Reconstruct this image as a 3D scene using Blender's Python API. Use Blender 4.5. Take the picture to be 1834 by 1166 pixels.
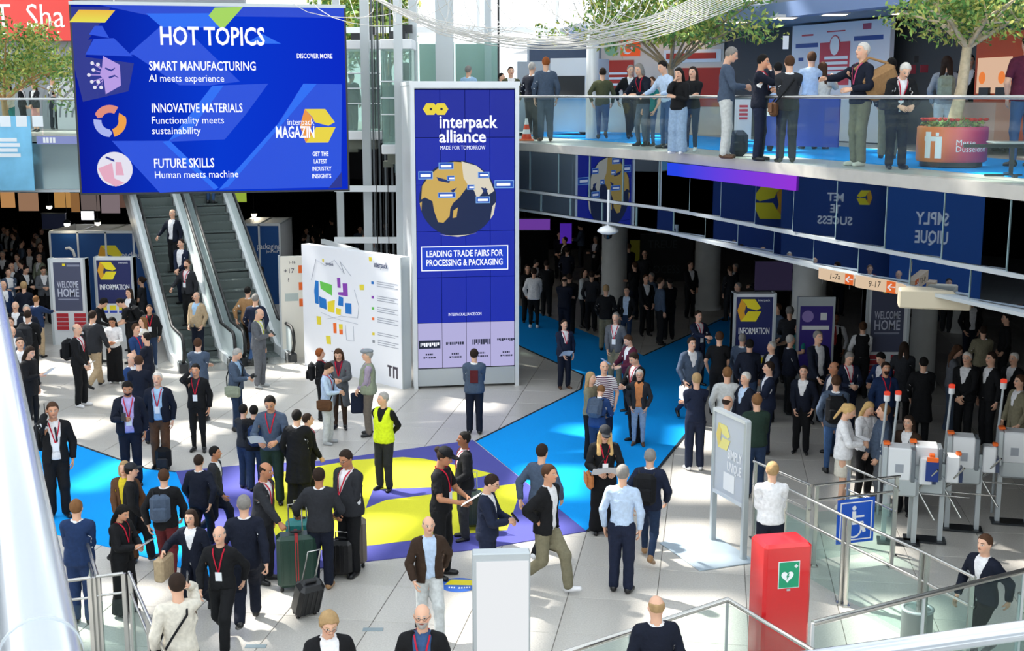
import bpy, bmesh, math, random
import numpy as np
from mathutils import Vector, Matrix, Euler
random.seed(7); rng = np.random.RandomState(7)
S = bpy.context.scene
COL = S.collection
for o in list(bpy.data.objects): bpy.data.objects.remove(o, do_unlink=True)
# ---------------------------------------------------------------- camera
FP, CX, CY, H = 2267.0, 917.0, 583.0, 6.7
PITCH = math.atan(411/2267)
cam = bpy.data.cameras.new('camera'); cam.sensor_width = 36; cam.lens = FP/1834*36
cam.clip_end = 400
co = bpy.data.objects.new('camera', cam); COL.objects.link(co)
co.location = (0, 0, H); co.rotation_euler = (math.pi/2-PITCH, 0, 0)
S.camera = co
cam.dof.use_dof = False
# ---------------------------------------------------------------- world and sun
W = bpy.data.worlds.new('sky'); S.world = W; W.use_nodes = True
nt = W.node_tree; nt.nodes.clear()
bg = nt.nodes.new('ShaderNodeBackground'); wo = nt.nodes.new('ShaderNodeOutputWorld')
tc = nt.nodes.new('ShaderNodeTexCoord'); sp = nt.nodes.new('ShaderNodeSeparateXYZ')
cr = nt.nodes.new('ShaderNodeValToRGB')
cr.color_ramp.elements[0].position = 0.0; cr.color_ramp.elements[0].color = (0.80, 0.84, 0.86, 1)
cr.color_ramp.elements[1].position = 1.0; cr.color_ramp.elements[1].color = (0.84, 0.92, 1.0, 1)
nt.links.new(tc.outputs['Generated'], sp.inputs[0]); nt.links.new(sp.outputs[2], cr.inputs[0])
nt.links.new(cr.outputs[0], bg.inputs[0]); nt.links.new(bg.outputs[0], wo.inputs[0])
bg.inputs[1].default_value = 3.0
sun = bpy.data.lights.new('sun', 'SUN'); sun.energy = 11; sun.angle = math.radians(1.6); sun.color = (1, 0.95, 0.87)
so = bpy.data.objects.new('sun', sun); COL.objects.link(so)
SUND = Vector((0.62, -0.42, -0.95)).normalized()
so.rotation_euler = SUND.to_track_quat('-Z', 'Y').to_euler()
S.view_settings.view_transform = 'Standard'; S.view_settings.look = 'None'
S.view_settings.exposure = 0.0; S.view_settings.gamma = 1; S.view_settings.use_curve_mapping = False
# ---------------------------------------------------------------- unprojection of measured photo points to real depths
def ray(x, y):
    a = (x-CX)/FP; b = -(y-CY)/FP; c, s = math.cos(PITCH), math.sin(PITCH)
    return Vector((a, c+b*s, -s+b*c))
def atz(x, y, z=0.0):
    d = ray(x, y); t = (z-H)/d.z; return Vector((d.x*t, d.y*t, z))
def aty(x, y, Y):
    d = ray(x, y); t = Y/d.y; return Vector((d.x*t, Y, H+d.z*t))
def R(a): return math.radians(a)
# ---------------------------------------------------------------- materials
MATS = {}
def srgb(c):
    if isinstance(c, str): c = [int(c[i:i+2], 16)/255 for i in (0, 2, 4)]
    return [(v/12.92 if v <= .04045 else ((v+.055)/1.055)**2.4) for v in c]
def node(nt, t, **k):
    n = nt.nodes.new('ShaderNode'+t)
    for a, v in k.items(): setattr(n, a, v)
    return n
def mat(name, col, rough=.5, metal=0, emit=0, noise=0, nscale=8, bump=0, alpha=1, spec=.5, trans=0, coat=0):
    key = (name, str(col), rough, metal, emit)
    if key in MATS: return MATS[key]
    m = bpy.data.materials.new(name); m.use_nodes = True; nt = m.node_tree
    b = nt.nodes['Principled BSDF']; c = (*srgb(col), 1)
    b.inputs['Base Color'].default_value = c; b.inputs['Roughness'].default_value = rough
    b.inputs['Metallic'].default_value = metal; b.inputs['Specular IOR Level'].default_value = spec
    if emit:
        b.inputs['Emission Color'].default_value = c; b.inputs['Emission Strength'].default_value = emit
        b.inputs['Base Color'].default_value = (.02, .02, .02, 1); b.inputs['Specular IOR Level'].default_value = .12
    if alpha < 1: b.inputs['Alpha'].default_value = alpha
    if coat: b.inputs['Coat Weight'].default_value = coat
    if noise or bump:
        tx = node(nt, 'TexCoord'); n = node(nt, 'TexNoise'); n.inputs['Scale'].default_value = nscale
        n.inputs['Detail'].default_value = 4
        nt.links.new(tx.outputs['Object'], n.inputs['Vector'])
        if noise:
            mx = node(nt, 'MixRGB', blend_type='MULTIPLY'); mx.inputs[0].default_value = 1
            mx.inputs[1].default_value = c
            r = node(nt, 'MapRange'); r.inputs[1].default_value = .3; r.inputs[2].default_value = .7
            r.inputs[3].default_value = 1-noise; r.inputs[4].default_value = 1+noise
            nt.links.new(n.outputs[0], r.inputs[0]); nt.links.new(r.outputs[0], mx.inputs[2])
            nt.links.new(mx.outputs[0], b.inputs['Base Color'])
        if bump:
            bp = node(nt, 'Bump'); bp.inputs['Strength'].default_value = bump; bp.inputs['Distance'].default_value = .02
            nt.links.new(n.outputs[0], bp.inputs['Height']); nt.links.new(bp.outputs[0], b.inputs['Normal'])
    MATS[key] = m; return m
def glassmat(name, tint, a=.25, rough=.02, gl=.35):
    """thin architectural glass: transparent tinted sheet with a fresnel mirror layer"""
    if name in MATS: return MATS[name]
    m = bpy.data.materials.new(name); m.use_nodes = True; nt = m.node_tree; nt.nodes.clear()
    out = node(nt, 'OutputMaterial'); tr = node(nt, 'BsdfTransparent'); df = node(nt, 'BsdfDiffuse')
    g = node(nt, 'BsdfGlossy'); mx = node(nt, 'MixShader'); m2 = node(nt, 'MixShader'); lw = node(nt, 'LayerWeight')
    c = (*srgb(tint), 1); tr.inputs[0].default_value = tuple(v**.35 for v in c[:3])+(1,)
    df.inputs[0].default_value = c; g.inputs['Roughness'].default_value = rough
    mx.inputs[0].default_value = a
    nt.links.new(tr.outputs[0], mx.inputs[1]); nt.links.new(df.outputs[0], mx.inputs[2])
    mul = node(nt, 'Math', operation='MULTIPLY'); mul.inputs[1].default_value = gl
    lw.inputs[0].default_value = .35; nt.links.new(lw.outputs['Facing'], mul.inputs[0])
    nt.links.new(mul.outputs[0], m2.inputs[0]); nt.links.new(mx.outputs[0], m2.inputs[1]); nt.links.new(g.outputs[0], m2.inputs[2])
    nt.links.new(m2.outputs[0], out.inputs[0]); MATS[name] = m; return m
# ---------------------------------------------------------------- object helpers
def tag(o, label=None, cat=None, group=None, kind=None):
    if label: o['label'] = label
    if cat: o['category'] = cat
    if group: o['group'] = group
    if kind: o['kind'] = kind
    return o
def empty(name, loc=(0, 0, 0), rz=0, label=None, cat=None, group=None, scale=1, parent=None):
    o = bpy.data.objects.new(name, None); COL.objects.link(o); o.location = loc; o.rotation_euler = (0, 0, rz)
    o.scale = (scale,)*3; o.empty_display_size = .1
    if parent: o.parent = parent
    return tag(o, label, cat, group)
class MB:
    """collects boxes, bars, tubes, plates and lathes; build() links them as one mesh object"""
    def __init__(s): s.v = []; s.f = []; s.mi = []; s.sm = []
    def add(s, vs, fs, mi=0, sm=False):
        n = len(s.v); s.v += [tuple(v) for v in vs]
        s.f += [tuple(i+n for i in f) for f in fs]; s.mi += [mi]*len(fs); s.sm += [sm]*len(fs); return s
    def box(s, c, d, rz=0, mi=0, bev=0, M=None):
        x, y, z = d[0]/2, d[1]/2, d[2]/2
        if bev:
            b = min(bev, x*.9, y*.9, z*.9)
            ring = lambda zz, i: [(-x+i, -y+i+0, zz), (x-i, -y+i, zz), (x-i, y-i, zz), (-x+i, y-i, zz)]
            oc = lambda zz, i, b: [(-x+i+b, -y+i, zz), (x-i-b, -y+i, zz), (x-i, -y+i+b, zz), (x-i, y-i-b, zz), (x-i-b, y-i, zz), (-x+i+b, y-i, zz), (-x+i, y-i-b, zz), (-x+i, -y+i+b, zz)]
            vs = oc(-z, b, b*.4)+oc(-z+b, 0, b)+oc(z-b, 0, b)+oc(z, b, b*.4)
            fs = [tuple(range(7, -1, -1)), tuple(range(24, 32))]
            for k in range(3):
                for i in range(8): j = (i+1) % 8; fs.append((k*8+i, k*8+j, k*8+8+j, k*8+8+i))
        else:
            vs = [(-x, -y, -z), (x, -y, -z), (x, y, -z), (-x, y, -z), (-x, -y, z), (x, -y, z), (x, y, z), (-x, y, z)]
            fs = [(3, 2, 1, 0), (4, 5, 6, 7), (0, 1, 5, 4), (1, 2, 6, 5), (2, 3, 7, 6), (3, 0, 4, 7)]
        ca, sa = math.cos(rz), math.sin(rz)
        if M is not None: vs = [M @ Vector(v) for v in vs]
        else: vs = [(c[0]+v[0]*ca-v[1]*sa, c[1]+v[0]*sa+v[1]*ca, c[2]+v[2]) for v in vs]
        return s.add(vs, fs, mi)
    def bar(s, a, b, w, h=None, mi=0):
        """rectangular bar from a to b"""
        h = h or w; a = Vector(a); b = Vector(b); d = (b-a)
        if d.length < 1e-6: return s
        M = Matrix.Translation((a+b)/2) @ d.to_track_quat('Y', 'Z').to_matrix().to_4x4()
        return s.box((0, 0, 0), (w, d.length, h), M=M, mi=mi)
    def tube(s, pts, r, n=8, mi=0, cap=True):
        pts = [Vector(p) for p in pts]; rs = r if isinstance(r, (list, tuple)) else [r]*len(pts)
        vs = []; up = Vector((0, 0, 1)); prev = None
        for i, p in enumerate(pts):
            d = (pts[min(i+1, len(pts)-1)]-pts[max(i-1, 0)])
            if d.length < 1e-9: d = Vector((0, 0, 1))
            d.normalize()
            if prev is None: u = d.orthogonal().normalized()
            else: u = (prev-d*prev.dot(d)); u = u.normalized() if u.length > 1e-6 else d.orthogonal().normalized()
            prev = u; w = d.cross(u)
            for k in range(n):
                a = 2*math.pi*k/n; vs.append(p+(u*math.cos(a)+w*math.sin(a))*rs[i])
        fs = []
        for i in range(len(pts)-1):
            for k in range(n): j = (k+1) % n; fs.append((i*n+k, i*n+j, (i+1)*n+j, (i+1)*n+k))
        s.add(vs, fs, mi, True)
        if cap: s.add(vs[:n], [tuple(range(n-1, -1, -1))], mi); s.add(vs[-n:], [tuple(range(n))], mi)
        return s
    def lathe(s, c, prof, n=16, mi=0, sy=1):
        vs = []; fs = []
        for r, z in prof:
            for k in range(n):
                a = 2*math.pi*k/n; vs.append((c[0]+r*math.cos(a), c[1]+r*sy*math.sin(a), c[2]+z))
        for i in range(len(prof)-1):
            for k in range(n): j = (k+1) % n; fs.append((i*n+k, i*n+j, (i+1)*n+j, (i+1)*n+k))
        s.add(vs, fs, mi, True); s.add(vs[-n:], [tuple(range(n))], mi); s.add(vs[:n], [tuple(range(n-1, -1, -1))], mi); return s
    def prism(s, poly, z0, z1, mi=0, M=None):
        n = len(poly)
        a = sum(poly[i][0]*poly[(i+1) % n][1]-poly[(i+1) % n][0]*poly[i][1] for i in range(n))
        if a < 0: poly = poly[::-1]
        vs = [(p[0], p[1], z0) for p in poly]+[(p[0], p[1], z1) for p in poly]
        if M is not None: vs = [M @ Vector(v) for v in vs]
        fs = [tuple(range(n-1, -1, -1)), tuple(range(n, 2*n))]+[(i, (i+1) % n, n+(i+1) % n, n+i) for i in range(n)]
        return s.add(vs, fs, mi)
    def mesh(s, name, mats):
        me = bpy.data.meshes.new(name); me.from_pydata(s.v, [], s.f)
        for m in (mats if isinstance(mats, (list, tuple)) else [mats]): me.materials.append(m)
        me.polygons.foreach_set('material_index', s.mi); me.polygons.foreach_set('use_smooth', s.sm)
        me.update(); return me
    def build(s, name, mats, parent=None, loc=None, **k):
        o = bpy.data.objects.new(name, s.mesh(name, mats)); COL.objects.link(o)
        if loc is not None: o.location = loc
        if parent: o.parent = parent
        return tag(o, **k)
def link(name, me, parent=None, loc=(0, 0, 0), rot=(0, 0, 0), **k):
    o = bpy.data.objects.new(name, me); COL.objects.link(o); o.location = loc; o.rotation_euler = rot
    if parent: o.parent = parent
    return tag(o, **k)
def struct(mb, name, m, **k): return mb.build(name, m, kind='structure', **k)
_dg = None
def textmesh(txt, size, ext=.004, sx=1.0, bold=0.0, align='CENTER', space=1.0, m=None, name='lettering', linegap=1.0):
    cu = bpy.data.curves.new(name, 'FONT'); cu.body = txt; cu.size = size; cu.extrude = ext; cu.offset = bold*size
    cu.align_x = align; cu.align_y = 'CENTER'; cu.space_character = space; cu.space_line = linegap; cu.resolution_u = 2
    o = bpy.data.objects.new('t', cu); COL.objects.link(o)
    bpy.context.view_layer.update()
    me = bpy.data.meshes.new_from_object(o); bpy.data.objects.remove(o)
    me.transform(Matrix.Diagonal((sx, 1, 1, 1)))
    me.materials.clear()
    if m: me.materials.append(m)
    me.name = name; return me
class Panel:
    """a flat face: origin at lower-left corner, u to the right, v up, n towards the viewer"""
    def __init__(s, o, u, v=(0, 0, 1)):
        s.o = Vector(o); s.u = Vector(u).normalized(); s.v = Vector(v).normalized(); s.n = s.u.cross(s.v).normalized()
        s.M = Matrix((( s.u.x, s.v.x, s.n.x, s.o.x), (s.u.y, s.v.y, s.n.y, s.o.y), (s.u.z, s.v.z, s.n.z, s.o.z), (0, 0, 0, 1)))
    def poly(s, pts, d=.002, h=.003, name='print', m=None, parent=None, **k):
        return MB().prism(list(pts), d, d+h, M=s.M).build(name, m, parent, **k)
    def rect(s, x, y, w, h, d=.002, t=.003, **k): return s.poly([(x, y), (x+w, y), (x+w, y+h), (x, y+h)], d, t, **k)
    def disc(s, x, y, r, ry=None, n=24, **k):
        ry = ry or r
        return s.poly([(x+r*math.cos(2*math.pi*i/n), y+ry*math.sin(2*math.pi*i/n)) for i in range(n)], **k)
    def frame(s, x, y, w, h, t, d=.002, th=.003, **k):
        mb = MB()
        for (a, b, c, e) in ((x, y, w, t), (x, y+h-t, w, t), (x, y+t, t, h-2*t), (x+w-t, y+t, t, h-2*t)):
            mb.prism([(a, b), (a+c, b), (a+c, b+e), (a, b+e)], d, d+th, M=s.M)
        return mb.build(k.pop('name', 'print'), k.pop('m'), k.pop('parent', None), **k)
    def text(s, txt, x, y, size, d=.008, m=None, parent=None, fitw=None, **k):
        me = textmesh(txt, size, ext=.0015, m=m, **k)
        if fitw:
            xs = [v.co.x for v in me.vertices]; w = max(xs)-min(xs); me.transform(Matrix.Diagonal((fitw/w, 1, 1, 1)))
        o = bpy.data.objects.new('lettering', me); COL.objects.link(o)
        o.matrix_world = s.M @ Matrix.Translation((x, y, d))
        if parent:
            o.parent = parent
            o.matrix_parent_inverse = parent.matrix_world.inverted() if False else Matrix.Identity(4)
        return o
# ================================================================ people
def ell(P, c, r):
    q = [(P[i]-c[i])/r[i] for i in range(3)]; k0 = np.sqrt(q[0]**2+q[1]**2+q[2]**2)
    q2 = [(P[i]-c[i])/r[i]**2 for i in range(3)]; k1 = np.sqrt(q2[0]**2+q2[1]**2+q2[2]**2)+1e-9
    return k0*(k0-1)/k1
def cap(P, a, b, ra, rb, sy=1):
    a = np.array(a, float); b = np.array(b, float); d = b-a; L = d@d
    t = ((P[0]-a[0])*d[0]+(P[1]-a[1])*d[1]+(P[2]-a[2])*d[2])/L; t = np.clip(t, 0, 1)
    dx = P[0]-a[0]-t*d[0]; dy = (P[1]-a[1]-t*d[1])/sy; dz = P[2]-a[2]-t*d[2]
    return np.sqrt(dx*dx+dy*dy+dz*dz)-(ra+(rb-ra)*t)
def smin(a, b, k=.03):
    h = np.clip(.5+.5*(b-a)/k, 0, 1); return b+(a-b)*h-k*h*(1-h)
def smax(a, b, k=.01): return -smin(-a, -b, k)
SH, EL, WR = (.170, 0, 1.392), (.295, .012, 1.138), (.405, -.012, .905)
HP, KN, AN = (.088, 0, .93), (.10, -.012, .49), (.105, .022, .085)
def mir(p): return (-p[0], p[1], p[2])
def both(P, f): return f((np.abs(P[0]), P[1], P[2]))
def sd_head(P):
    d = ell(P, (0, .008, 1.655), (.076, .096, .098))
    d = smin(d, ell(P, (0, -.022, 1.59), (.056, .068, .068)), .04)
    d = smin(d, cap(P, (0, -.088, 1.662), (0, -.108, 1.625), .009, .015), .018)
    d = smin(d, both(P, lambda Q: ell(Q, (.079, .01, 1.635), (.011, .02, .032))), .008)
    d = smax(d, -both(P, lambda Q: ell(Q, (.031, -.103, 1.648), (.02, .014, .012))), .012)
    d = smin(d, ell(P, (0, -.083, 1.594), (.024, .014, .01)), .012)
    d = smin(d, ell(P, (0, -.076, 1.555), (.022, .018, .018)), .015)
    return smin(d, cap(P, (0, .022, 1.40), (0, .012, 1.57), .062, .052), .03)
def sd_torso(P, o=0, fat=0, bust=0):
    d = ell(P, (0, 0, 1.27), (.158+o+fat*.4, .108+o+fat*.5, .19+o))
    d = smin(d, cap(P, (-.125, .01, 1.378), (.125, .01, 1.378), .052+o, .052+o), .06)
    d = smin(d, both(P, lambda Q: cap(Q, (.0, .022, 1.452), (.14, .01, 1.398), .045+o*.7, .042+o)), .04)
    d = smin(d, ell(P, (0, -fat*.6, 1.07), (.135+o+fat, .098+o+fat, .19)), .08)
    d = smin(d, ell(P, (0, .008, .93), (.158+o+fat*.6, .112+o+fat*.5, .13+o)), .07)
    if bust: d = smin(d, both(P, lambda Q: ell(Q, (.062, -.085, 1.275), (.055+o, .05+o, .055+o))), .04)
    return d
def sd_arm(P, o=0, t0=0.0):
    return both(P, lambda Q: smin(cap(Q, SH, EL, .052+o, .041+o), cap(Q, EL, WR, .042+o, .028+o), .02))
def sd_leg(P, o=0, flare=0):
    return both(P, lambda Q: smin(cap(Q, (HP[0], .008, .9), KN, .088+o, .056+o+flare*.4), cap(Q, KN, AN, .056+o+flare*.3, .037+o+flare), .03))
def along(P):
    """distance along the arm from the shoulder and across it"""
    x = np.abs(P[0]); a = np.array(SH); e = np.array(EL); w = np.array(WR)
    d = (w-a)/np.linalg.norm(w-a); u = (x-a[0])*d[0]+(P[1]-a[1])*d[1]+(P[2]-a[2])*d[2]
    dx = x-a[0]-u*d[0]; dy = P[1]-a[1]-u*d[1]; dz = P[2]-a[2]-u*d[2]
    return u, np.sqrt(dx*dx+dy*dy+dz*dz)
ARML = np.linalg.norm(np.array(WR)-np.array(SH)); ELU = .285
def fold(P, a=.004, f=34):
    return a*np.sin(P[2]*f*1.7+P[0]*21+np.sin(P[1]*31)*1.3)*np.cos(P[0]*f+P[2]*9)
def nets(fn, lo, hi, h):
    """surface nets on a regular lattice -> vertices, quads"""
    hs = h if isinstance(h, (tuple, list)) else (h, h, h)
    g = [np.arange(lo[i]-hs[i]*1.5, hi[i]+hs[i]*2.5, hs[i]) for i in range(3)]
    P = np.meshgrid(*g, indexing='ij'); V = fn(P)
    n = V.shape; ins = V < 0
    c0 = [slice(0, n[i]-1) for i in range(3)]
    def sub(A, o): return A[o[0]:n[0]-1+o[0], o[1]:n[1]-1+o[1], o[2]:n[2]-1+o[2]]
    cnt = np.zeros([k-1 for k in n]); acc = np.zeros([k-1 for k in n]+[3])
    cor = [(i, j, k) for i in (0, 1) for j in (0, 1) for k in (0, 1)]
    for a in cor:
        for ax in range(3):
            if a[ax]: continue
            b = list(a); b[ax] = 1
            va, vb = sub(V, a), sub(V, b); m = (va < 0) != (vb < 0)
            t = np.where(m, va/np.where(m, va-vb, 1), 0)
            cnt += m
            for q in range(3):
                base = g[q][:n[q]-1]; sh = [1, 1, 1]; sh[q] = -1
                pq = base.reshape(sh)+a[q]*hs[q]+(t*hs[q] if q == ax else 0)
                acc[..., q] += np.where(m, pq, 0)
    act = cnt > 0; idx = -np.ones(cnt.shape, int); idx[act] = np.arange(act.sum())
    verts = acc[act]/cnt[act][:, None]
    quads = []
    for ax in range(3):
        s0 = [slice(1, n[i]-1) for i in range(3)]; s0[ax] = slice(0, n[ax]-1)
        s1 = list(s0); s1[ax] = slice(1, n[ax])
        A = ins[tuple(s0)]; B = ins[tuple(s1)]; u, v = (ax+1) % 3, (ax+2) % 3
        for m, flip in ((A & ~B, False), (~A & B, True)):
            w = np.argwhere(m)
            if not len(w): continue
            w = w+[0 if i == ax else 1 for i in range(3)]
            def gi(du, dv):
                q = w.copy(); q[:, u] -= du; q[:, v] -= dv; return idx[q[:, 0], q[:, 1], q[:, 2]]
            q = np.stack([gi(1, 1), gi(0, 1), gi(0, 0), gi(1, 0)], 1)
            quads.append(q[:, ::-1] if flip else q)
    q = np.concatenate(quads); return verts, q
BONES = ['pelvis', 'spine', 'chest', 'neck', 'head', 'uaR', 'faR', 'uaL', 'faL', 'thR', 'shR', 'ftR', 'thL', 'shL', 'ftL']
BI = {b: i for i, b in enumerate(BONES)}
def ss(a, b, x): t = np.clip((x-a)/(b-a), 0, 1); return t*t*(3-2*t)
def weights(v, skirt=0, mode=None):
    n = len(v); Wt = np.zeros((n, 15)); x, y, z = v[:, 0], v[:, 1], v[:, 2]
    if mode == 'head': Wt[:, 4] = 1; return Wt
    if mode == 'chest': Wt[:, 2] = 1; return Wt
    sp_ = ss(.97, 1.10, z); ch = ss(1.12, 1.26, z); nk = ss(1.44, 1.50, z); hd = ss(1.50, 1.56, z)
    leg = ss(.96, .82, z) if not skirt else ss(.95, .6, z)
    w = {}
    w['head'] = hd; w['neck'] = nk*(1-hd); w['chest'] = ch*(1-nk); w['spine'] = sp_*(1-ch); pel = (1-sp_)
    w['pelvis'] = pel*(1-leg)
    bw = .015 if not skirt else .16
    rl = ss(bw, -bw, x)
    kn = ss(.55, .43, z); an = ss(.13, .075, z)
    if skirt: kn = kn*.55; an = an*0
    lg = pel*leg
    for s, f in (('R', rl), ('L', 1-rl)):
        w['th'+s] = lg*f*(1-kn); w['sh'+s] = lg*f*kn*(1-an); w['ft'+s] = lg*f*kn*an
    u, dp = along((x, y, z))
    a = ss(-.035, .075, u)*ss(.135, .085, dp)*(z < 1.5)
    a = np.where(u > .12, (dp < .12)*1.0*(np.abs(x) > .19), a)
    fo = ss(ELU-.035, ELU+.035, u)
    for k in w: w[k] = w[k]*(1-a)
    for s, f in (('R', x < 0), ('L', x >= 0)):
        w['ua'+s] = a*f*(1-fo); w['fa'+s] = a*f*fo
    for k in w: Wt[:, BI[k]] = w[k]
    return Wt/Wt.sum(1)[:, None]
LIB = {}
def piece(key, lod):
    """rest-pose mesh of a body or garment piece, made once and cached: verts, quads, weights"""
    k = (key, lod)
    if k in LIB: return LIB[k]
    f = {0: 1.06, 1: 1.95, 2: 1.5}[lod]
    parts = []; sk = 0; mode = None
    fat = .0
    if '+' in key: key, ft = key.split('+'); fat = float(ft)
    if key == 'body' or key == 'bodyleg':
        parts.append(nets(sd_head, (-.1, -.14, 1.44), (.1, .12, 1.77), .0125*f))
        parts.append(nets(lambda P: np.maximum(sd_arm(P), -(.16-np.abs(P[0]))*-1 if False else .15-np.abs(P[0])), (-.46, -.07, .88), (.46, .08, 1.49), .021*min(f, 1.3)))
        parts.append(nets(lambda P: np.minimum(sd_torso(P, -.005), smin(sd_leg(P, -.004), sd_torso(P, -.03), .02)), (-.2, -.13, .06), (.2, .15, 1.5), .05 if key == 'body' else .024))
        if key == 'bodyleg':
            parts.append(nets(lambda P: both(P, lambda Q: smin(cap(Q, (.105, .04, .05), (.11, -.09, .03), .036, .028), cap(Q, KN, AN, .05, .036), .02)), (-.16, -.15, .0), (.16, .09, .2), .018))
    elif key in ('jacket', 'jacketopen', 'coat', 'coatopen', 'blazerw'):
        op = 'open' in key; ct = 'coat' in key; z0 = .50 if ct else .855
        def fn(P):
            d = sd_torso(P, .026, fat)
            d = smin(d, both(P, lambda Q: cap(Q, (.05, .005, 1.03), (.075, .005, z0-.1), .105+.4*fat, .125+(.05 if ct else 0)+.4*fat, 1.15)), .06)
            d = smin(d, sd_arm(P, .02), .035)
            u, _ = along(P); d = np.maximum(d, np.where(np.abs(P[0]) > .24, u-(ARML-.015), -1))
            d = d+fold(P, .0035)
            d = np.maximum(d, z0-P[2]+np.where(np.abs(P[0]) > .27, -1, 0)); 
            d = np.maximum(d, ell(P, (0, .02, 1.5), (.085, .08, .06))*-1)
            z = P[2]; w = np.where(z > 1.16, (z-1.16)*.30+.004, np.where(z < 1.0, (1.0-z)*.20, .003))
            if op: w = .05+np.clip(z-1.1, 0, 1)*.12+np.clip(1.05-z, 0, 1)*.12
            cut = np.maximum(np.abs(P[0])-w, P[1]+.02)
            return np.maximum(d, -cut)
        parts.append(nets(fn, (-.48, -.2-fat, z0-.02), (.48, .2+fat, 1.5), .023*f)); sk = ct
        if ct: sk = 1
    elif key in ('shirt', 'sweater', 'puffer', 'tee', 'vest', 'hivis', 'longtop', 'hoodie', 'gilet'):
        o = {'shirt': .010, 'sweater': .018, 'puffer': .036, 'tee': .013, 'vest': .019, 'hivis': .034, 'longtop': .02, 'hoodie': .026, 'gilet': .034}[key]
        z0 = {'shirt': .90, 'sweater': .885, 'puffer': .86, 'tee': .88, 'vest': .93, 'hivis': .86, 'longtop': .74, 'hoodie': .87, 'gilet': .86}[key]
        def fn(P):
            d = sd_torso(P, o, fat, bust=.0)
            if z0 < .9: d = smin(d, both(P, lambda Q: cap(Q, (.05, .005, 1.0), (.06, .005, z0-.1), .10+.5*fat+o*.5, .108+.5*fat+o*.6, 1.1)), .05)
            if key in ('vest', 'hivis', 'gilet'):
                d = smax(d, -both(P, lambda Q: ell(Q, (.215, 0, 1.40), (.065, .12, .12))), .01)
                z = P[2]; w = np.clip(z-1.2, 0, 1)*.32; d = np.maximum(d, -np.maximum(np.abs(P[0])-w, P[1]+.0))
            else:
                d = smin(d, sd_arm(P, o*.75+.004), .03)
                u, _ = along(P); lim = (.22 if key == 'tee' else ARML-.012)
                d = np.maximum(d, np.where(np.abs(P[0]) > .205, u-lim, -1))
            d = d+fold(P, .004 if key != 'puffer' else .0)
            if key == 'puffer': d = d+.006*np.cos(P[2]*110)
            d = np.maximum(d, z0-P[2]+np.where(np.abs(P[0]) > .27, -1, 0))
            d = np.maximum(d, -ell(P, (0, .015, 1.51), (.075, .075, .055)))
            if key in ('shirt', 'puffer', 'gilet'): d = np.minimum(d, np.maximum(np.maximum(np.sqrt(P[0]**2+(P[1]-.015)**2)-(.075), -(np.sqrt(P[0]**2+(P[1]-.015)**2)-.055)), np.abs(P[2]-1.475)-.025))
            if key == 'hoodie': d = smin(d, ell(P, (0, .085, 1.43), (.1, .06, .06)), .03)
            return d
        parts.append(nets(fn, (-.48, -.19-fat, z0-.02), (.48, .2+fat, 1.53), (.019 if key in ('puffer',) else .023)*f)); sk = 1 if key == 'longtop' else 0
    elif key in ('trousers', 'slim', 'wide'):
        o = {'trousers': .016, 'slim': .009, 'wide': .03}[key]; fl = {'trousers': .016, 'slim': .002, 'wide': .06}[key]
        def fn(P):
            d = smin(sd_leg(P, o, fl), np.maximum(ell(P, (0, .01, .94), (.172+fat*.5, .124+fat*.5, .15)), P[2]-1.02), .025)
            d = d+fold(P, .004, 18); d = np.maximum(d, .045-P[2]); return np.maximum(d, P[2]-1.02)
        parts.append(nets(fn, (-.22, -.15, .03), (.22, .17, 1.04), .0265*f))
    elif key in ('skirt', 'shorts', 'longskirt'):
        z0 = {'skirt': .56, 'shorts': .55, 'longskirt': .2}[key]
        def fn(P):
            if key == 'shorts': d = smin(sd_leg(P, .03, .03), ell(P, (0, .01, .94), (.172, .124, .15)), .025)
            else: d = smin(ell(P, (0, .01, .93), (.172, .126, .15)), cap(P, (0, .005, .85), (0, .005, z0), .155, .175+(.12 if key == 'longskirt' else 0), .8), .05)
            d = d+fold(P, .005, 20); return np.maximum(np.maximum(d, z0-P[2]), P[2]-1.02)
        parts.append(nets(fn, (-.33, -.26, z0-.02), (.33, .26, 1.04), .028*f)); sk = 1
    elif key in ('shoeR', 'shoeL'):
        s = -1 if key[-1] == 'R' else 1
        def fn(P):
            Q = (P[0]*s, P[1], P[2])
            d = smin(cap(Q, (.107, .055, .045), (.118, -.115, .03), .043, .038), cap(Q, (.107, .03, .06), (.105, .022, .1), .043, .044), .03)
            return np.maximum(d, .003-P[2])
        parts.append(nets(fn, (-.17, -.18, -.01) if s < 0 else (.05, -.18, -.01), (-.05, .12, .16) if s < 0 else (.17, .12, .16), .0175*f))
    elif key.startswith('hair') or key.startswith('hat'):
        mode = 'head'; kd = key[5:] if key.startswith('hair') else key[4:]
        def fn(P):
            cr_ = ell(P, (0, .014, 1.664), (.087, .101, .104))
            face = np.maximum(P[1]+.045+np.clip((1.70-P[2]), -.03, .3)*-.45, P[2]-1.712)
            if kd in ('short', 'curly', 'cap', 'flat', 'beanie'):
                d = np.maximum(cr_, -face); d = np.maximum(d, 1.585+np.clip(-P[1], -.1, .1)*.35-P[2])
                if kd == 'curly': d = d-.010+.008*np.sin(P[0]*120)*np.sin(P[1]*120)*np.sin(P[2]*120)
            elif kd == 'bald':
                d = np.maximum(np.maximum(cr_+.006, -(face)), np.maximum(P[2]-1.69-np.clip(P[1],-.1,.1)*.15, -P[1]-.03)); d = np.maximum(d, 1.595-P[2])
            else:
                d = np.maximum(cr_-.004, -face)
            if kd == 'long': d = smin(d, np.maximum(both(P, lambda Q: cap(Q, (.05, .045, 1.64), (.075, .075, 1.33), .055, .05, .8)), -(P[1]+.045)), .03)
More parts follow.
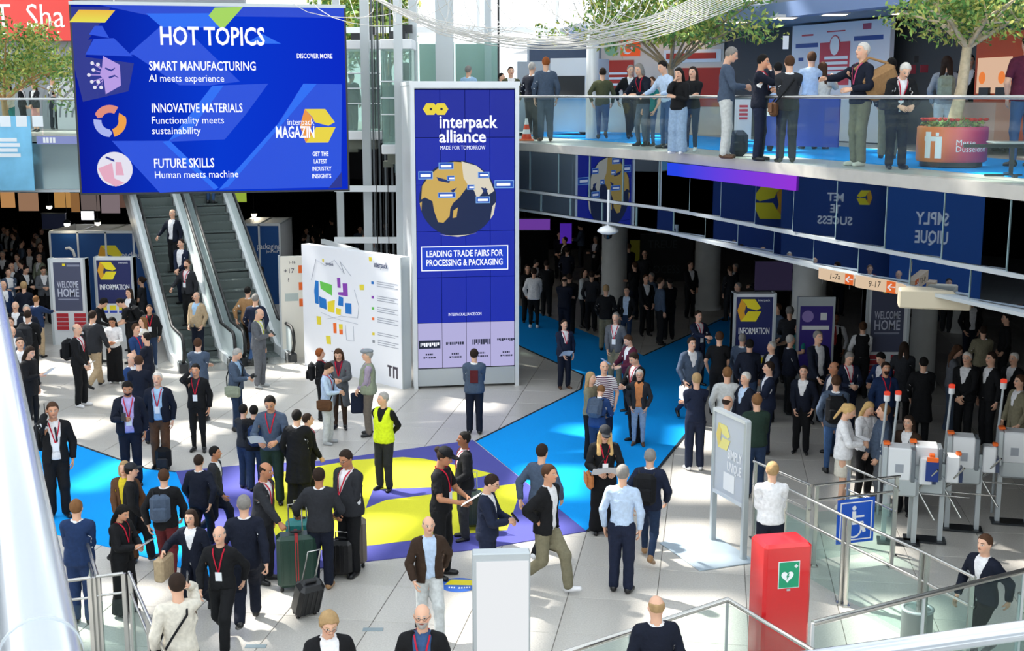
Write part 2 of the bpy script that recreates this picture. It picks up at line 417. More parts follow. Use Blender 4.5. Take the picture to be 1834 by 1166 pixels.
            if kd == 'verylong': d = smin(d, both(P, lambda Q: cap(Q, (.045, .06, 1.64), (.06, .12, 1.14), .055, .06, .7)), .04)
            if kd == 'longfront': d = smin(d, both(P, lambda Q: cap(Q, (.075, .0, 1.62), (.09, -.09, 1.32), .04, .045, .8)), .03)
            if kd == 'pony': d = smin(d, cap(P, (0, .11, 1.70), (0, .15, 1.42), .034, .02), .02)
            if kd == 'bun': d = smin(d, ell(P, (0, .125, 1.68), (.045, .045, .045)), .01)
            if kd == 'bob': d = smin(d, np.maximum(both(P, lambda Q: cap(Q, (.06, .02, 1.64), (.068, .03, 1.53), .05, .045, 1.1)), -(P[1]+.04)), .02)
            return d
        def hat(P):
            if kd == 'cap':
                d = np.maximum(ell(P, (0, .012, 1.69), (.094, .108, .09)), 1.685-P[2]+P[1]*.08)
                return np.minimum(d, np.maximum(ell(P, (0, -.115, 1.69), (.072, .08, .05)), np.abs(P[2]-1.695+.15*(P[1]+.1))-.009))
            if kd == 'flat': return np.maximum(ell(P, (0, -.012, 1.72), (.098, .135, .052)), -9)
            return np.maximum(ell(P, (0, .012, 1.68), (.095, .109, .11)), 1.665-P[2])
        if key.startswith('hat'): parts.append(nets(hat, (-.12, -.21, 1.64), (.12, .15, 1.8), .0125*f))
        else:
            zlo = {'verylong': 1.06, 'long': 1.27, 'longfront': 1.26, 'pony': 1.38, 'bob': 1.46}.get(kd, 1.54)
            parts.append(nets(fn, (-.15, -.16, zlo), (.15, .2, 1.79), (.0135 if kd in ('short', 'bald', 'cap') else .016)*f))
            if kd in ('long', 'verylong', 'longfront', 'bob'): mode = 'hairlong'
    off = 0; vs = []; qs = []
    for v, q in parts: vs.append(v); qs.append(q+off); off += len(v)
    v = np.concatenate(vs); q = np.concatenate(qs)
    if mode == 'hairlong':
        Wt = np.zeros((len(v), 15)); t = ss(1.40, 1.56, v[:, 2]); Wt[:, 4] = t; Wt[:, 2] = 1-t
    else: Wt = weights(v, sk, mode)
    LIB[k] = (v, q, Wt); return LIB[k]
def npmesh(name, v, q, m, rest=None, smooth=True):
    me = bpy.data.meshes.new(name); n = len(v); k = len(q); w = q.shape[1]
    me.vertices.add(n); me.vertices.foreach_set('co', v.astype(np.float32).ravel())
    me.loops.add(k*w); me.loops.foreach_set('vertex_index', q.astype(np.int32).ravel())
    me.polygons.add(k); me.polygons.foreach_set('loop_start', np.arange(0, k*w, w, dtype=np.int32))
    me.polygons.foreach_set('use_smooth', np.ones(k, bool))
    if rest is not None:
        a = me.attributes.new('rest', 'FLOAT_VECTOR', 'POINT'); a.data.foreach_set('vector', rest.astype(np.float32).ravel())
    me.materials.append(m); me.update(calc_edges=True); return me
# ---- hands: palm loft, four fingers, thumb; local x = thumb side, y = along fingers, z = palm side
def handmesh(curl, n=5):
    V = []; Q = []
    def loft(rings, ns):
        b = len(V)
        for r in rings: V.extend(r)
        for i in range(len(rings)-1):
            for k in range(ns): j = (k+1) % ns; Q.append((b+i*ns+k, b+i*ns+j, b+(i+1)*ns+j, b+(i+1)*ns+k))
        e = b+(len(rings)-1)*ns
        if ns == 6: Q.append((e, e+1, e+2, e+3)); Q.append((e, e+3, e+4, e+5))
        else:
            for k in range(1, ns-2, 2): Q.append((e, e+k, e+k+1, e+k+2 if k+2 < ns else e))
    def ring(c, u, w, a, b, ns): return [c+u*math.cos(2*math.pi*k/ns)*a+w*math.sin(2*math.pi*k/ns)*b for k in range(ns)]
    X, Y, Z = np.eye(3)
    loft([ring(Y*t, X, Z, a, b, 8) for t, a, b in ((-.03, .026, .021), (.0, .029, .019), (.035, .040, .017), (.075, .043, .015), (.097, .036, .010))], 8)
    for fx, ln, rr in ((.031, .072, .0095), (.0105, .080, .0098), (-.0105, .074, .0093), (-.031, .058, .0082)):
        c = np.array((fx, .085, 0.)); ang = 0; rings = []
        seg = [.45*ln, .3*ln, .27*ln]
        for s_, cu in zip([0]+seg, [0]+[curl*.9, curl*1.1, curl*.8]):
            pass
        p = c; d = Y; rings.append(ring(p, X, np.cross(X, d)*-1, rr, rr*.9, 6))
        for sl, cu in zip(seg, (curl*.8, curl*1.2, curl*.8)):
            ang += cu; d = Y*math.cos(ang)+Z*math.sin(ang); p = p+d*sl; rings.append(ring(p, X, np.cross(d, X)*-1 if False else np.cross(X, d), rr*(.92 if sl > .02 else .75), rr*.85, 6))
        w0 = np.cross(X, Y); rings[0] = ring(c, X, w0, rr, rr*.9, 6)
        loft(rings, 6)
    p = np.array((.026, .02, .004)); ang = .75-curl*.3; rings = []
    for i, (sl, rr) in enumerate(((0, .014), (.04, .012), (.03, .0105), (.024, .008))):
        d = X*math.sin(ang)+Y*math.cos(ang)+Z*(.25+curl*.5*i); d = d/np.linalg.norm(d); p = p+d*sl; ang -= .22
        u = np.cross(d, Z); u /= np.linalg.norm(u); rings.append(ring(p, u, np.cross(u, d)*-1, rr, rr*.9, 6))
    loft(rings, 6)
    return np.array(V), np.array(Q)
HANDS = {}
def rotm(a, b):
    """least rotation taking direction a to b"""
    a = a/np.linalg.norm(a); b = b/np.linalg.norm(b); v = np.cross(a, b); c = a@b
    if c < -.9999: return np.diag([-1, -1, 1.])
    K = np.array([[0, -v[2], v[1]], [v[2], 0, -v[0]], [-v[1], v[0], 0]]); return np.eye(3)+K+K@K/(1+c)
def ax(axis, a):
    c, s = math.cos(a), math.sin(a)
    return {'x': np.array([[1, 0, 0], [0, c, -s], [0, s, c]]), 'y': np.array([[c, 0, s], [0, 1, 0], [-s, 0, c]]), 'z': np.array([[c, -s, 0], [s, c, 0], [0, 0, 1.]])}[axis]
def A4(Rm, piv, new):
    M = np.eye(4); M[:3, :3] = Rm; M[:3, 3] = np.array(new)-Rm@np.array(piv); return M
def ik(a, t, l1, l2, pole):
    a = np.array(a, float); t = np.array(t, float); d = t-a; L = np.linalg.norm(d); Lm = min(L, (l1+l2)*.998); d = d/L
    t = a+d*Lm; x = (l1*l1-l2*l2+Lm*Lm)/(2*Lm); h = math.sqrt(max(l1*l1-x*x, 0))
    p = np.array(pole, float); p = p-d*(p@d); p /= (np.linalg.norm(p)+1e-9); return a+d*x+p*h, t
# hand targets (own right hand, own left hand) in body space: (x out from the middle, y negative = forward, z)
HNG = (.235, -.02, .87); 
POSES = {
 'stand':  dict(r=HNG, l=HNG),
 'phone':  dict(r=(.07, -.30, 1.18), l=HNG, hp=22, cr=.9),
 'phonel': dict(l=(.07, -.30, 1.18), r=HNG, hp=22, cl=.9),
 'both':   dict(r=(.06, -.30, 1.13), l=(.06, -.30, 1.11), hp=26, cr=.8, cl=.8),
 'ear':    dict(r=(.115, -.05, 1.60), l=HNG, cr=.9, hp=5),
 'earl':   dict(l=(.115, -.05, 1.60), r=HNG, cl=.9, hp=5),
 'fold':   dict(r=(-.10, -.19, 1.17), l=(-.09, -.23, 1.13), cr=.5, cl=.5),
 'clasp':  dict(r=(.03, -.20, .93), l=(.02, -.19, .95), cr=.6, cl=.6),
 'behind': dict(r=(.03, .20, .93), l=(.04, .19, .97), cr=.6, cl=.6),
 'read':   dict(r=(.13, -.31, 1.08), l=(.12, -.31, 1.08), hp=24, cr=.5, cl=.5),
 'hold':   dict(r=(.20, -.22, 1.0), l=HNG, cr=.7),
 'holdl':  dict(l=(.20, -.22, 1.0), r=HNG, cl=.7),
 'low':    dict(r=(.12, -.20, .90), l=(.2, -.08, .9), cr=.6),
 'hip':    dict(r=(.17, -.06, 1.0), l=HNG, pr=(-1.2, .5, -.2)),
 'hips':   dict(r=(.17, -.06, 1.0), l=(.17, -.06, 1.0)),
 'pocket': dict(r=(.175, -.07, .90), l=(.175, -.07, .90)),
 'point':  dict(r=(.16, -.50, 1.25), l=(.12, -.25, 1.1), cr=.3),
 'chin':   dict(r=(.02, -.15, 1.50), l=(.0, -.19, 1.17), cr=.8, hp=12),
 'walk':   dict(r=(.23, -.20, .92), l=(.24, .17, .93), fr=(.09, .30, .10), fl=(.09, -.30, .02), dz=-.045, lean=5),
 'walk2':  dict(r=(.24, .17, .93), l=(.23, -.20, .92), fr=(.09, -.30, .02), fl=(.09, .30, .10), dz=-.045, lean=5),
 'pull':   dict(r=(.26, .22, .90), l=(.22, -.16, .92), fr=(.09, -.28, .02), fl=(.09, .28, .10), dz=-.045, lean=7, cr=1.0),
 'lean':   dict(r=(.17, -.42, 1.06), l=(.10, -.40, 1.06), lean=22, hp=12, dz=-.02, pb=.12, cr=.6, cl=.6),
 'leanl':  dict(r=(.30, -.34, 1.06), l=(.25, -.38, 1.06), lean=16, hp=12, pb=.08, cr=.6, cl=.6),
 'bend':   dict(r=(.14, -.45, .75), l=(.12, -.42, .72), lean=50, hp=20, dz=-.03, pb=.18, cr=.6, cl=.6),
 'stoop':  dict(r=(.12, -.38, 1.0), l=(.10, -.36, 1.0), lean=26, hp=28, pb=.10, cr=.5, cl=.5),
 'grip':   dict(r=(.26, -.40, .95), l=HNG, lean=6, hp=8, cr=1.0),
 'rail':   dict(r=(.36, -.22, 1.0), l=HNG, cr=.9),
 'raise':  dict(r=(.12, -.38, 1.45), l=(.12, -.20, 1.1), cr=.9, hp=-4),
 'cup':    dict(r=(.10, -.26, 1.22), l=(.14, -.24, 1.0), cr=.9),
 'sit':    dict(r=(.14, -.30, .78), l=(.10, -.30, .80), fr=(.10, -.46, .0), fl=(.10, -.44, .0), dz=-.44, cr=.5, cl=.5, hp=6),
}
L1A = np.linalg.norm(np.array(EL)-SH); L2A = np.linalg.norm(np.array(WR)-EL)
L1L = np.linalg.norm(np.array(KN)-HP); L2L = np.linalg.norm(np.array(AN)-KN)
def posebones(p, hy=0, lean=None, wide=0):
    B = [np.eye(4)]*15; dz = p.get('dz', 0); pb = p.get('pb', 0)
    T = np.eye(4); T[2, 3] = dz; T[1, 3] = pb*.6; B[0] = T
    ln = R(p.get('lean', 0) if lean is None else lean)
    def chain(par, Rm, piv): np_ = (par@np.array([*piv, 1]))[:3]; return A4(Rm@par[:3, :3], piv, np_)
    B[1] = chain(B[0], ax('x', ln*.5), (0, .02, 1.0)); B[2] = chain(B[1], ax('x', ln*.5), (0, .02, 1.18))
    hp = R(p.get('hp', 0)-math.degrees(ln)*.55)
    B[3] = chain(B[2], ax('x', hp*.4), (0, .02, 1.46)); B[4] = chain(B[3], ax('z', R(hy))@ax('x', hp*.6), (0, .01, 1.54))
    hands = []
    for sd, s, iu in (('r', -1, 5), ('l', 1, 7)):
        sh = np.array(SH)*[s, 1, 1]; el = np.array(EL)*[s, 1, 1]; wr = np.array(WR)*[s, 1, 1]
        sw = (B[2]@np.array([*sh, 1]))[:3]; t = np.array(p[sd], float)*[s, 1, 1]
        t = t+[0, 0, dz] if t[2] < 1.0 and 'dz' in p else t
        if t[1] < -.35 and pb: t = t+[0, pb*.3, 0]
        pole = p.get('p'+sd) or ((.9*s, .6, -.7) if t[2] < 1.45 else (.45*s, -.35, -1.2))
        if p.get('p'+sd): pole = np.array(pole)*[-s, 1, 1]
        e, w = ik(sw, t, L1A, L2A, pole)
        R1 = rotm(el-sh, e-sw); R2 = rotm(R1@(wr-el), w-e)@R1
        B[iu] = A4(R1, sh, sw); B[iu+1] = A4(R2, el, e)
        d = (w-e)/np.linalg.norm(w-e)
        th = np.array((0, -1., .0)) if d[2] < -.75 else np.array((-s*.6, 0, 1.))
        if t[2] > 1.5: th = np.array((0, -.3, 1.)) ; th = np.array((-s*.3, .6, .5))
        th = th-d*(th@d); th /= np.linalg.norm(th)
        n_ = np.cross(th, d) if True else 0
        # palm side: towards the body when hanging, else down/in
        want = np.array((-s, 0, 0.)) if d[2] < -.75 else np.array((-s*.8, 0, -.3))
        if n_@want < 0: n_ = -n_
        hands.append((w, th, d, n_, p.get('c'+sd, .35)))
    for sd, s, it in (('r', -1, 9), ('l', 1, 12)):
        hp_ = np.array(HP)*[s, 1, 1]; kn = np.array(KN)*[s, 1, 1]; an = np.array(AN)*[s, 1, 1]
        f = p.get('f'+sd); hw = (B[0]@np.array([*hp_, 1]))[:3]
        if f is None: f = (.10+wide, 0 if s < 0 else -.03, 0)
        lift = f[2]; tgt = np.array((f[0]*s, f[1]+an[1], an[2]+lift))
        k, a = ik(hw, tgt, L1L, L2L, (0, -1, .05))
        R1 = rotm(kn-hp_, k-hw); R2 = rotm(R1@(an-kn), a-k)@R1
        B[it] = A4(R1, hp_, hw); B[it+1] = A4(R2, kn, k)
        fa = R(28) if lift > .05 else (R(-12) if f[1] < -.2 and 'dz' in p and p['dz'] > -.2 else 0)
        B[it+2] = A4(ax('z', s*R(9))@ax('x', fa), an, a)
    return np.array(B), hands
def skin_pts(v, Wt, B): 
    h = np.concatenate([v, np.ones((len(v), 1))], 1); return np.einsum('nb,bij,nj->ni', Wt, B, h, optimize=True)[:, :3]
# ---- materials for people
def clothmat(c, kind='cloth'):
    key = ('cl', c, kind)
    if key in MATS: return MATS[key]
    if kind == 'leather': m = mat('shoe_leather', c, .35)
    else:
        m = mat('cloth_'+str(len(MATS)), c, .82, noise=.12, nscale=22, bump=.5, spec=.25)
        if kind in ('stripes', 'check'):
            nt = m.node_tree; b = nt.nodes['Principled BSDF']; at = node(nt, 'Attribute'); at.attribute_name = 'rest'
            w = node(nt, 'TexWave', bands_direction='Z'); w.inputs['Scale'].default_value = 9
            nt.links.new(at.outputs['Vector'], w.inputs['Vector']); r = node(nt, 'ValToRGB'); r.color_ramp.interpolation = 'CONSTANT'
            e = r.color_ramp.elements; e[0].color = (.85, .85, .85, 1); e[1].position = .55; e[1].color = (*srgb('a02030'), 1)
            q = e.new(.78); q.color = (*srgb('202848'), 1)
            nt.links.new(w.outputs[0], r.inputs[0]); nt.links.new(r.outputs[0], b.inputs['Base Color'])
    MATS[key] = m; return m
def skinmat(tone, hairc, beard=0):
    key = ('skin', tone, hairc, beard)
    if key in MATS: return MATS[key]
    m = bpy.data.materials.new('skin'); m.use_nodes = True; nt = m.node_tree; b = nt.nodes['Principled BSDF']
    b.inputs['Roughness'].default_value = .5; b.inputs['Specular IOR Level'].default_value = .35
    at = node(nt, 'Attribute'); at.attribute_name = 'rest'; sp = node(nt, 'SeparateXYZ'); nt.links.new(at.outputs['Vector'], sp.inputs[0])
    def mth(op, a, b_=None):
        n = node(nt, 'Math', operation=op)
        for i, q in enumerate((a, b_)):
            if q is None: continue
            if isinstance(q, (int, float)): n.inputs[i].default_value = q
            else: nt.links.new(q, n.inputs[i])
        return n.outputs[0]
    ax_ = mth('ABSOLUTE', sp.outputs[0]); front = mth('LESS_THAN', sp.outputs[1], -.045)
    def elp(cx, cz, rx, rz, soft=.35):
        a = mth('DIVIDE', mth('SUBTRACT', ax_, cx), rx); c = mth('DIVIDE', mth('SUBTRACT', sp.outputs[2], cz), rz)
        d = mth('ADD', mth('MULTIPLY', a, a), mth('MULTIPLY', c, c))
        n = node(nt, 'MapRange'); n.inputs[1].default_value = 1+soft; n.inputs[2].default_value = 1-soft
        nt.links.new(d, n.inputs[0]); return mth('MULTIPLY', n.outputs[0], front)
    col = None
    def mix(fac, c, base):
        n = node(nt, 'MixRGB'); nt.links.new(fac, n.inputs[0])
        if isinstance(base, tuple): n.inputs[1].default_value = base
        else: nt.links.new(base, n.inputs[1])
        n.inputs[2].default_value = (*srgb(c), 1); return n.outputs[0]
    base = (*srgb(tone), 1); dk = tuple(v*.62 for v in base[:3])
    o = mix(elp(.045, 1.605, .03, .03, .9), tuple(min(1, v) for v in ((base[0]**.4545)*1.01, (base[1]**.4545)*.95, (base[2]**.4545)*.94)), base)
    if beard: o = mix(elp(.0, 1.565, .075, .045, .25), hairc, o)
    o = mix(elp(0, 1.594, .024, .007), (.62*base[0]**.3, .38*base[1]**.3, .36*base[2]**.3), o)
    o = mix(elp(.031, 1.648, .019, .0095, .5), tuple(v**.4545*.72 for v in base[:3]), o)
    o = mix(elp(.031, 1.648, .0145, .0062), (.9, .88, .86), o); o = mix(elp(.031, 1.648, .0062, .0065), (.1, .06, .04), o)
    o = mix(elp(.032, 1.668, .021, .0042), hairc if hairc not in ('cfcac2', 'e4e0da') else '8a8078', o)
    nt.links.new(o, b.inputs['Base Color']); MATS[key] = m; return m
SK = dict(a='e0b094', b='d39c7c', c='b98160', d='8a5a40', e='5f3c2a')
HC = dict(black='14110f', dark='2c1f17', brown='4a3120', lbrown='7a5534', blond='c9a56c', red='8f4e25', grey='85817c', white='cfcac2', lgrey='a8a49f', sand='a98b62')
CC = dict(black='131417', charcoal='2a2c31', grey='5d6066', lgrey='a6a9ab', navy='1a2238', dnavy='121828', blue='24406f', dblue='1c3157', lblue='b9cde6', sky='9fc0de', white='e8e8ea', cream='d8d2c4', beige='b59f80', khaki='7d7862', olive='4d5038', brown='5a3d28', dbrown='37281e', tan='a07a52',
 red='a02a2c', dred='5c2024', green='1f3d33', dgreen='22352c', teal='1f7a78', purple='b3a7d8', lpurple='a596ad', jeans='38557f', ljeans='8fa7c2', djeans='23344f', maroon='561f35', orange='c9814e', yellow='d8c22e', hiv='d9ee2a', sgrey='8d9298', slate='48566a', sage='8e9682', ltgrey='c6c9c8', tweed='6f665e', pink='c98f8a')
def C_(n): return CC.get(n, n)
FRONT = {}
def frontsurf(key):
    """front surface depth of a top garment at (x, z) for laying straps and badges on it"""
    if key in FRONT: return FRONT[key]
    v, q, _ = piece(key, 0); FRONT[key] = v; return v
def ysurf(key, x, z, back=False):
    v = frontsurf(key); d = (v[:, 0]-x)**2+(v[:, 2]-z)**2
    m = (d < .0016) & ((v[:, 1] > 0) if back else (v[:, 1] < 0))
    if not m.any(): return .12 if back else -.12
    return v[m, 1].max() if back else v[m, 1].min()
SHEET = {}
PEOPLE = []
def person(px, py, rz=0, pose='stand', top='jacket', tc_='black', und='white', bot='trousers', bc='black', hair='short', hc='dark', sk='a',
           lan=None, badge=True, h=1.75, lod=0, z=0.0, foot=None, fat=0, hy=0, shoe='black', hat=None, hatc='black', glasses=0, beard=0,
           bag=None, bagc='black', hold=None, label=None, group=None, lean=None, prop=None, sc=None, loc=None, tie=None, kind=None, stepz=0, wide=0, **kw):
    p = dict(POSES[pose]); p.update({k: v for k, v in kw.items() if k in ('r', 'l', 'fr', 'fl', 'dz', 'cr', 'cl', 'hp', 'pb')})
    B, hands = posebones(p, hy, lean, wide); sc = h/1.75
    th = (B[4]@np.array([0, .01, 1.752, 1]))[:3]*sc
    if foot is not None and py and loc is None:
        L = atz(px, foot, z); s1 = (aty(px, py, L.y+ (th[1]*-math.cos(R(rz))*0)).z-z)/(th[2]/sc)
        sc = min(max(s1, .86), 1.16); h = sc*1.75
    if loc is not None: L = Vector(loc)
    else:
        if foot is not None: L = atz(px, foot, z)
        else:
            hd = atz(px, py, z+th[2]); a = R(rz); off = Vector((th[0]*math.cos(a)-th[1]*math.sin(a), th[0]*math.sin(a)+th[1]*math.cos(a), 0))
            L = Vector((hd.x, hd.y, z))-off
            if loc == 0: pass
    lod = 1 if L.y > 28 else (max(lod, 2) if L.y > 20.5 and lod == 0 else lod)
    e = empty('person', L, R(rz), label or 'person in the crowd', 'person', group, sc)
    ft = '+%.3f' % fat if fat else ''
    hcx = HC.get(hc, hc)
    skm = skinmat(SK[sk], hcx, beard)
    legs = bot in ('skirt', 'shorts', 'longskirt') or (pose == 'sit' and bot == 'skirt')
    # body, with the two hands grown at the wrists
    v, q, Wt = piece('bodyleg' if legs else 'body', lod); pv = skin_pts(v, Wt, B); rest = v.copy()
    vs = [pv]; qs = [q]; n = len(pv); rs = [rest]
    for (w, thd, d, n_, cu) in hands:
        if cu not in HANDS: HANDS[cu] = handmesh(cu)
        hv, hq = HANDS[cu]; M = np.stack([thd, d, n_], 1); flip = np.linalg.det(M) < 0
        vs.append(hv@M.T+w); rs.append(np.zeros_like(hv)+[0, .3, 1]); qs.append((hq[:, ::-1] if flip else hq)+n); n += len(hv)
    bm_ = npmesh('body', np.concatenate(vs), np.concatenate(qs), skm, np.concatenate(rs))
    link('body', bm_, e)
    def garment(key, name, c, kind='cloth', lab=None):
        v, q, Wt = piece(key, lod); pv = skin_pts(v, Wt, B)
        o = link(name, npmesh(name, pv, q, clothmat(C_(c) if kind != 'hair' else c, kind if kind != 'hair' else 'cloth'), v if kind in ('stripes',) else None), e)
        if lab: o['label'] = lab
        return o
    tk = top if not isinstance(top, tuple) else top[0]
    stripes = 'stripes' if tc_ == 'stripes' else 'cloth'
    tn = {'jacketopen': 'jacket', 'coatopen': 'coat', 'blazerw': 'jacket', 'hivis': 'safety_vest', 'tee': 'shirt', 'longtop': 'blouse', 'puffer': 'padded_jacket', 'gilet': 'gilet', 'vest': 'waistcoat'}.get(tk, tk)
    garment(tk+ft, tn, 'white' if stripes != 'cloth' else tc_, stripes)
    if und and tk in ('jacket', 'jacketopen', 'coat', 'coatopen', 'vest', 'hivis', 'gilet', 'blazerw') : garment('shirt'+ft, 'shirt', und)
    garment(bot, 'trousers' if bot in ('trousers', 'slim', 'wide') else bot.replace('long', ''), bc)
    for s in ('R', 'L'): garment('shoe'+s, 'shoe', shoe, 'leather')
    if hair and hair != 'none': garment('hair_'+hair, 'hair', hcx, 'hair')
    if hat: garment('hat_'+hat, 'cap' if hat != 'beanie' else 'hat', hatc)
    if glasses:
        mb = MB()
        for s in (-1, 1):
            c = np.array((s*.031, -.108, 1.648)); pts = [c+[.02*math.cos(a), 0, .014*math.sin(a)] for a in np.linspace(0, 2*math.pi, 9)]
            mb.tube(pts, .0022, 4, cap=False); mb.tube([(s*.051, -.106, 1.652), (s*.084, -.01, 1.645)], .002, 4)
        mb.tube([(-.011, -.109, 1.65), (.011, -.109, 1.65)], .002, 4)
        g = mb.mesh('glasses', mat('glasses_frame', '15120f', .3)); g.transform(Matrix(B[4].tolist())); link('glasses', g, e)
    if tie:
        mb = MB(); k = 'shirt'+ft
        pts = [(0, ysurf(k, 0, zz)-.012, zz) for zz in (1.455, 1.38, 1.3, 1.2, 1.1, 1.03)]
        for i in range(5):
            w0, w1 = (.014, .02, .026, .03, .032, .012)[i:i+2]
            mb.add([(-w0, *pts[i][1:]), (w0, *pts[i][1:]), (w1, *pts[i+1][1:]), (-w1, *pts[i+1][1:]), (0, pts[i][1]+.01, pts[i][2]), (0, pts[i+1][1]+.01, pts[i+1][2])], [(0, 3, 2, 1), (0, 4, 5, 3), (1, 2, 5, 4)])
        vv = np.array(mb.v); vv = skin_pts(vv, weights(vv), B); mb.v = [tuple(x) for x in vv]; mb.build('tie', clothmat(C_(tie)), e)
    if lan:
        k = tk+ft; mb = MB(); zend = 1.17
        for s in (-1, 1):
            P_ = []
            for t in np.linspace(0, 1, 7):
                x = s*(.072*(1-t)+.004); zz = 1.468-(1.468-zend)*t; P_.append(np.array((x, min(ysurf(k, x, zz), ysurf('shirt'+ft, x, zz))-.007 if t > .12 else -.055, zz)))
            P_.insert(0, np.array((s*.068, .05, 1.482))); P_.insert(0, np.array((0, .088, 1.478)))
            for i in range(len(P_)-1):
                a, b = P_[i], P_[i+1]; d = b-a; nn = np.cross(d, (s*.3, -1., 0)) if i > 1 else np.array((0, 0, .010)); nn = nn/np.linalg.norm(nn)*.009
                mb.add([a-nn, a+nn, b+nn, b-nn], [(0, 1, 2, 3)]); mb.add([a-nn+[0, .003, 0], a+nn+[0, .003, 0], b+nn+[0, .003, 0], b-nn+[0, .003, 0]], [(3, 2, 1, 0)])
        vv = np.array(mb.v); vv = skin_pts(vv, weights(vv)*0+np.eye(15)[2], B); mb.v = [tuple(x) for x in vv]
        lo = mb.build('lanyard', clothmat({'red': 'c01f38', 'yellow': 'dbe02c', 'blue': '2c3c9c', 'pink': 'c04a70'}[lan]), e)
        if badge:
            yb = min(ysurf(k, 0, 1.1), ysurf('shirt'+ft, 0, 1.1))-.012; b_ = MB().box((0, yb, zend-.062), (.088, .004, .125))
            vv = np.array(b_.v); vv = skin_pts(vv, vv[:, :1]*0+np.eye(15)[2], B); b_.v = [tuple(x) for x in vv]; b_.build('badge', mat('badge_card', 'eceef2', .4), lo)
    a = R(rz); Rz = np.array([[math.cos(a), -math.sin(a), 0], [math.sin(a), math.cos(a), 0], [0, 0, 1]])
    def world(pt): return Vector((Rz@np.array(pt))*sc)+L
    Wm = Matrix.Translation(L) @ Matrix.Rotation(a, 4, 'Z') @ Matrix.Scale(sc, 4)
    info = dict(e=e, hands=hands, world=world, Wm=Wm, B=B, ft=ft, tk=tk, sc=sc, L=L, rz=a)
    return info
# ================================================================ surfaces
def tilemat(name, c1, c2, rough=.28, objvar=.06):
    m = bpy.data.materials.new(name); m.use_nodes = True; nt = m.node_tree; b = nt.nodes['Principled BSDF']
    geo = node(nt, 'NewGeometry'); n = node(nt, 'TexNoise'); n.inputs['Scale'].default_value = 45; n.inputs['Detail'].default_value = 5
    n2 = node(nt, 'TexNoise'); n2.inputs['Scale'].default_value = .55; n2.inputs['Detail'].default_value = 3
    nt.links.new(geo.outputs['Position'], n.inputs['Vector']); nt.links.new(geo.outputs['Position'], n2.inputs['Vector'])
    r = node(nt, 'ValToRGB'); r.color_ramp.elements[0].position = .35; r.color_ramp.elements[1].position = .65
    r.color_ramp.elements[0].color = (*srgb(c1), 1); r.color_ramp.elements[1].color = (*srgb(c2), 1)
    nt.links.new(n.outputs[0], r.inputs[0]); oi = node(nt, 'ObjectInfo')
    mr = node(nt, 'MapRange'); mr.inputs[3].default_value = 1-objvar; mr.inputs[4].default_value = 1+objvar; nt.links.new(oi.outputs['Random'], mr.inputs[0])
    mx = node(nt, 'MixRGB', blend_type='MULTIPLY'); mx.inputs[0].default_value = 1
    nt.links.new(r.outputs[0], mx.inputs[1]); nt.links.new(mr.outputs[0], mx.inputs[2]); nt.links.new(mx.outputs[0], b.inputs['Base Color'])
    rr = node(nt, 'MapRange'); rr.inputs[3].default_value = rough-.06; rr.inputs[4].default_value = rough+.15
    nt.links.new(n2.outputs[0], rr.inputs[0]); nt.links.new(rr.outputs[0], b.inputs['Roughness']); return m
M_TILE = tilemat('terrazzo', 'b9b5ae', 'cbc7c0'); M_JOINT = mat('joint', '77736c', .8)
M_WHITE = mat('white_paint', 'e4e6e8', .4); M_WMET = mat('white_metal', 'dfe3e6', .28, metal=.15); M_STEEL = mat('brushed_steel', 'c0bfbb', .25, metal=.9)
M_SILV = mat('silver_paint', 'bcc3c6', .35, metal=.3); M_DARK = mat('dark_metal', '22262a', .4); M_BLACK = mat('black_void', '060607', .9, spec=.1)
M_BLK = mat('black_rubber', '101214', .5); M_GREYW = mat('grey_wall', '44474b', .75); M_LGREY = mat('light_grey_panel', '9da3a8', .6)
M_GLASS = glassmat('balustrade_glass', 'd6ebe6', .018, gl=.06); M_GGLASS = glassmat('green_lift_glass', 'c2dcd4', .22, gl=.45)
M_MIRROR = mat('mirror_glass', '7f8a98', .012, metal=1.0); M_CONC = mat('column_paint', 'cfd0cc', .6, noise=.05, nscale=3)
M_BLUEC = mat('blue_carpet', '0a9cf0', .88, noise=.05, nscale=60, spec=.15); M_PURC = mat('violet_carpet', '54559f', .85, noise=.05, nscale=60, spec=.15)
M_YELC = mat('yellow_print', 'e3df3a', .8, noise=.04, nscale=40, spec=.15); M_CEIL = mat('ceiling_dark', '26282b', .9)
M_BOOTH = mat('booth_blue', '0b4a8c', .6); M_YEL = mat('sign_yellow', 'f2df1e', .5); M_ORA = mat('sign_orange', 'ef6a1f', .5)
M_RED = mat('aed_red', 'd41c22', .22, coat=.4); M_TXW = mat('white_lettering', 'f2f4f6', .5)
EW = mat('screen_white', 'eef2ff', emit=1.15); EY = mat('screen_yellow', 'f2dc3c', emit=.9); EO = mat('screen_orange', 'f29a3c', emit=.9)
E1 = mat('screen_blue', '0a35c0', emit=1.0); E2 = mat('screen_bright_blue', '0f5ce6', emit=1.0); E3 = mat('screen_deep_blue', '0a1f8c', emit=1.0)
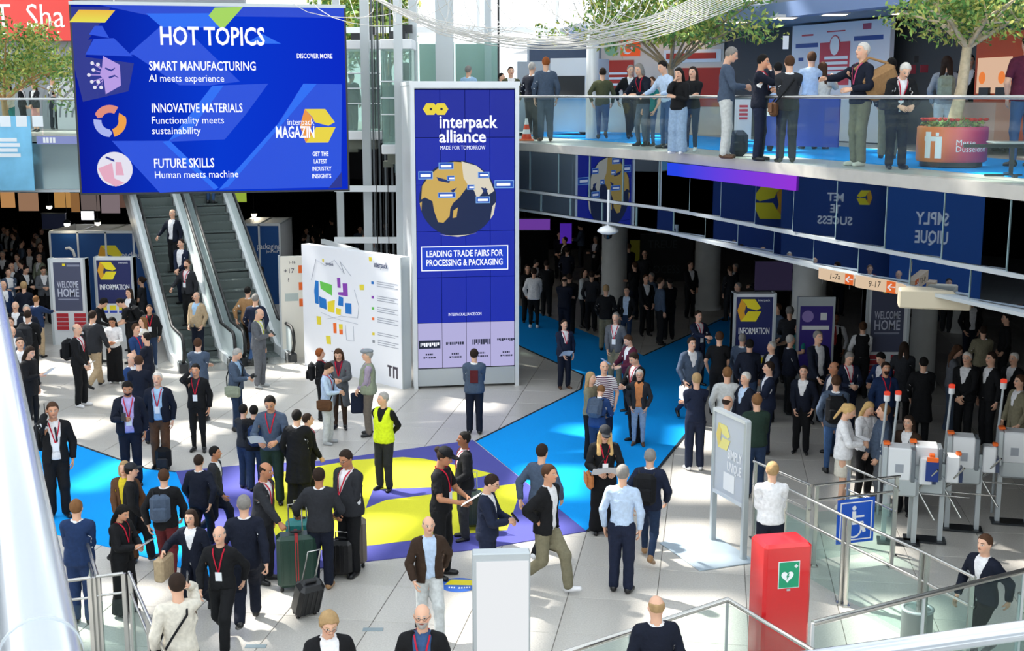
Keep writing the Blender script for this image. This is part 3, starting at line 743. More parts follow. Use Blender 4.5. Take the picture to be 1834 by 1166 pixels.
def emitgrad(name, ca, cb, axis='Z', lo=0.0, hi=1.0, st=1.0, cm=None):
    m = bpy.data.materials.new(name); m.use_nodes = True; nt = m.node_tree; nt.nodes.clear()
    o = node(nt, 'OutputMaterial'); e = node(nt, 'Emission'); tx = node(nt, 'TexCoord'); s = node(nt, 'SeparateXYZ'); r = node(nt, 'ValToRGB')
    mr = node(nt, 'MapRange'); mr.inputs[1].default_value = lo; mr.inputs[2].default_value = hi
    nt.links.new(tx.outputs['Object'], s.inputs[0]); nt.links.new(s.outputs[axis], mr.inputs[0]); nt.links.new(mr.outputs[0], r.inputs[0])
    r.color_ramp.elements[0].color = (*srgb(ca), 1); r.color_ramp.elements[1].color = (*srgb(cb), 1)
    if cm: q = r.color_ramp.elements.new(.5); q.color = (*srgb(cm), 1)
    nt.links.new(r.outputs[0], e.inputs[0]); e.inputs[1].default_value = st; nt.links.new(e.outputs[0], o.inputs[0]); return m
# ================================================================ floor of loose slabs
fl = struct(MB().box((0, 30, -.06), (64, 60, .1)), 'floor', M_JOINT)
tm = MB().box((0, 0, 0), (1.19, 1.19, .012), bev=.004).mesh('tile', M_TILE)
TR = R(-9); ca, sa = math.cos(TR), math.sin(TR); tiles = []
for i in range(-34, 35):
    for j in range(0, 60):
        x, y = i*1.2, j*1.2; X, Y = x*ca-y*sa, x*sa+y*ca
        if Y < 2 or Y > 58 or abs(X) > 27: continue
        tiles.append((math.hypot(X, Y) if (Y > 12.5 and abs(X) < .45*Y+.8) else 500+math.hypot(X, Y), X, Y))
tiles.sort()
for d, X, Y in tiles[:290]: link('tile', tm, fl, (X, Y, -.006), (0, 0, TR))
mb = MB()
for d, X, Y in tiles[290:]: mb.box((X, Y, -.006), (1.19, 1.19, .012), rz=TR)
mb.build('tiles', M_TILE, fl, kind='stuff')
def gpoly(pts, z=0): return [tuple(atz(x, y, z)[:2]) for x, y in pts]
def flat(name, pts, z0, z1, m, label=None, cat=None, parent=None, **k): return MB().prism(gpoly(pts), z0, z1).build(name, m, parent, label=label, cat=cat, **k)
bc_ = flat('carpet', [(925, 545), (925, 617), (1045, 672), (1040, 697), (852, 790), (1050, 952), (1182, 835), (1228, 778), (1262, 700), (1345, 590), (1330, 552), (1216, 608), (1152, 637)], 0, .012, M_BLUEC,
     'bright blue carpet walkway from the dark hall past the tower to the logo carpet', 'carpet')
pc = flat('carpet', [(315, 845), (433, 834), (578, 826), (847, 789), (1050, 952), (945, 970), (861, 984), (667, 1005), (480, 1032), (385, 1042), (350, 935)], 0, .012, M_PURC,
     'violet floor carpet with a large yellow folded logo in mid hall', 'carpet')
flat('logo_print', [(497, 975), (468, 868), (505, 847), (578, 835), (636, 825), (722, 820), (760, 823), (815, 834), (884, 850), (773, 874), (668, 878), (655, 912), (691, 897), (937, 866), (908, 951), (835, 957), (667, 978), (560, 988)], .012, .015, M_YELC, parent=pc, label='yellow folded logo print')
lc_ = flat('carpet', [(20, 762), (53, 769), (132, 794), (211, 822), (264, 840), (315, 845), (350, 935), (386, 1042), (328, 1019), (289, 1007), (202, 982), (97, 957), (20, 940)], 0, .012, M_BLUEC,
     'bright blue carpet at lower left beside the white handrail tube', 'carpet')
M_EDGE = mat('carpet_edge', '141c26', .7)
def edgeline(parent, pts):
    q = [atz(x, y, .012) for x, y in pts]
    for a, b in zip(q, q[1:]): MB().bar(a, b, .05, .008).build('edge_strip', M_EDGE, parent)
edgeline(bc_, [(925, 617), (1045, 672), (1040, 697), (852, 790)]); edgeline(bc_, [(1052, 951), (1182, 835), (1228, 778)]); edgeline(bc_, [(1152, 637), (1216, 608), (1300, 568)])
edgeline(lc_, [(53, 769), (132, 794), (211, 822), (264, 840), (315, 845)])
# ================================================================ big structure
E_ = [(-3.4, 36.75), (.1, 30.6), (3.1, 25.35), (4.25, 21.9), (5.15, 19.1), (6.35, 15.7), (7.6, 12.2), (8.8, 8.8), (9.9, 5.5)]
def walk(pts, step):
    """points along a polyline at even steps"""
    out = [Vector((*pts[0], 0))]; rest = step
    for a, b in zip(pts, pts[1:]):
        a = Vector((*a, 0)); b = Vector((*b, 0)); L = (b-a).length; t = rest
        while t <= L: out.append(a+(b-a)*(t/L)); t += step
        rest = t-L
    return out
outer = [(27, 5.5), (27, 56), (-3.4, 56)]
struct(MB().prism(E_+outer, 5.42, 5.6), 'floor_gallery_right', mat('gallery_stone', 'b9b6af', .35, noise=.05, nscale=5))
struct(MB().prism([(x+.25, y+.12) for x, y in E_]+outer, 4.0, 5.40), 'ceiling_hall_right', M_BLACK)  # underside painted near black for the shade below the gallery
def wallbox(name, a, b, z0, z1, t, m):
    a = Vector((*a, 0)); b = Vector((*b, 0)); c = (a+b)/2; d = b-a
    return struct(MB().box((c.x, c.y, (z0+z1)/2), (d.length, t, z1-z0), rz=math.atan2(d.y, d.x)), name, m)
# mirror-glass fascia of the gallery: two rows of panes, each a part
fa = struct(MB().prism([(x+.03, y+.015) for x, y in E_]+[(x+.3, y+.15) for x, y in E_[::-1]], 4.44, 4.50), 'trim_1', M_SILV)
MB().prism([(x+.0, y+.0) for x, y in E_]+[(x+.3, y+.15) for x, y in E_[::-1]], 3.98, 4.03).build('lower_edge', M_SILV, fa)
def edgepanes(pts, z0, z1, off, th, m, name, parent, gap=.012):
    for a, b in zip(pts, pts[1:]):
        d = (b-a); L = d.length; c = (a+b)/2; nrm = Vector((-d.y, d.x, 0)).normalized()
        if nrm.x < 0: nrm = -nrm
        c = c+nrm*off
        an = math.atan2(d.y, d.x) if c.y > 25.2 else math.atan2(-.894, .447)   # beyond the bend panes are turned saw-tooth, to keep the tower's reflection out
        if m is M_MIRROR: MB().box((a.x+nrm.x*.03, a.y+nrm.y*.03, (z0+z1)/2), (.013, .025, z1-z0), rz=an).build('joint_strip', mat('joint_glass_edge', '7f979c', .3), parent)
        MB().box((c.x+(0 if c.y > 25.2 else .06), c.y, (z0+z1)/2), (L-gap, th, z1-z0), rz=an).build(name, m, parent)
fp = walk(E_, 1.28)
edgepanes(fp, 4.51, 5.41, .05, .02, M_MIRROR, 'mirror_pane', fa)
edgepanes([p+(fp[1]-fp[0])*.4 for p in fp[:-1]], 4.04, 4.43, .05, .02, M_MIRROR, 'mirror_pane', fa)
# gallery balustrade
gb = empty('glass_balustrade', (0.1, 30.6, 5.6), 0, 'long glass balustrade with pale handrail along the upper gallery on the right', 'balustrade')
gb_o = Vector((.1, 30.6, 5.6))
gp = walk(E_[1:], 1.45)
for a, b in zip(gp, gp[1:]):
    d = b-a; c = (a+b)/2; nrm = Vector((-d.y, d.x, 0)).normalized(); nrm = nrm if nrm.x > 0 else -nrm; c += nrm*.06
    link('glass_pane', MB().box((0, 0, 0), (d.length-.02, .016, 1.03)).mesh('glass_pane', M_GLASS), gb, c-gb_o+Vector((0, 0, 6.13)), (0, 0, math.atan2(d.y, d.x)))
MB().tube([p+Vector((.06, .03, 6.685))-gb_o for p in gp], .028, 10).build('handrail', M_STEEL, gb)
# far-left gallery across the back and down the left side
struct(MB().prism([(-32, 36), (-12.2, 36), (-6.2, 41.8), (-3.4, 41.8), (-3.4, 56), (-32, 56)], 5.42, 5.6), 'floor_gallery_back', mat('gallery_stone_b', 'b4b1aa', .4))
struct(MB().prism([(-32, 36.2), (-12.2, 36.2), (-6.2, 42), (-3.4, 42), (-3.4, 56), (-32, 56)], 4.0, 5.40), 'ceiling_hall_back', M_BLACK)  # near-black underside carries the back hall's shade in its colour
struct(MB().prism([(-32, 4), (-16.5, 4), (-16.5, 30), (-15.5, 36), (-32, 36)], 4.0, 5.6), 'floor_gallery_left', mat('gallery_left', '8c8f93', .6))
bf = struct(MB().box((-22.1, 35.98, 4.06), (19.8, .1, .08)), 'trim_2', M_SILV)
for i in range(14):
    MB().box((-12.9-i*1.4, 35.97, 4.75), (1.38, .03, 1.28)).build('fascia_pane', mat('fascia_pane_grey', '9fb2b4', .12, metal=.6), bf)
# dark halls: back and side walls shut out the sky; their black is painted shade
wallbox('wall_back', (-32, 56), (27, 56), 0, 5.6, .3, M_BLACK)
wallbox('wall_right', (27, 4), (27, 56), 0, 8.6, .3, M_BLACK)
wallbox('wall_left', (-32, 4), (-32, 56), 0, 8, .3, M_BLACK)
struct(MB().box((0, -3.2, 2.9), (60, .3, 6.4)), 'wall_front', M_LGREY)
struct(MB().prism([(-8, -3), (8, -3), (8, .6), (-8, .6)], 5.3, 5.6), 'floor_near_gallery', M_LGREY)
# upper storey of the right gallery: ceiling and back walls
CE = [(2.0, 40), (4.6, 33.5), (6.9, 27.2), (8.8, 22), (10.6, 16), (12, 9)]
struct(MB().prism(CE+[(27, 9), (27, 56), (0, 56)], 8.5, 8.9), 'ceiling_upper', mat('ceiling_upper', '8b929c', .7))
tr = struct(MB().prism([(x-.25, y-.1) for x, y in CE]+[(x+.05, y+.03) for x, y in CE[::-1]], 8.42, 8.75), 'trim_3', mat('ceiling_fascia', '6f84ab', .5))
for i, (x, y) in enumerate([(1406, 30), (1495, 24), (1620, 22), (1240, 62), (1318, 38), (1560, 42), (1700, 30)]):
    p = atz(x, y, 8.44); o = MB().box((0, 0, 0), (.55, .55, .06), bev=.01).build('ceiling_light', mat('light_frame', 'c8c8c8', .5), loc=p, label='square recessed warm light in the upper gallery ceiling, no. %s from the left' % ['four', 'five', 'seven', 'one', 'three', 'six', 'eight'][i] if 0 else None)
    MB().box((0, 0, -.035), (.45, .45, .01)).build('diffuser', mat('lamp_warm', 'ffe2b8', emit=4), o)
    tag(o, ['square warm ceiling light above the white wall poster\'s left edge', 'square warm ceiling light above the red panel of the white poster', 'square ceiling light just left of the right tree\'s branches', 'square ceiling light over the flag stand', 'square ceiling light right of the middle tree', 'square ceiling light deeper in, above the dark wall', 'square ceiling light behind the right tree crown'][i], 'light')
W0, W1, W2 = (6.0, 37.5), (8.05, 33), (11.2, 24.5)
wallbox('wall_upper_a', (0.5, 43), (10, 43), 5.6, 8.5, .2, mat('pale_wall', 'a7b0ba', .7))
wallbox('wall_upper_b', W0, W1, 5.6, 8.5, .2, M_GREYW); wallbox('wall_upper_c', W1, W2, 5.6, 8.5, .2, M_GREYW); wallbox('wall_upper_d', W2, (13.5, 14), 5.6, 8.5, .2, mat('dark_wall', '2b2f36', .7))
gc = MB().prism([(.5, 36), (3.5, 28.5), (5.6, 22), (6.95, 17.2), (8.6, 12.2), (10.2, 12.6), (9.4, 19), (8.0, 25), (6.3, 31.4), (4, 40), (1, 41)], 5.6, 5.615).build('carpet', M_BLUEC, label='bright blue carpet along the upper gallery floor', cat='carpet')
MB().bar((3.05, 24.9, 5.3), (4.62, 20.7, 5.3), .03, .24).build('light_band', emitgrad('band_blue_violet', '2a4af0', '9a3ae0', 'Y', 24.5, 20.8, .9), label='glowing blue to violet light band under the edge of the upper gallery', cat='light')
# roof: truss grid with glass between, high over the atrium; it breaks the sun into patches
rf = struct(MB().box((-3, 20, 15.9), (46, .5, .3)).box((-3, 44, 15.9), (46, .5, .3)).box((-3, 1, 15.9), (46, .5, .3)), 'ceiling_atrium_frame', M_WMET)
for i in range(17): MB().bar((-26+i*2.6, 0, 15.5), (-18+i*2.6, 46, 15.5), .95, .6).build('beam', M_WMET, rf)
for j in range(16): MB().bar((-27, 1+j*3.0, 16.2), (22, -1.5+j*3.0, 16.2), .95, .5).build('beam', M_WMET, rf)
for i in range(9):
    MB().bar((-27+i*6, 0, 16.9), (-34+i*6+22, 46, 16.9), .7, .3).build('brace', M_WMET, rf)
# glazed back of the atrium, with white mullions and planting outside
gw = struct(MB().box((-4, 46, 9.0), (30, .2, .2)).box((-4, 46, 12.5), (30, .2, .2)), 'window_1', M_WMET)
for i in range(11): MB().box((-18+i*2.8, 46, 9.2), (.12, .14, 7)).build('mullion', M_WMET, gw)
# upper left: grey wall, red shop fascia
wallbox('wall_upper_left', (-32, 44), (-9, 44), 5.6, 12, .2, mat('grey_render', '8f959b', .8))
# columns
for i, (x, yb, Y, wpx) in enumerate([(1100, 0, 39, 46), (1267, 0, 40, 46), (1450, 0, 30.5, 60), (1660, 0, 29, 46), (1720, 0, 36, 40)]):
    p = aty(x, 500, Y); r = wpx/FP*Y/2
    MB().lathe((0, 0, 0), [(r+.05, 0), (r+.05, .12), (r, .14), (r, 4.0)], 28).build('column', M_CONC, loc=(p.x, Y, 0), label=['round pale column behind the ceiling camera in the dark hall', 'round grey column in mid dark hall, left of the information stand', 'round pale column behind the violet poster stand', 'round dark grey column right of the welcome sign on the right', 'faint round column deep in the dark right corner'][i], cat='column')
# ================================================================ LED screen (left)
def logo(P, x, y, s, m1, m2, parent, d=.006, name='logo', flip=False):
    f = lambda pts: [(x+(1-a if flip else a)*s, y+b*s) for a, b in pts]
    o = P.poly(f([(.0, .5), (.15, .97), (.36, .72), (.30, .42), (.34, .26), (.15, .03)]), d, name=name, m=m2, parent=parent)
    P.poly(f([(.15, .97), (.72, .97), (.98, .6), (.80, .50), (.42, .60), (.36, .74)]), d+.001, name=name, m=m1, parent=parent)
    P.poly(f([(.45, .46), (1.0, .46), (.78, .03), (.15, .03), (.34, .28)]), d+.001, name=name, m=m1, parent=parent)
TL, BL = aty(131, 8, 26.4), aty(147, 346, 26.4); TR_, BR = aty(617, 4, 27.5), aty(623, 328, 27.5)
o3 = Vector((BL.x, BL.y, BL.z)); u = Vector((BR.x-BL.x, BR.y-BL.y, 0)); SW = u.length; SHh = TL.z-BL.z
led = empty('display_screen', (0, 0, 0), 0, 'huge blue hanging LED screen reading hot topics, at upper left over the escalators', 'screen')
P = Panel(o3, u)
MB().prism([(-.04, -.04), (SW+.04, -.04), (SW+.04, SHh+.04), (-.04, SHh+.04)], -.35, -.005, M=P.M).build('housing', M_DARK, led)
MB().prism([(-.04, SHh), (SW+.04, SHh), (SW+.04, SHh+.07), (-.04, SHh+.07)], -.36, .02, M=P.M).build('top_rail', M_SILV, led)
for t in (.15, .85): MB().tube([P.M@Vector((SW*t, SHh, -.2)), P.M@Vector((SW*t, SHh+7, -.2))], .012, 6).build('suspension_cable', M_STEEL, led)
PW, PH = SW/489., SHh/333.
def sx(x, y): return ((x-131-(y-8)*.045)*PW*(1+.0), (1-(y-8)/(338.-(x-147)*.03))*SHh)
P.rect(0, 0, SW, SHh, 0, .002, name='display_face', m=emitgrad('led_blue', '0a1c9a', '0d2bc4', 'X', o3.x, o3.x+SW, 1.0, '0a3ad0'), parent=led)
def spoly(pts, m, d=.003, name='graphic', **k): P.poly([sx(*p) for p in pts], d, .002, name=name, m=m, parent=led, **k)
mA = mat('led_mid', '0d48da', emit=1.0); mB = mat('led_light', '1268f2', emit=1.0); mC = mat('led_dark', '10228a', emit=1.0); mD = mat('led_mid_two', '0b3fce', emit=1.0)
spoly([(131, 12), (200, 12), (175, 50), (160, 70), (168, 68), (155, 100), (240, 110), (230, 160), (150, 180), (136, 120)], mC)
spoly([(265, 25), (620, 25), (620, 6), (180, 8)], mD, .004)
spoly([(262, 22), (375, 20), (395, 45), (290, 46)], mB, .005)
spoly([(285, 46), (330, 46), (430, 140), (372, 148), (320, 148), (240, 95), (230, 95)], mA, .0045)
spoly([(470, 55), (505, 72), (440, 72)], mB, .005)
spoly([(155, 96), (170, 68), (205, 66), (238, 98)], mA, .005); spoly([(162, 60), (172, 45), (185, 45), (197, 66)], mA, .005)
spoly([(380, 148), (482, 143), (440, 200), (403, 244), (300, 250), (355, 190)], mA, .004); spoly([(380, 148), (400, 148), (340, 230), (301, 248), (340, 200)], mB, .005)
spoly([(200, 250), (300, 248), (388, 336), (285, 343)], mA, .0045); spoly([(290, 250), (303, 248), (392, 332), (384, 336)], mB, .005)
spoly([(547, 142), (619, 142), (621, 300), (600, 328), (392, 336), (500, 215)], mA, .005); spoly([(547, 142), (572, 142), (410, 330), (392, 336), (505, 210)], mB, .006)
spoly([(597, 330), (622, 300), (623, 328)], mC, .007)
mOY = emitgrad('led_parallelogram', 'e8e05a', 'f29a40', 'Z', 8.2, 8.6, 1.0)
spoly([(128, 39), (145, 17), (208, 17), (190, 39)], mOY, .007, 'graphic'); mGY = mat('led_lime', 'a6d85a', emit=.95)
spoly([(384, 10), (435, 8), (398, 49), (388, 40), (373, 24)], mGY, .007)
def stext(t, x, y, s, fitpx=None, m=EW, **k):
    a, b = sx(x, y); P.text(t, a, b, s*PH*1.42, .012, m=m, parent=led, fitw=(fitpx*PW if fitpx else None), **k)
stext('HOT TOPICS', 380, 62, 32, 188, bold=.02)
stext('SMART MANUFACTURING', 363, 114, 16, 192, bold=.015); stext('AI meets experience', 334, 136, 13, 135)
stext('INNOVATIVE MATERIALS', 353, 189, 16, 164, bold=.015); stext('Functionality meets', 336, 211, 13, 130); stext('sustainability', 315, 230, 13, 88)
stext('FUTURE SKILLS', 329, 289, 17, 109, bold=.015); stext('Human meets machine', 352, 309, 13, 152)
stext('DISCOVER MORE', 567, 93, 8.5, 66, bold=.02)
for i, t in enumerate(('GET THE', 'LATEST', 'INDUSTRY', 'INSIGHTS')): stext(t, 581+(3 if len(t) > 7 else 0), 268+i*13.4, 8, 30 if i == 0 else 25 if i == 1 else 36, bold=.02)
xx, yy = sx(543, 250); logo(P, xx, yy, 66*PH, EY, EO, led, .009)
stext('interpack', 543, 211, 12, 50); stext('MAGAZIN', 533, 230, 21, 72, bold=.02)
# round icons
mL = mat('led_lilac', 'b79ae6', emit=.95); mP = mat('led_pink', 'e6aac2', emit=.95); mS = mat('led_salmon', 'e08a78', emit=.95); mLV = mat('led_lavender', 'a9b4f0', emit=.95); mWH = mat('led_paper', 'e6e4f2', emit=.95); mOR = mat('led_arrow', 'f0a03c', emit=.95)
spoly([(186, 98), (215, 113), (217, 150), (190, 166), (187, 140), (180, 132), (184, 118)], mL, .008, 'icon')
for x, y in ((167, 111), (177, 113), (169, 123), (161, 132), (166, 144), (177, 144), (171, 154), (182, 154)):
    a, b = sx(x, y); P.disc(a, b, 3.2*PH, d=.008, name='icon_dot', m=mWH, parent=led, n=12); spoly([(x, y-.8), (186, 130+(y-130)*.4), (186, 132+(y-130)*.4), (x, y+.8)], mL, .008, 'icon_line')
spoly([(190, 118), (200, 122), (207, 118), (206, 121), (200, 125), (189, 121)], mC, .011, 'icon_line'); spoly([(195, 135), (206, 131), (214, 137), (206, 134), (197, 138)], mC, .011, 'icon_line')
def arc(cx, cy, r0, r1, a0, a1, m, head=12):
    pts = [(cx+r1*math.cos(R(a)), cy-r1*math.sin(R(a))) for a in np.linspace(a0, a1, 10)]+[(cx+(r0+r1)/2*math.cos(R(a1+head)), cy-(r0+r1)/2*math.sin(R(a1+head)))]+[(cx+r0*math.cos(R(a)), cy-r0*math.sin(R(a))) for a in np.linspace(a1, a0, 10)]
    spoly(pts, m, .008, 'icon')
arc(197, 214, 15, 29, 60, 155, mS); arc(197, 214, 15, 29, 175, 268, mLV); arc(197, 214, 15, 29, -75, 15, mOR, 28)
a, b = sx(205, 301)
P.disc(a, b, 31*PH, n=28, d=.008, name='icon', m=mWH, parent=led); spoly([(175, 300), (200, 290), (204, 318), (222, 326), (206, 333), (186, 322)], mP, .011, 'icon'); spoly([(206, 288), (216, 288), (221, 312), (206, 312)], mP, .011, 'icon')
spoly([(190, 278), (204, 284), (204, 288), (188, 281)], mC, .011, 'icon_line')
# ================================================================ display tower
TWL, TWR = atz(742, 697), atz(929, 690); ut = (TWR-TWL); TW = ut.length; TH = 6.98; un = ut.normalized(); tn = un.cross(Vector((0, 0, 1)))
tw = empty('display_tower', (0, 0, 0), 0, 'tall square tower with a blue video wall showing a globe, hall centre', 'display')
mbt = MB(); c = (TWL+TWR)/2-tn*TW/2; rz = math.atan2(un.y, un.x)
mbt.box((c.x, c.y, TH/2+.02), (TW-.1, TW-.1, TH-.1), rz=rz)
mbt.build('core', M_SILV, tw)
def panelblue(i): return mat('panel_blue_%d' % (i % 3), ('041fa6', '0524b4', '041c98')[i % 3], emit=.85)  # own screen blues of the video panels
def towerface(o, u, tiles=True):
    P = Panel(o, u); fr = MB()
    for a in ((0, 0, .09, TH), (TW-.09, 0, .09, TH), (.09, TH-.1, TW-.18, .1)): fr.prism([(a[0], a[1]), (a[0]+a[2], a[1]), (a[0]+a[2], a[1]+a[3]), (a[0], a[1]+a[3])], -.06, .035, M=P.M)
    fr.build('frame', M_WMET, tw); z0, z1 = .48, TH-.14; rh = (z1-z0)/6; cw = (TW-.2)/4
    P.rect(.1, .06, TW-.2, .40, -.02, .02, name='plinth', m=M_SILV, parent=tw)
    P.rect(.09, z0-.02, TW-.18, z1-z0+.04, -.05, .01, name='backing', m=M_BLACK, parent=tw)
    for r in range(6):
        for q in range(4): P.rect(.1+q*cw+.006, z0+r*rh+.006, cw-.012, rh-.012, -.035, .03, name='display_panel', m=mat('panel_lavender', 'b4b0de', emit=.95) if r == 0 else panelblue(0 if r > 4 else 1), parent=tw)
    px = lambda x, y: ((x-742+(y-420)*(-.0175)*(0))*TW/187., z0+(655-y)*(z1-z0)/(655-163.))
    def T(t, x, y, s, w=None, m=EW, **k): a, b = px(x, y); P.text(t, a, b, s*.0138*1.35, .012, m=m, parent=tw, fitw=(w*TW/187 if w else None), **k)
    pp = lambda pts, m, d=.004, name='graphic': P.poly([px(*p) for p in pts], d, .002, name=name, m=m, parent=tw)
    for cx in (776, 794):
        a, b = px(cx, 196); P.poly([(a+.17*math.cos(R(60*i)), b+.15*math.sin(R(60*i))) for i in range(6)], .004, .002, name='logo', m=EY, parent=tw)
        a, b = px(cx+1, 196); P.disc(a, b, .03, n=8, d=.008, m=mat('panel_dark', '10204a', emit=.6), parent=tw, name='logo')
    T('interpack', 840, 219, 21, 100, bold=.02); T('alliance', 831, 244, 21, 81, bold=.02); T('MADE FOR TOMORROW', 831, 263, 7, 78)
    # globe: ocean disc and land outlines
    gx, gy, gr = 822, 352, 67
    def gc(x, y): return px(gx+x*gr, gy-y*gr)
    a, b = px(gx, gy); P.disc(a, b, gr*TW/187, gr*(z1-z0)/492., n=40, d=.004, name='globe', m=mat('globe_ocean', '0a2456', emit=.7), parent=tw)
    gl = mat('globe_land', 'd9b45c', emit=.85); gh = mat('globe_highland', 'e4dcc8', emit=.9); gd = mat('globe_sea', '0c2f74', emit=.8)
    L = lambda pts, m=gl, d=.007: P.poly([gc(*p) for p in pts], d, .002, name='globe_land', m=m, parent=tw)
    L([(-.95, .0), (-.92, .35), (-.7, .65), (-.45, .85), (-.1, .97), (.2, .95), (.45, .8), (.35, .4), (.22, .28), (.05, .05), (-.12, -.1), (-.2, -.25), (-.22, -.45), (-.38, -.62), (-.52, -.6), (-.62, -.3), (-.66, -.05), (-.85, .05)])
    L([(.1, .98), (.5, .86), (.8, .58), (.95, .2), (.8, .1), (.72, .3), (.62, .12), (.5, .0), (.42, .22), (.3, .3), (.15, .55)], gh, .008)
    L([(-.12, -.3), (.0, -.22), (-.04, -.48), (-.14, -.5)]); L([(.9, -.2), (.99, -.1), (.93, -.42), (.84, -.55)], gh); L([(-.99, -.1), (-.93, -.05), (-.95, -.3)])
    L([(-.55, .58), (-.2, .48), (-.22, .42), (-.5, .48)], gd, .011); L([(.6, .3), (.78, .25), (.7, .12)], gd, .011); L([(-.2, .22), (-.02, .3), (-.12, .16)], gd, .011)
    L([(-.5, -.93), (.0, -1.0), (.5, -.9), (.2, -.95), (-.2, -.96)], gh, .009)
    for (x, y, w, h) in ((754, 303, 25, 14), (789, 288, 26, 12), (803, 311, 14, 9), (787, 340, 31, 10), (838, 327, 13, 9), (857, 305, 20, 11), (886, 320, 34, 14), (853, 348, 25, 12)):
        (a, b), (c_, d_) = px(x, y+h), px(x+w, y)
        P.rect(a, b, c_-a, d_-b, .010, .002, name='callout', m=mat('callout_blue', '1450c0', emit=.9), parent=tw); P.frame(a, b, c_-a, d_-b, .018, .013, .002, name='callout_frame', m=mat('callout_edge', '7fb0ee', emit=.9), parent=tw)
        P.rect(a+.05, b+(d_-b)*.3, (c_-a)*.7, (d_-b)*.35, .013, .002, name='callout_line', m=EW, parent=tw)
    (a, b), (c_, d_) = px(757, 479), px(910, 435)
    P.rect(a, b, c_-a, d_-b, .006, .002, name='banner', m=mat('panel_banner', '0d3fd0', emit=.9), parent=tw); P.frame(a, b, c_-a, d_-b, .022, .009, .002, name='banner_frame', m=EW, parent=tw)
    T('LEADING TRADE FAIRS FOR', 833, 449, 11, 134, bold=.02); T('PROCESSING & PACKAGING', 833, 465, 11, 134, bold=.02); T('INTERPACKALLIANCE.COM', 833, 558, 5.5, 58)
    dk = mat('panel_ink', '2a3050', emit=.5)
    def bars(cx, y, w, h, m, seed):
        rr = random.Random(seed); x = cx-w/2
        while x < cx+w/2:
            q = 1.2+rr.random()*2.2; (a, b), (c_, d_) = px(x, y+h*(1 if rr.random() > .3 else .7)), px(x+q, y); P.rect(a, b, c_-a, d_-b, .006, .002, name='logo_mark', m=m, parent=tw); x += q+1
    (a, b), (c_, d_) = px(751, 619), px(789, 604); P.rect(a, b, c_-a, d_-b, .003, .002, name='logo_plate', m=mat('panel_ink2', '1a2a4c', emit=.5), parent=tw)
    bars(770, 608, 32, 7, EW, 1); bars(815, 608, 32, 5, dk, 2); bars(862, 604, 32, 10, dk, 3); bars(906, 604, 32, 5, dk, 4)
    for cx in (769, 815, 862, 906): bars(cx, 628, 12, 3, dk, 5); bars(cx, 634, 20, 3, dk, 6)
towerface(TWL, un)
for k, (oo, uu) in enumerate(((TWR, -tn), (TWL-tn*TW+un*TW, -un), (TWL-tn*TW, tn))):
    P2 = Panel(oo, uu); P2.rect(.05, .05, TW-.1, TH-.1, -.05, .06, name='back_cladding', m=M_WMET, parent=tw)
MB().box((c.x, c.y, TH), (TW+.04, TW+.04, .09), rz=rz).build('cap', M_WMET, tw)
# ================================================================ map board
A, Bp = Vector((*atz(546, 654)[:2], 0)), Vector((*atz(721, 697)[:2], 0)); ub = (Bp-A); BW = ub.length; P = Panel(A, ub); BH = 3.08
bd = empty('map_board', (0, 0, 0), 0, 'large white board printed with a coloured exhibition ground map, left of the display tower', 'board')
MB().prism([(0, 0), (BW, 0), (BW, BH), (0, BH)], -.24, 0, M=P.M).build('panel', [mat('board_white', 'eceef4', .5)], bd)
MB().prism([(BW, 0), (BW+.03, 0), (BW+.03, BH), (BW, BH)], -.25, .01, M=P.M).build('end_profile', M_SILV, bd)
bp = lambda x, y: ((x-8)/715.*BW, (1-(y-(40+(x-5)*.14))/(880+(x-5)*.155))*BH)   # from the photograph's enlarged crop
def bpoly(pts, c, name='map_block'): P.poly([bp(*p) for p in pts], .002, .002, name=name, m=mat('ink_'+c, c, .6), parent=bd)
for pts, c in (([(110, 305), (135, 310), (132, 480), (105, 470), (100, 380)], '1673c4'), ([(145, 310), (235, 340), (235, 420), (150, 365)], '63bf4c'), ([(135, 420), (190, 445), (192, 520), (138, 500)], '1673c4'), ([(200, 462), (255, 452), (248, 545), (200, 535)], 'e4cf2e'),
               ([(275, 290), (298, 290), (300, 365), (278, 360)], '8a3fae'), ([(315, 330), (350, 332), (352, 428), (282, 415), (282, 395), (318, 395)], '8a3fae'), ([(285, 425), (318, 435), (316, 500), (278, 490)], '1673c4'), ([(330, 475), (376, 480), (376, 560), (332, 552)], '1673c4'), ([(262, 510), (300, 520), (296, 565), (262, 555)], 'e4cf2e'),
               ([(238, 620), (262, 622), (262, 698), (240, 695)], 'ec6a20'), ([(280, 630), (308, 632), (308, 670), (282, 668)], 'e4cf2e'), ([(282, 670), (308, 672), (308, 708), (284, 706)], 'ec6a20'), ([(112, 565), (145, 570), (147, 630), (115, 625)], 'e4d23a'), ([(180, 712), (215, 716), (218, 778), (185, 772)], 'e4d23a'), ([(438, 342), (470, 342), (470, 382), (440, 382)], 'e4d23a'), ([(508, 138), (528, 142), (528, 172), (510, 170)], 'e4cf2e'), ([(168, 150), (180, 152), (180, 172), (168, 170)], 'e4cf2e')): bpoly(pts, c)
for i, c in enumerate(('1673c4', '8a3fae', '63bf4c', 'ec6a20', 'e4cf2e', '888c94')):
    y = (318, 425, 508, 585, 698, 755)[i]; bpoly([(522, y), (538, y+2), (538, y+22), (522, y+20)], c, 'legend_mark')
    for k in range(3 if i != 4 else 2): a, b = bp(560, y+5+k*16); P.rect(a, b, .75-.12*(k % 2), .018, .002, .002, name='legend_line', m=mat('ink_grey', 'a4a8b4', .6), parent=bd)
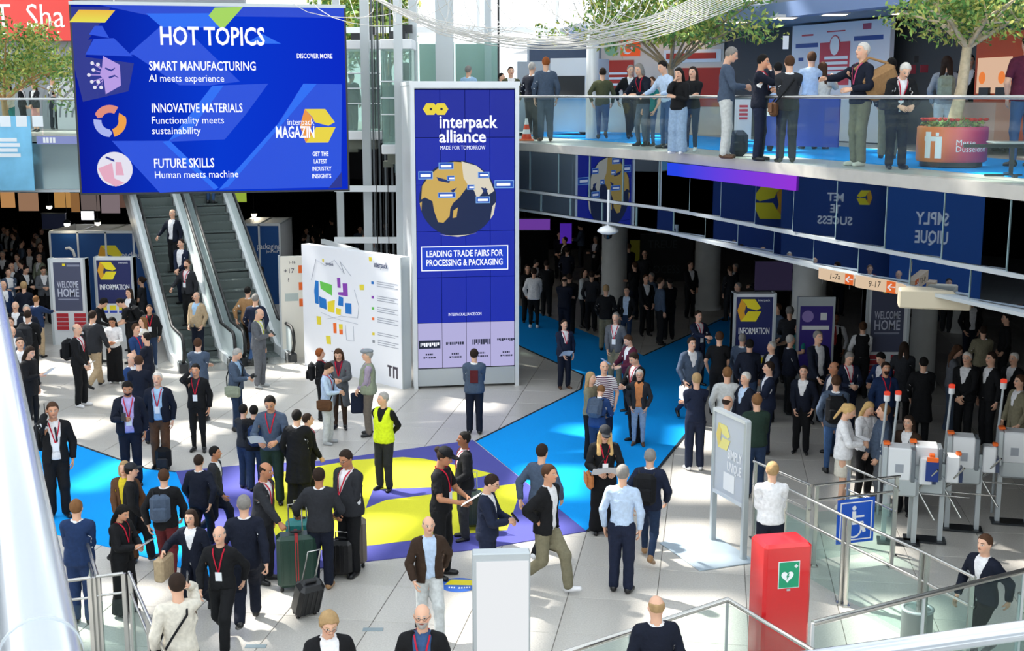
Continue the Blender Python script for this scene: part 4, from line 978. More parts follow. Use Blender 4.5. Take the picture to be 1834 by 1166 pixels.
for pts in ([(80, 300), (120, 150), (190, 200), (260, 160), (330, 260), (300, 170), (380, 280)], [(190, 590), (300, 570), (420, 590), (430, 500), (400, 380)], [(330, 640), (335, 750), (390, 760), (388, 650)], [(150, 540), (260, 590), (420, 635)]):
    mb = MB(); q = [P.M@Vector((*bp(*p), .004)) for p in pts]; mb.tube(q, .007, 4); mb.build('map_line', mat('ink_line', 'b4b8c6', .6), bd)
a, b = bp(588, 200); P.text('interpack', a, b, .2, m=mat('ink_navy', '3a4468', .6), parent=bd, fitw=.5, bold=.01)
a, b = bp(222, 188); P.text('interpack', a, b, .1, m=mat('ink_navy', '3a4468', .6), parent=bd, fitw=.3)
a, b = bp(672, 1005)
for k, (x, y, w, h) in enumerate(((-.2, -.12, .05, .26), (-.26, .1, .16, .05), (-.06, -.14, .05, .24), (.06, -.14, .05, .24), (-.06, .08, .17, .06))): P.rect(a+x, b+y, w, h, .002, .002, name='trade_fair_mark', m=mat('ink_dark', '4a4450', .6), parent=bd)
for k in range(14): a, b = bp(60+rng.rand()*420, 820+rng.rand()*170); P.rect(a, b, .07, .025, .002, .002, name='sponsor_mark', m=mat('ink_red', 'c4405a', .6) if k % 2 else mat('ink_grey', 'a4a8b4', .6), parent=bd)
# ================================================================ direction board with orange squares
A = atz(507, 642); P = Panel(A, (atz(549, 640)-A)); w = .62
db = empty('direction_board', (0, 0, 0), 0, 'narrow cream direction board with orange squares, beside the map board', 'board')
MB().prism([(0, 0), (w, 0), (w, 2.65), (0, 2.65)], -.15, 0, M=P.M).build('panel', mat('board_cream', 'ece8dc', .5), db); MB().prism([(-.04, 0), (0, 0), (0, 2.68), (-.04, 2.68)], -.16, .01, M=P.M).build('side_profile', M_SILV, db)
for z in (2.22, 1.78, 1.35): P.rect(.46, z, .13, .2, .002, .003, name='arrow_square', m=M_ORA, parent=db)
P.text('+17', .22, 2.28, .17, m=mat('ink_dark', '4a4450', .6), parent=db); P.text('1-16', .3, 2.5, .1, m=mat('ink_dark', '4a4450', .6), parent=db); P.text('?', .2, 2.05, .15, m=mat('ink_dark', '4a4450', .6), parent=db)
P.rect(.1, 1.5, .34, .2, .002, .003, name='grey_field', m=mat('pale_sage', 'b4c0bc', .6), parent=db)
# ================================================================ information and welcome totems
def totem(x0, x1, ytop, Y, zt, kind, label, desk=False, dim=1, yaw=0):
    a = aty(x0, ytop, Y); b = aty(x1, ytop, Y+math.tan(R(yaw))*(x1-x0)/FP*Y); A = Vector((a.x, a.y, 0)); P = Panel(A, (Vector((b.x, b.y, 0))-A)); w = math.hypot(b.x-a.x, b.y-a.y)
    t = empty('information_sign' if kind == 'i' else 'welcome_sign', (0, 0, 0), 0, label, 'sign')
    MB().prism([(0, 0), (w, 0), (w, zt), (0, zt)], -.3, 0, M=P.M).build('housing', M_WMET, t)
    for q in (0, w-.05): MB().prism([(q, 0), (q+.05, 0), (q+.05, zt+.02), (q, zt+.02)], -.31, .03, M=P.M).build('edge_profile', M_SILV, t)
    fb = zt*.46 if kind == 'i' else zt*.40
    if kind == 'i':
        P.rect(.07, fb, w-.14, zt-.07-fb, .002, .006, name='poster', m=mat('poster_navy', '14205c', .5), parent=t); logo(P, .09, zt-.62, .52, M_YEL, mat('sign_amber', 'e8a81e', .5), t, .01)
        P.text('INFORMATION', w/2, zt-.82, .2, m=M_TXW, parent=t, fitw=w-.26, bold=.015); P.text('interpack', w-.27, zt-.14, .07, m=M_TXW, parent=t)
        P.rect(.07, fb-.3, w-.14, .28, .002, .005, name='leaflet_strip', m=mat('strip_white', 'dfe3ea', .5), parent=t)
        for k in range(3): P.rect(.12+k*.25, fb-.18, .17, .13, .008, .003, name='leaflet', m=M_YEL, parent=t); P.rect(.12+k*.25, fb-.26, .2, .06, .008, .003, name='leaflet_line', m=mat('strip_blue', '2a4ab8', .5), parent=t)
    elif kind == 'w':
        P.rect(.13, fb, w-.26, zt-.09-fb, .002, .006, name='poster', m=mat('poster_slate', '4a4f68', .5), parent=t)
        P.text('WELCOME', w/2, zt-.70, .26, m=mat('poster_pale', 'c4c8d8', .5), parent=t, fitw=w-.42, bold=.012); P.text('HOME', w/2, zt-.93, .32, m=mat('poster_pale', 'c4c8d8', .5), parent=t, fitw=w-.42, bold=.015)
        P.rect(w*.5, zt-.2, .35, .05, .009, .002, name='small_print', m=mat('poster_mid', '8e93a8', .5), parent=t); P.rect(w*.48-.1, zt-.19, .08, .07, .009, .002, name='small_logo', m=M_YEL, parent=t); P.rect(.22, zt-1.12, w-.44, .04, .009, .002, name='small_print', m=mat('poster_mid', '8e93a8', .5), parent=t)
        for k in (0, 1):
            for r_ in range(4): P.rect(.14+k*.48, fb-.17-r_*.12, .32, .1, .004, .006, name='red_notice', m=mat('notice_red', 'b0202c', .5), parent=t)
    return t
totem(86, 152, 470, 34.0, 2.36, 'w', 'grey welcome home poster stand beside the information stand at far left')
totem(168, 238, 472, 34.4, 2.35, 'i', 'yellow and navy information stand in front of the blue booth at left')
totem(1314, 1391, 526, 27.0, 2.5, 'i', 'dark navy information stand in the shaded crowd on the right')
totem(1552, 1632, 520, 28.0, 2.55, 'w', 'dark welcome home banner stand behind the stewards on the right')
t = empty('poster_stand', (0, 0, 0), 0, 'violet poster stand in front of the pale column on the right', 'sign')
a = aty(1430, 537, 27.5); P = Panel((a.x, a.y, 0), (1, 0, 0)); MB().prism([(0, 0), (.82, 0), (.82, 2.35), (0, 2.35)], -.12, 0, M=P.M).build('housing', M_SILV, t)
P.rect(.05, .7, .72, 1.45, .002, .005, name='poster', m=mat('poster_violet', '3a2a88', .5), parent=t); P.rect(.1, 1.62, .6, .09, .009, .003, name='white_strip', m=M_TXW, parent=t); P.disc(.22, 1.92, .13, d=.009, name='emblem', m=mat('poster_lilac', 'a08ad0', .5), parent=t); P.rect(.5, 1.84, .14, .16, .009, .003, name='emblem', m=M_TXW, parent=t)
# ================================================================ blue booths behind the escalators
def booth(x0, x1, ybase, zt, nd, label):
    A, Bq = atz(x0, ybase), atz(x1, ybase); u = Bq-A; w = u.length; P = Panel(A, u); b = empty('exhibition_booth', (0, 0, 0), 0, label, 'booth'); cw = w/nd
    for k in range(nd):
        MB().prism([(k*cw+.03, 0), ((k+1)*cw-.03, 0), ((k+1)*cw-.03, zt-.05), (k*cw+.03, zt-.05)], -.05, 0, M=P.M).build('wall_panel', M_BOOTH, b)
        MB().prism([(k*cw-.03, 0), (k*cw+.03, 0), (k*cw+.03, zt), (k*cw-.03, zt)], -.06, .02, M=P.M).build('post', M_WMET, b)
    MB().prism([(w-.03, 0), (w+.03, 0), (w+.03, zt), (w-.03, zt)], -.06, .02, M=P.M).build('post', M_WMET, b)
    MB().prism([(0, zt-.05), (w, zt-.05), (w, zt+.03), (0, zt+.03)], -.06, .02, M=P.M).build('top_profile', M_WMET, b)
    MB().prism([(0, 0), (w, 0), (w, zt), (0, zt)], -2.4, -2.3, M=P.M).build('rear_wall', M_WHITE, b); MB().prism([(w-.05, 0), (w, 0), (w, zt), (w-.05, zt)], -2.4, -.06, M=P.M).build('side_wall', M_WHITE, b); MB().prism([(0, 0), (.05, 0), (.05, zt), (0, zt)], -2.4, -.06, M=P.M).build('side_wall', M_WHITE, b)
    for k in range(nd+1): MB().prism([(k*cw-.02, zt-.02), (k*cw+.02, zt-.02), (k*cw+.02, zt+.02), (k*cw-.02, zt+.02)], -2.3, -.06, M=P.M).build('roof_bar', M_SILV, b)
    return b, P, w
b, P, w = booth(98, 345, 560, 2.55, 5, 'royal blue exhibition booth with white posts, behind the welcome and information stands at left')
logo(P, 1.45, 1.35, .8, M_YEL, mat('sign_amber', 'e8a81e', .5), b); P.text('packaging', 2.62, 1.83, .22, m=M_TXW, parent=b); P.disc(3.35, 1.75, .33, d=.006, name='yellow_disc', m=M_YEL, parent=b); MB().tube([P.M@Vector((.55+.2*math.sin(t), 1.75+.3*math.cos(t), .01)) for t in (-.4, .2, .8, 1.5)], .05, 6).build('arch_mark', M_TXW, b)
b, P, w = booth(432, 505, 545, 2.62, 2, 'royal blue booth corner lettered packaging, right of the escalators')
P.text('packaging', w*.72, 1.9, .27, m=M_TXW, parent=b, fitw=.75); P.text('journal', w*.8, 1.74, .13, m=M_TXW, parent=b)
# ================================================================ escalators
HD = Vector((-.405, .914, 0)).normalized(); RT = Vector((HD.y, -HD.x, 0))
TANS = math.tan(R(30))
def escalator(base, label):
    ang = math.atan2(-HD.x, HD.y); e = empty('escalator', base, ang, label, 'escalator')   # local y = up the run
    rise, dep = .2331, .4038; n = 24; mst = mat('step_grey', '66706e', .45, metal=.4); run0 = .9
    stm = MB().box((0, dep/2, -.03), (1.0, dep, .06)).box((0, .012, -.03-rise/2), (1.0, .024, rise))
    for k in range(10): stm.box((-.45+k*.1, dep/2, .003), (.03, dep-.03, .008))
    stm = stm.mesh('step', mst)
    for k in range(2): link('step', stm, e, (0, run0-(2-k)*dep, .0+.02))
    for k in range(n): link('step', stm, e, (0, run0+k*dep, (k+1)*rise))
    L = run0+n*dep
    MB().box((0, -.35, .01), (1.3, .9, .03)).build('landing_plate', M_STEEL, e); MB().box((0, L+.7, n*rise+.0), (1.3, 1.6, .04)).build('landing_plate', M_STEEL, e)
    prof = [(-.55, 0), (run0-.1, 0), (L, n*rise), (L+1.4, n*rise)]
    for s in (-1, 1):
        x = s*.62
        def band(x0, x1, z0, z1, m, name, lo=0):
            mb = MB()
            for (ya, za), (yb, zb) in zip(prof[lo:], prof[lo+1:]):
                vs = [(x0, ya, za+z0), (x1, ya, za+z0), (x1, ya, za+z1), (x0, ya, za+z1), (x0, yb, zb+z0), (x1, yb, zb+z0), (x1, yb, zb+z1), (x0, yb, zb+z1)]
                mb.add(vs, [(0, 3, 2, 1) if 0 else (0, 1, 2, 3), (4, 7, 6, 5), (0, 4, 5, 1), (1, 5, 6, 2), (2, 6, 7, 3), (3, 7, 4, 0)])
            mb.build(name, m, e)
        band(min(s*.52, s*.72), max(s*.52, s*.72), -.15, .24, mat('escalator_deck', 'eef2f3', .35), 'skirt_deck')
        band(x-.01, x+.01, .24, .88, glassmat('escalator_glass', 'e6f2f2', .8, gl=.25), 'glass_panel')
        pts = [(x, y, z+.92) for y, z in prof]; pts = [(x, -.62, .25), (x, -.78, .36), (x, -.88, .55), (x, -.83, .76), (x, -.68, .90)]+pts
        MB().tube(pts, .042, 8).build('handrail', M_BLK, e)
        MB().box((x, -.5, .12), (.2, .5, .26), bev=.03).build('newel_base', M_DARK, e)
    mb = MB(); vs = []
    for y, z in prof: vs += [(-.72, y, z-.15), (.72, y, z-.15), (.72, y, max(z-.95, -.02)), (-.72, y, max(z-.95, -.02))]
    fs = []
    for k in range(3):
        for q in range(4): r_ = (q+1) % 4; fs.append((k*4+q, k*4+r_, k*4+4+r_, k*4+4+q))
    fs += [(3, 2, 1, 0), (12, 13, 14, 15)]; mb.add(vs, fs); mb.build('truss_cladding', mat('truss_grey', 'b4bcbf', .4, metal=.2), e)
    return e
EB1 = atz(366, 655); EB1.z = 0; EB2 = EB1+RT*1.52+HD*.15
es1 = escalator(EB1, 'left escalator, carrying people down towards the hall floor'); es2 = escalator(EB2, 'right escalator, climbing away under the hanging screen')
def on_esc(base, k, side=0):
    """world point on step k"""
    return base+HD*(.9+k*.4038+.2)+Vector((0, 0, (k+1)*.2331+.01))+RT*side
# ================================================================ lifts behind the tower
def lift(x0, x1, Y, zt, zb, label, dep=1.7):
    a = aty(x0, 300, Y); b = aty(x1, 300, Y); w = b.x-a.x; cx = (a.x+b.x)/2
    e = empty('glass_lift', (cx, Y+dep/2, zb-.2), 0, label, 'lift')
    for z in (0, zt-zb): MB().box((0, 0, z+.1), (w, dep, .24), bev=.02).build('rim', M_WHITE, e)
    for s in (-1, 1):
        MB().box((s*(w/2-.03), 0, (zt-zb)/2+.1), (.02, dep-.1, zt-zb-.2)).build('glass_wall', M_GGLASS, e)
        MB().box((0, s*(dep/2-.03), (zt-zb)/2+.1), (w-.1, .02, zt-zb-.2)).build('glass_wall', M_GGLASS, e)
    for z in (.95, 1.35, 1.75): MB().tube([(-w/2, -dep/2-.02, z), (w/2, -dep/2-.02, z)], .018, 6).build('rail', M_WMET, e)
    MB().box((0, 0, zt-zb+.3), (w*.5, dep*.5, .25)).box((.2, 0, zt-zb+.5), (.3, .3, .2)).build('roof_gear', M_DARK, e); MB().box((0, 0, -.15), (w*.7, dep*.7, .25)).box((-.3, 0, -.3), (.25, .4, .15)).build('floor_gear', mat('lift_gear', '6c7166', .5, metal=.4), e)
    MB().box((w*.2, dep*.3, (zt-zb)/2), (.35, .1, 1.9)).build('control_panel', M_DARK, e)
lift(612, 684, 34.6, 8.15, 5.75, 'glass lift cabin at left, right of the hanging screen')
lift(684, 741, 31.6, 8.05, 5.5, 'glass lift cabin nearest the display tower')
sh = empty('lift_shaft_frame', (0, 0, 0), 0, 'pale steel frame of the lift shafts standing behind the map board', 'frame')
for x, Y, w, zt in ((660, 33.8, .22, 14), (611, 36.8, .2, 14), (718, 31.3, .2, 14), (744, 33, .2, 14)):
    p = aty(x, 400, Y); MB().box((p.x, Y, zt/2), (w, w, zt)).build('post', M_SILV, sh)
for x, Y in ((672, 33.7), (692, 33.5), (704, 33.4), (682, 34.5)): p = aty(x, 400, Y); MB().box((p.x, Y, 6.5), (.05, .05, 13)).build('guide_rail', mat('rail_grey', '5c6266', .4, metal=.3), sh)
for x, Y in ((688, 33.6), (696, 33.2), (676, 33)): p = aty(x, 400, Y); MB().tube([(p.x, Y, 0), (p.x, Y, 13)], .012, 5).build('cable', M_BLK, sh)
for y, z0 in ((430, 0), (338, 0), (470, 0)):
    a = aty(600, y, 33.8); b = aty(742, y, 33.2); MB().bar(a, b, .1, .16).build('cross_beam', M_WMET, sh)
a = aty(578, 432, 34.5); b = aty(640, 450, 31.5); MB().bar(a, b, .1, .12).build('cross_beam', M_WMET, sh)
rs = empty('glass_shaft', (0, 0, 0), 0, 'tall dark green glass shaft rising behind the display tower', 'shaft')
for x, Y, w, m in ((797, 36, .5, M_SILV), (874, 37, .2, M_SILV), (893, 36, .06, M_DARK), (744, 37, .14, M_SILV), (785, 36, .08, M_DARK)):
    p = aty(x, 150, Y); MB().box((p.x, Y, 9.4), (w, .3 if w > .3 else w, 7.5)).build('post', m, rs)
for x0, x1, Y in ((812, 868, 36.6), (868, 892, 36.4), (745, 785, 36.6)):
    a = aty(x0, 100, Y); b = aty(x1, 100, Y)
    MB().box(((a.x+b.x)/2, Y, 6.9), (b.x-a.x, .05, 2.6)).build('glass_pane', M_GGLASS, rs); MB().box(((a.x+b.x)/2, Y+1.4, 6.9), (b.x-a.x, .05, 2.6)).build('back_panel', mat('shaft_green', '9db8ae', .5), rs)
struct(MB().box((-3.2, 37.6, 5.5), (7.4, 3.4, .2)), 'floor_lift_lobby', M_LGREY)
# ================================================================ foreground: handrails close to the camera
a = Vector((-.37, .93, 6.275)); d = Vector((-.43, 1, 0))
hr = empty('handrail', a-d*.6, 0, 'thick shiny white handrail tube crossing the lower left corner, close to the camera', 'handrail')
MB().tube([d*t for t in (0, .3, .58)]+[d*.6], .031, 24).build('tube', mat('handrail_white', 'c4cad0', .16, metal=.45), hr); MB().tube([d*.583, d*.587], .0318, 24).build('joint_ring', M_SILV, hr)
MB().tube([d*.6, d*9], .031, 24).build('tube', mat('handrail_white', 'c4cad0', .16, metal=.45), hr)
MB().bar(d*.1+Vector((0, 0, -.7)), d*9+Vector((0, 0, -.7)), .014, .0).build('glass_pane', M_GLASS, hr) if 0 else None
for t in (.2, 4.5, 8.8): MB().tube([d*t, d*t+Vector((0, 0, -.67))], .012, 8).build('bracket_post', M_STEEL, hr)
def railpts(pts, z): return [atz(x, y, z) for x, y in pts]
def glassrail(name, pts, z, label, thick=.032, posts=(), m=M_STEEL):
    p = railpts(pts, z); e = empty(name, (p[0].x, p[0].y, 0), 0, label, 'balustrade'); o = Vector((p[0].x, p[0].y, 0))
    MB().tube([q-o for q in p], thick, 12).build('handrail', m, e)
    for a, b in zip(p, p[1:]):
        n = max(1, round((b-a).length/1.5)); d = (b-a)/n
        for k in range(n):
            c = a+d*(k+.5)-o; link('glass_pane', MB().box((0, 0, 0), (d.length-.03, .016, z-.08)).mesh('glass_pane', M_GLASS), e, (c.x, c.y, (z-.02)/2), (0, 0, math.atan2(d.y, d.x)))
            q = a+d*k-o; MB().box((q.x, q.y, z/2), (.03, .03, z)).build('post', M_SILV, e)
    return e
glassrail('glass_balustrade', [(930, 1196), (1303, 1074), (1480, 1180)], 1.05, 'glass balustrade with an angled steel handrail in front of the red pillar, bottom centre')
glassrail('glass_balustrade', [(1456, 1116), (1834, 1022), (1990, 980)], 1.3, 'glass balustrade with steel handrail running from the red pillar to the right edge')
e = glassrail('glass_balustrade', [(1826, 1065), (1910, 1048)], 1.0, 'short pale glass screen at the right edge behind the front balustrade')
a = aty(1180, 1215, 4.6); b = aty(1834, 1128, 5.0); b = a+(b-a)*1.35; b.z = a.z = (a.z+b.z)/2
b = atz(2050, 1098, a.z); a = atz(1180, 1222, a.z)
nr = empty('handrail', a, 0, 'thick pale handrail tube crossing the lower right corner, close to the camera', 'handrail'); MB().tube([Vector((0, 0, 0)), b-a], .042, 16).build('tube', mat('handrail_white', 'c4cad0', .16, metal=.45), nr)
nd = (b-a); MB().bar(Vector((0, 0, -.55)), nd+Vector((0, 0, -.55)), .016, 1.0).build('glass_pane', M_GLASS, nr)
struct(MB().bar(a+Vector((-.3, -.06, -1.15)), b+Vector((.3, -.06, -1.15)), .12, .2), 'trim_4', M_LGREY)
# bottom-left gate rails
gt = empty('gate_railing', (*atz(165, 1033, 1.1)[:2], 0), 0, 'brushed steel gate railings at lower left, around the woman with papers', 'railing'); go = gt.location.copy()
def steel(e, o, pts, z, r=.022, n=8, name='rail'): MB().tube([q-o for q in railpts(pts, z)], r, n).build(name, M_STEEL, e)
def post(e, o, x, y, z, r=.024, name='post'): p = atz(x, y, z)-o; MB().box((p.x, p.y, z/2), (r*2, r*2, z)).box((p.x, p.y, .01), (.1, .1, .02)).build(name, M_STEEL, e)
for pts in ([(60, 1052), (115, 1041), (162, 1035)], [(172, 1033), (221, 1027)], [(156, 971), (174, 1031)], [(231, 1025), (266, 1107)], [(266, 1107), (300, 1180)]): steel(gt, go, pts, 1.1)
for pts in ([(115, 1041), (160, 1036)], [(172, 1033), (221, 1027)], [(231, 1025), (266, 1107)], [(156, 971), (174, 1031)], [(266, 1107), (300, 1180)]):
    p = railpts(pts, 1.1); MB().tube([q-go-Vector((0, 0, .24)) for q in p], .017, 8).build('lower_rail', M_STEEL, gt); a, b = p[0]-go, p[1]-go
    MB().bar(a-Vector((0, 0, .72)), b-Vector((0, 0, .72)), .012, .8).build('glass_pane', M_GLASS, gt)
for x, y in ((160, 1036), (168, 1034), (176, 1032), (221, 1027), (233, 1028), (266, 1107), (156, 973)): post(gt, go, x, y, 1.1)
# ================================================================ gates on the right
gr = empty('gate_railing', (*atz(1519, 928, 1.22)[:2], 0), 0, 'long steel and glass barrier railings with a blue wheelchair sign, right of the centre', 'railing'); go = gr.location.copy()
def fence(pts, z=1.22, low=.86, glass=True, posts=True):
    p = railpts(pts, z)
    for a, b in zip(p, p[1:]):
        MB().tube([a-go, b-go], .022, 8).build('rail', M_STEEL, gr); MB().tube([a-go-Vector((0, 0, z-low)), b-go-Vector((0, 0, z-low))], .018, 8).build('lower_rail', M_STEEL, gr)
        d = b-a; c = (a+b)/2-go; link('glass_pane', MB().box((0, 0, 0), (d.length-.06, .012, .72)).mesh('glass_pane', M_GLASS), gr, (c.x, c.y, .46), (0, 0, math.atan2(d.y, d.x)))
        for q in (a+d.normalized()*.05, b-d.normalized()*.05): qq = q-go; MB().box((qq.x, qq.y, z/2), (.05, .05, z)).box((qq.x, qq.y, .01), (.11, .11, .02)).build('post', M_STEEL, gr)
fence([(1350, 826), (1453, 870)]); fence([(1458, 870), (1612, 853)], low=1.0); fence([(1404, 872), (1517, 927), (1657, 991), (1747, 1035)]); fence([(1517, 834), (1608, 873)])
a, b = atz(1503, 900, 1.05), atz(1568, 885, 1.05); a = railpts([(1500, 866)], 1.22)[0]; b = railpts([(1566, 859)], 1.22)[0]
u = (b-a); P = Panel(Vector((a.x, a.y, .32))-Vector((0, .05, 0)), Vector((u.x, u.y, 0))); sgn = empty('wheelchair_sign', (a.x, a.y, .3), 0, 'blue square sign with a white wheelchair figure, hanging on the gate railing', 'sign'); so_ = sgn.location.copy()
sw = u.length; SM = mat('sign_blue', '0f56c8', .4)
def sg(o): 
    o.location = o.location-so_; return o
sg(P.rect(0, 0, sw, sw*1.08, 0, .02, name='panel', m=SM, parent=sgn)); sg(P.frame(.04*1, .04, sw-.08, sw*1.08-.08, .018, .021, .003, name='border', m=M_TXW, parent=sgn))
k = sw
sg(P.disc(.44*k, .86*k, .055*k, d=.022, name='symbol', m=M_TXW, parent=sgn)); sg(P.poly([(.39*k, .78*k), (.49*k, .78*k), (.5*k, .52*k), (.70*k, .52*k), (.78*k, .26*k), (.70*k, .24*k), (.62*k, .45*k), (.40*k, .45*k)], .022, .003, name='symbol', m=M_TXW, parent=sgn)); sg(P.rect(.5*k, .62*k, .22*k, .05*k, .022, .003, name='symbol', m=M_TXW, parent=sgn))
mbr = MB(); c_ = [(.45*k+.2*k*math.cos(R(t)), .34*k+.2*k*math.sin(R(t))) for t in range(130, 400, 18)]
for q0, q1 in zip(c_, c_[1:]):
    d = Vector((q1[0]-q0[0], q1[1]-q0[1])); nn = Vector((-d.y, d.x)).normalized()*.016*k*1.4; mbr.prism([(q0[0]-nn.x, q0[1]-nn.y), (q1[0]-nn.x, q1[1]-nn.y), (q1[0]+nn.x, q1[1]+nn.y), (q0[0]+nn.x, q0[1]+nn.y)], .022, .025, M=P.M)
sg(mbr.build('symbol', M_TXW, sgn))
# turnstiles
def turnstile(x, y, rz, label, screen=False, grp=None, mirror_=1):
    p = atz(x, y); e = empty('turnstile', p, R(rz), label, 'turnstile', grp); s = mirror_
    MB().box((-.22, 0, .45), (.07, .1, .9)).build('leg', M_SILV, e); MB().box((.22, 0, .62), (.07, .1, 1.24)).build('leg', M_SILV, e); MB().box((0, 0, .02), (.62, .3, .03)).build('base_plate', M_DARK, e)
    MB().box((0, 0, .92), (.46, .32, .28), bev=.03).build('tray', M_SILV, e)
    MB().box((-.05, 0, 1.28), (.34, .34, .5), bev=.02).build('reader_box', M_WHITE, e); MB().box((-.26, 0, 1.26), (.07, .36, .56), bev=.01).build('side_plate', M_SILV, e); MB().box((.15, 0, 1.26), (.06, .34, .5), bev=.01).build('side_plate', mat('mid_grey_plastic', '6f767c', .4), e)
    MB().box((.34, 0, 1.18), (.2, .24, .42), bev=.02).build('side_unit', M_WHITE, e); MB().box((.46, -.02, 1.1), (.05, .2, .22)).build('scanner', mat('scanner_navy', '2c3a5c', .3), e)
    MB().box((-.24, 0, 1.56), (.1, .14, .04), bev=.01).build('status_light', M_ORA, e); MB().box((.42, 0, 1.41), (.08, .1, .05), bev=.01).build('status_light', M_ORA, e)
    MB().box((-.05, -.172, 1.22), (.12, .006, .13)).build('display', mat('display_grey', '9da2aa', .4), e)
    if screen: MB().box((.42, -.15, 1.2), (.18, .05, .3)).build('display', mat('display_blue', '1c3c8c', emit=.6), e); MB().box((.42, -.15, 1.38), (.16, .06, .06)).build('status_light', M_ORA, e)
    for an in (0, 120, 240):
        d = Vector((.25, math.cos(R(an))*.45, math.sin(R(an))*.45)); MB().tube([(0.24, 0, .86), Vector((0.24, 0, .86))+d], .016, 8).build('arm', M_STEEL, e)
    MB().tube([(.22, 0, .8), (1.0, .1, .76)], .014, 6).build('cross_bar', M_STEEL, e)
turnstile(1608, 972, -14, 'turnstile with blue screen, leftmost by the steel railing', True); turnstile(1655, 968, -14, 'turnstile second from the left, just behind the one with the blue screen')
turnstile(1721, 948, -14, 'turnstile third from the left, standing free before the dark hall'); turnstile(1811, 937, -14, 'rightmost turnstile at the picture\'s right edge')
for i, (x, y, yb) in enumerate(((1589, 703, 922), (1609, 702, 925), (1705, 690, 925), (1798, 681, 918))):
    p = atz(x-6, yb); q = aty(x, y, p.y); p.x = q.x-.03
    e = empty('signal_pole', p, 0, ['slender grey signal pole with a red tip, left one of the close pair', 'slender grey signal pole with a red tip, right one of the close pair', 'slender grey signal pole with a red tip at the third turnstile', 'slender grey signal pole with a red tip at the rightmost turnstile'][i], 'pole')
    MB().tube([(-.02, 0, 0), (-.02, 0, 1.1), (.03, 0, q.z-.12)], .022, 8).build('pole', M_SILV, e); MB().lathe((.03, 0, q.z-.14), [(.045, 0), (.05, .02), (.05, .1)], 12).build('collar', M_WHITE, e); MB().lathe((.03, 0, q.z-.04), [(.05, 0), (.05, .05), (.03, .06)], 12).build('red_lamp', mat('lamp_red', 'e8452c', emit=.8), e)
    MB().tube([(-.02, 0, 1.1), (.1, 0, .95)], .04, 8).build('bracket', M_WHITE, e)
# ================================================================ sign stand, first-aid pillar, light box, bin
a, b = atz(1276, 968), atz(1331, 1003); e = empty('sign_stand', (a+b)/2, math.atan2((b-a).y, (b-a).x), 'free-standing pale framed info board on a flat base plate, left of the gate railings', 'sign'); w = (b-a).length
for s in (-1, 1): MB().box((s*w/2, 0, 1.05), (.07, .09, 2.1), bev=.01).build('post', M_SILV, e)
MB().box((0, 0, 2.08), (w, .1, .05)).box((0, 0, .82), (w, .08, .05)).build('cross_bar', M_WMET, e)
MB().box((0, 0, 1.45), (w-.07, .03, 1.22)).build('poster', mat('poster_grey', 'c3c9d2', .35), e)
MB().box((-w*.0, -.35, .012), (w+.35, .95, .02), bev=.005).build('base_plate', mat('base_blue_grey', 'aebdc8', .4), e)
P2 = Panel((-w/2+.03, -.018, .85), (1, 0, 0)); logo(P2, .03, .66, .4, mat('pale_yellow', 'efe48a', .5), mat('pale_amber', 'e8d070', .5), e, .002)
for t, y, s in (('SIMPLY', .72, .2), ('UNIQUE', .53, .2)): 
    o = P2.text(t, w*.66, y-.08, s, m=M_TXW, parent=e, fitw=w*.44, bold=.015, d=.02)
P2.rect(w*.3, .07, w*.35, .27, .002, .002, name='white_panel', m=M_TXW, parent=e)
c = aty(1399, 985, 13.4); e = empty('first_aid_pillar', (c.x, 13.4, 0), R(12), 'glossy red defibrillator pillar with a green heart sign, at lower right', 'pillar'); zt = aty(1399, 964, 13.4).z
MB().box((0, 0, zt/2), (.56, .42, zt), bev=.035).build('body', M_RED, e); P2 = Panel((-.25, -.212, 0), (1, 0, 0)); gm = mat('sign_green', '12966b', .4)
g = P2.rect(.13, zt-.50, .25, .31, .0, .006, name='sign_plate', m=M_TXW, parent=e); g = P2.rect(.138, zt-.492, .234, .294, .006, .003, name='green_field', m=gm, parent=e)
hx, hy = .235, zt-.36
P2.poly([(hx+.0045*16*math.sin(t)**3, hy+.0045*(13*math.cos(t)-5*math.cos(2*t)-2*math.cos(3*t)-math.cos(4*t))) for t in np.linspace(0, 2*math.pi, 30)[:-1]], .010, .002, name='heart', m=M_TXW, parent=e)
P2.poly([(hx+.005, hy+.035), (hx+.022, hy+.035), (hx+.008, hy+.008), (hx+.022, hy+.008), (hx-.012, hy-.045), (hx-.002, hy-.008), (hx-.016, hy-.008)], .013, .002, name='bolt', m=gm, parent=e)
for q in ((.315, zt-.255, .04, .014), (.328, zt-.268, .014, .04)): P2.rect(*q, .010, .002, name='cross', m=M_TXW, parent=e)
P2.rect(.235, zt-.53, .04, .02, 0, .01, name='latch', m=M_SILV, parent=e)
c = aty(898, 990, 12.0); zt = c.z; e = empty('light_box', (c.x, 12.0, 0), R(4), 'tall blank white illuminated totem at bottom centre', 'light box')
MB().box((0, .06, zt/2), (.58, .16, zt), bev=.012).build('casing', M_SILV, e); MB().box((.01, -.03, zt/2-.02), (.52, .02, zt-.12)).build('lit_panel', mat('lit_panel', 'eef1f4', emit=.95), e)
p = atz(1640, 1150); e = empty('waste_bin', p, 0, 'round grey waste bin behind the front glass balustrade', 'bin'); MB().lathe((0, 0, 0), [(.16, 0), (.19, .02), (.19, .42), (.2, .44)], 20).build('drum', mat('bin_grey', '70787a', .5), e); MB().lathe((0, 0, .43), [(.2, 0), (.205, .02), (.17, .03), (.16, .0)], 20).build('rim', M_SILV, e)
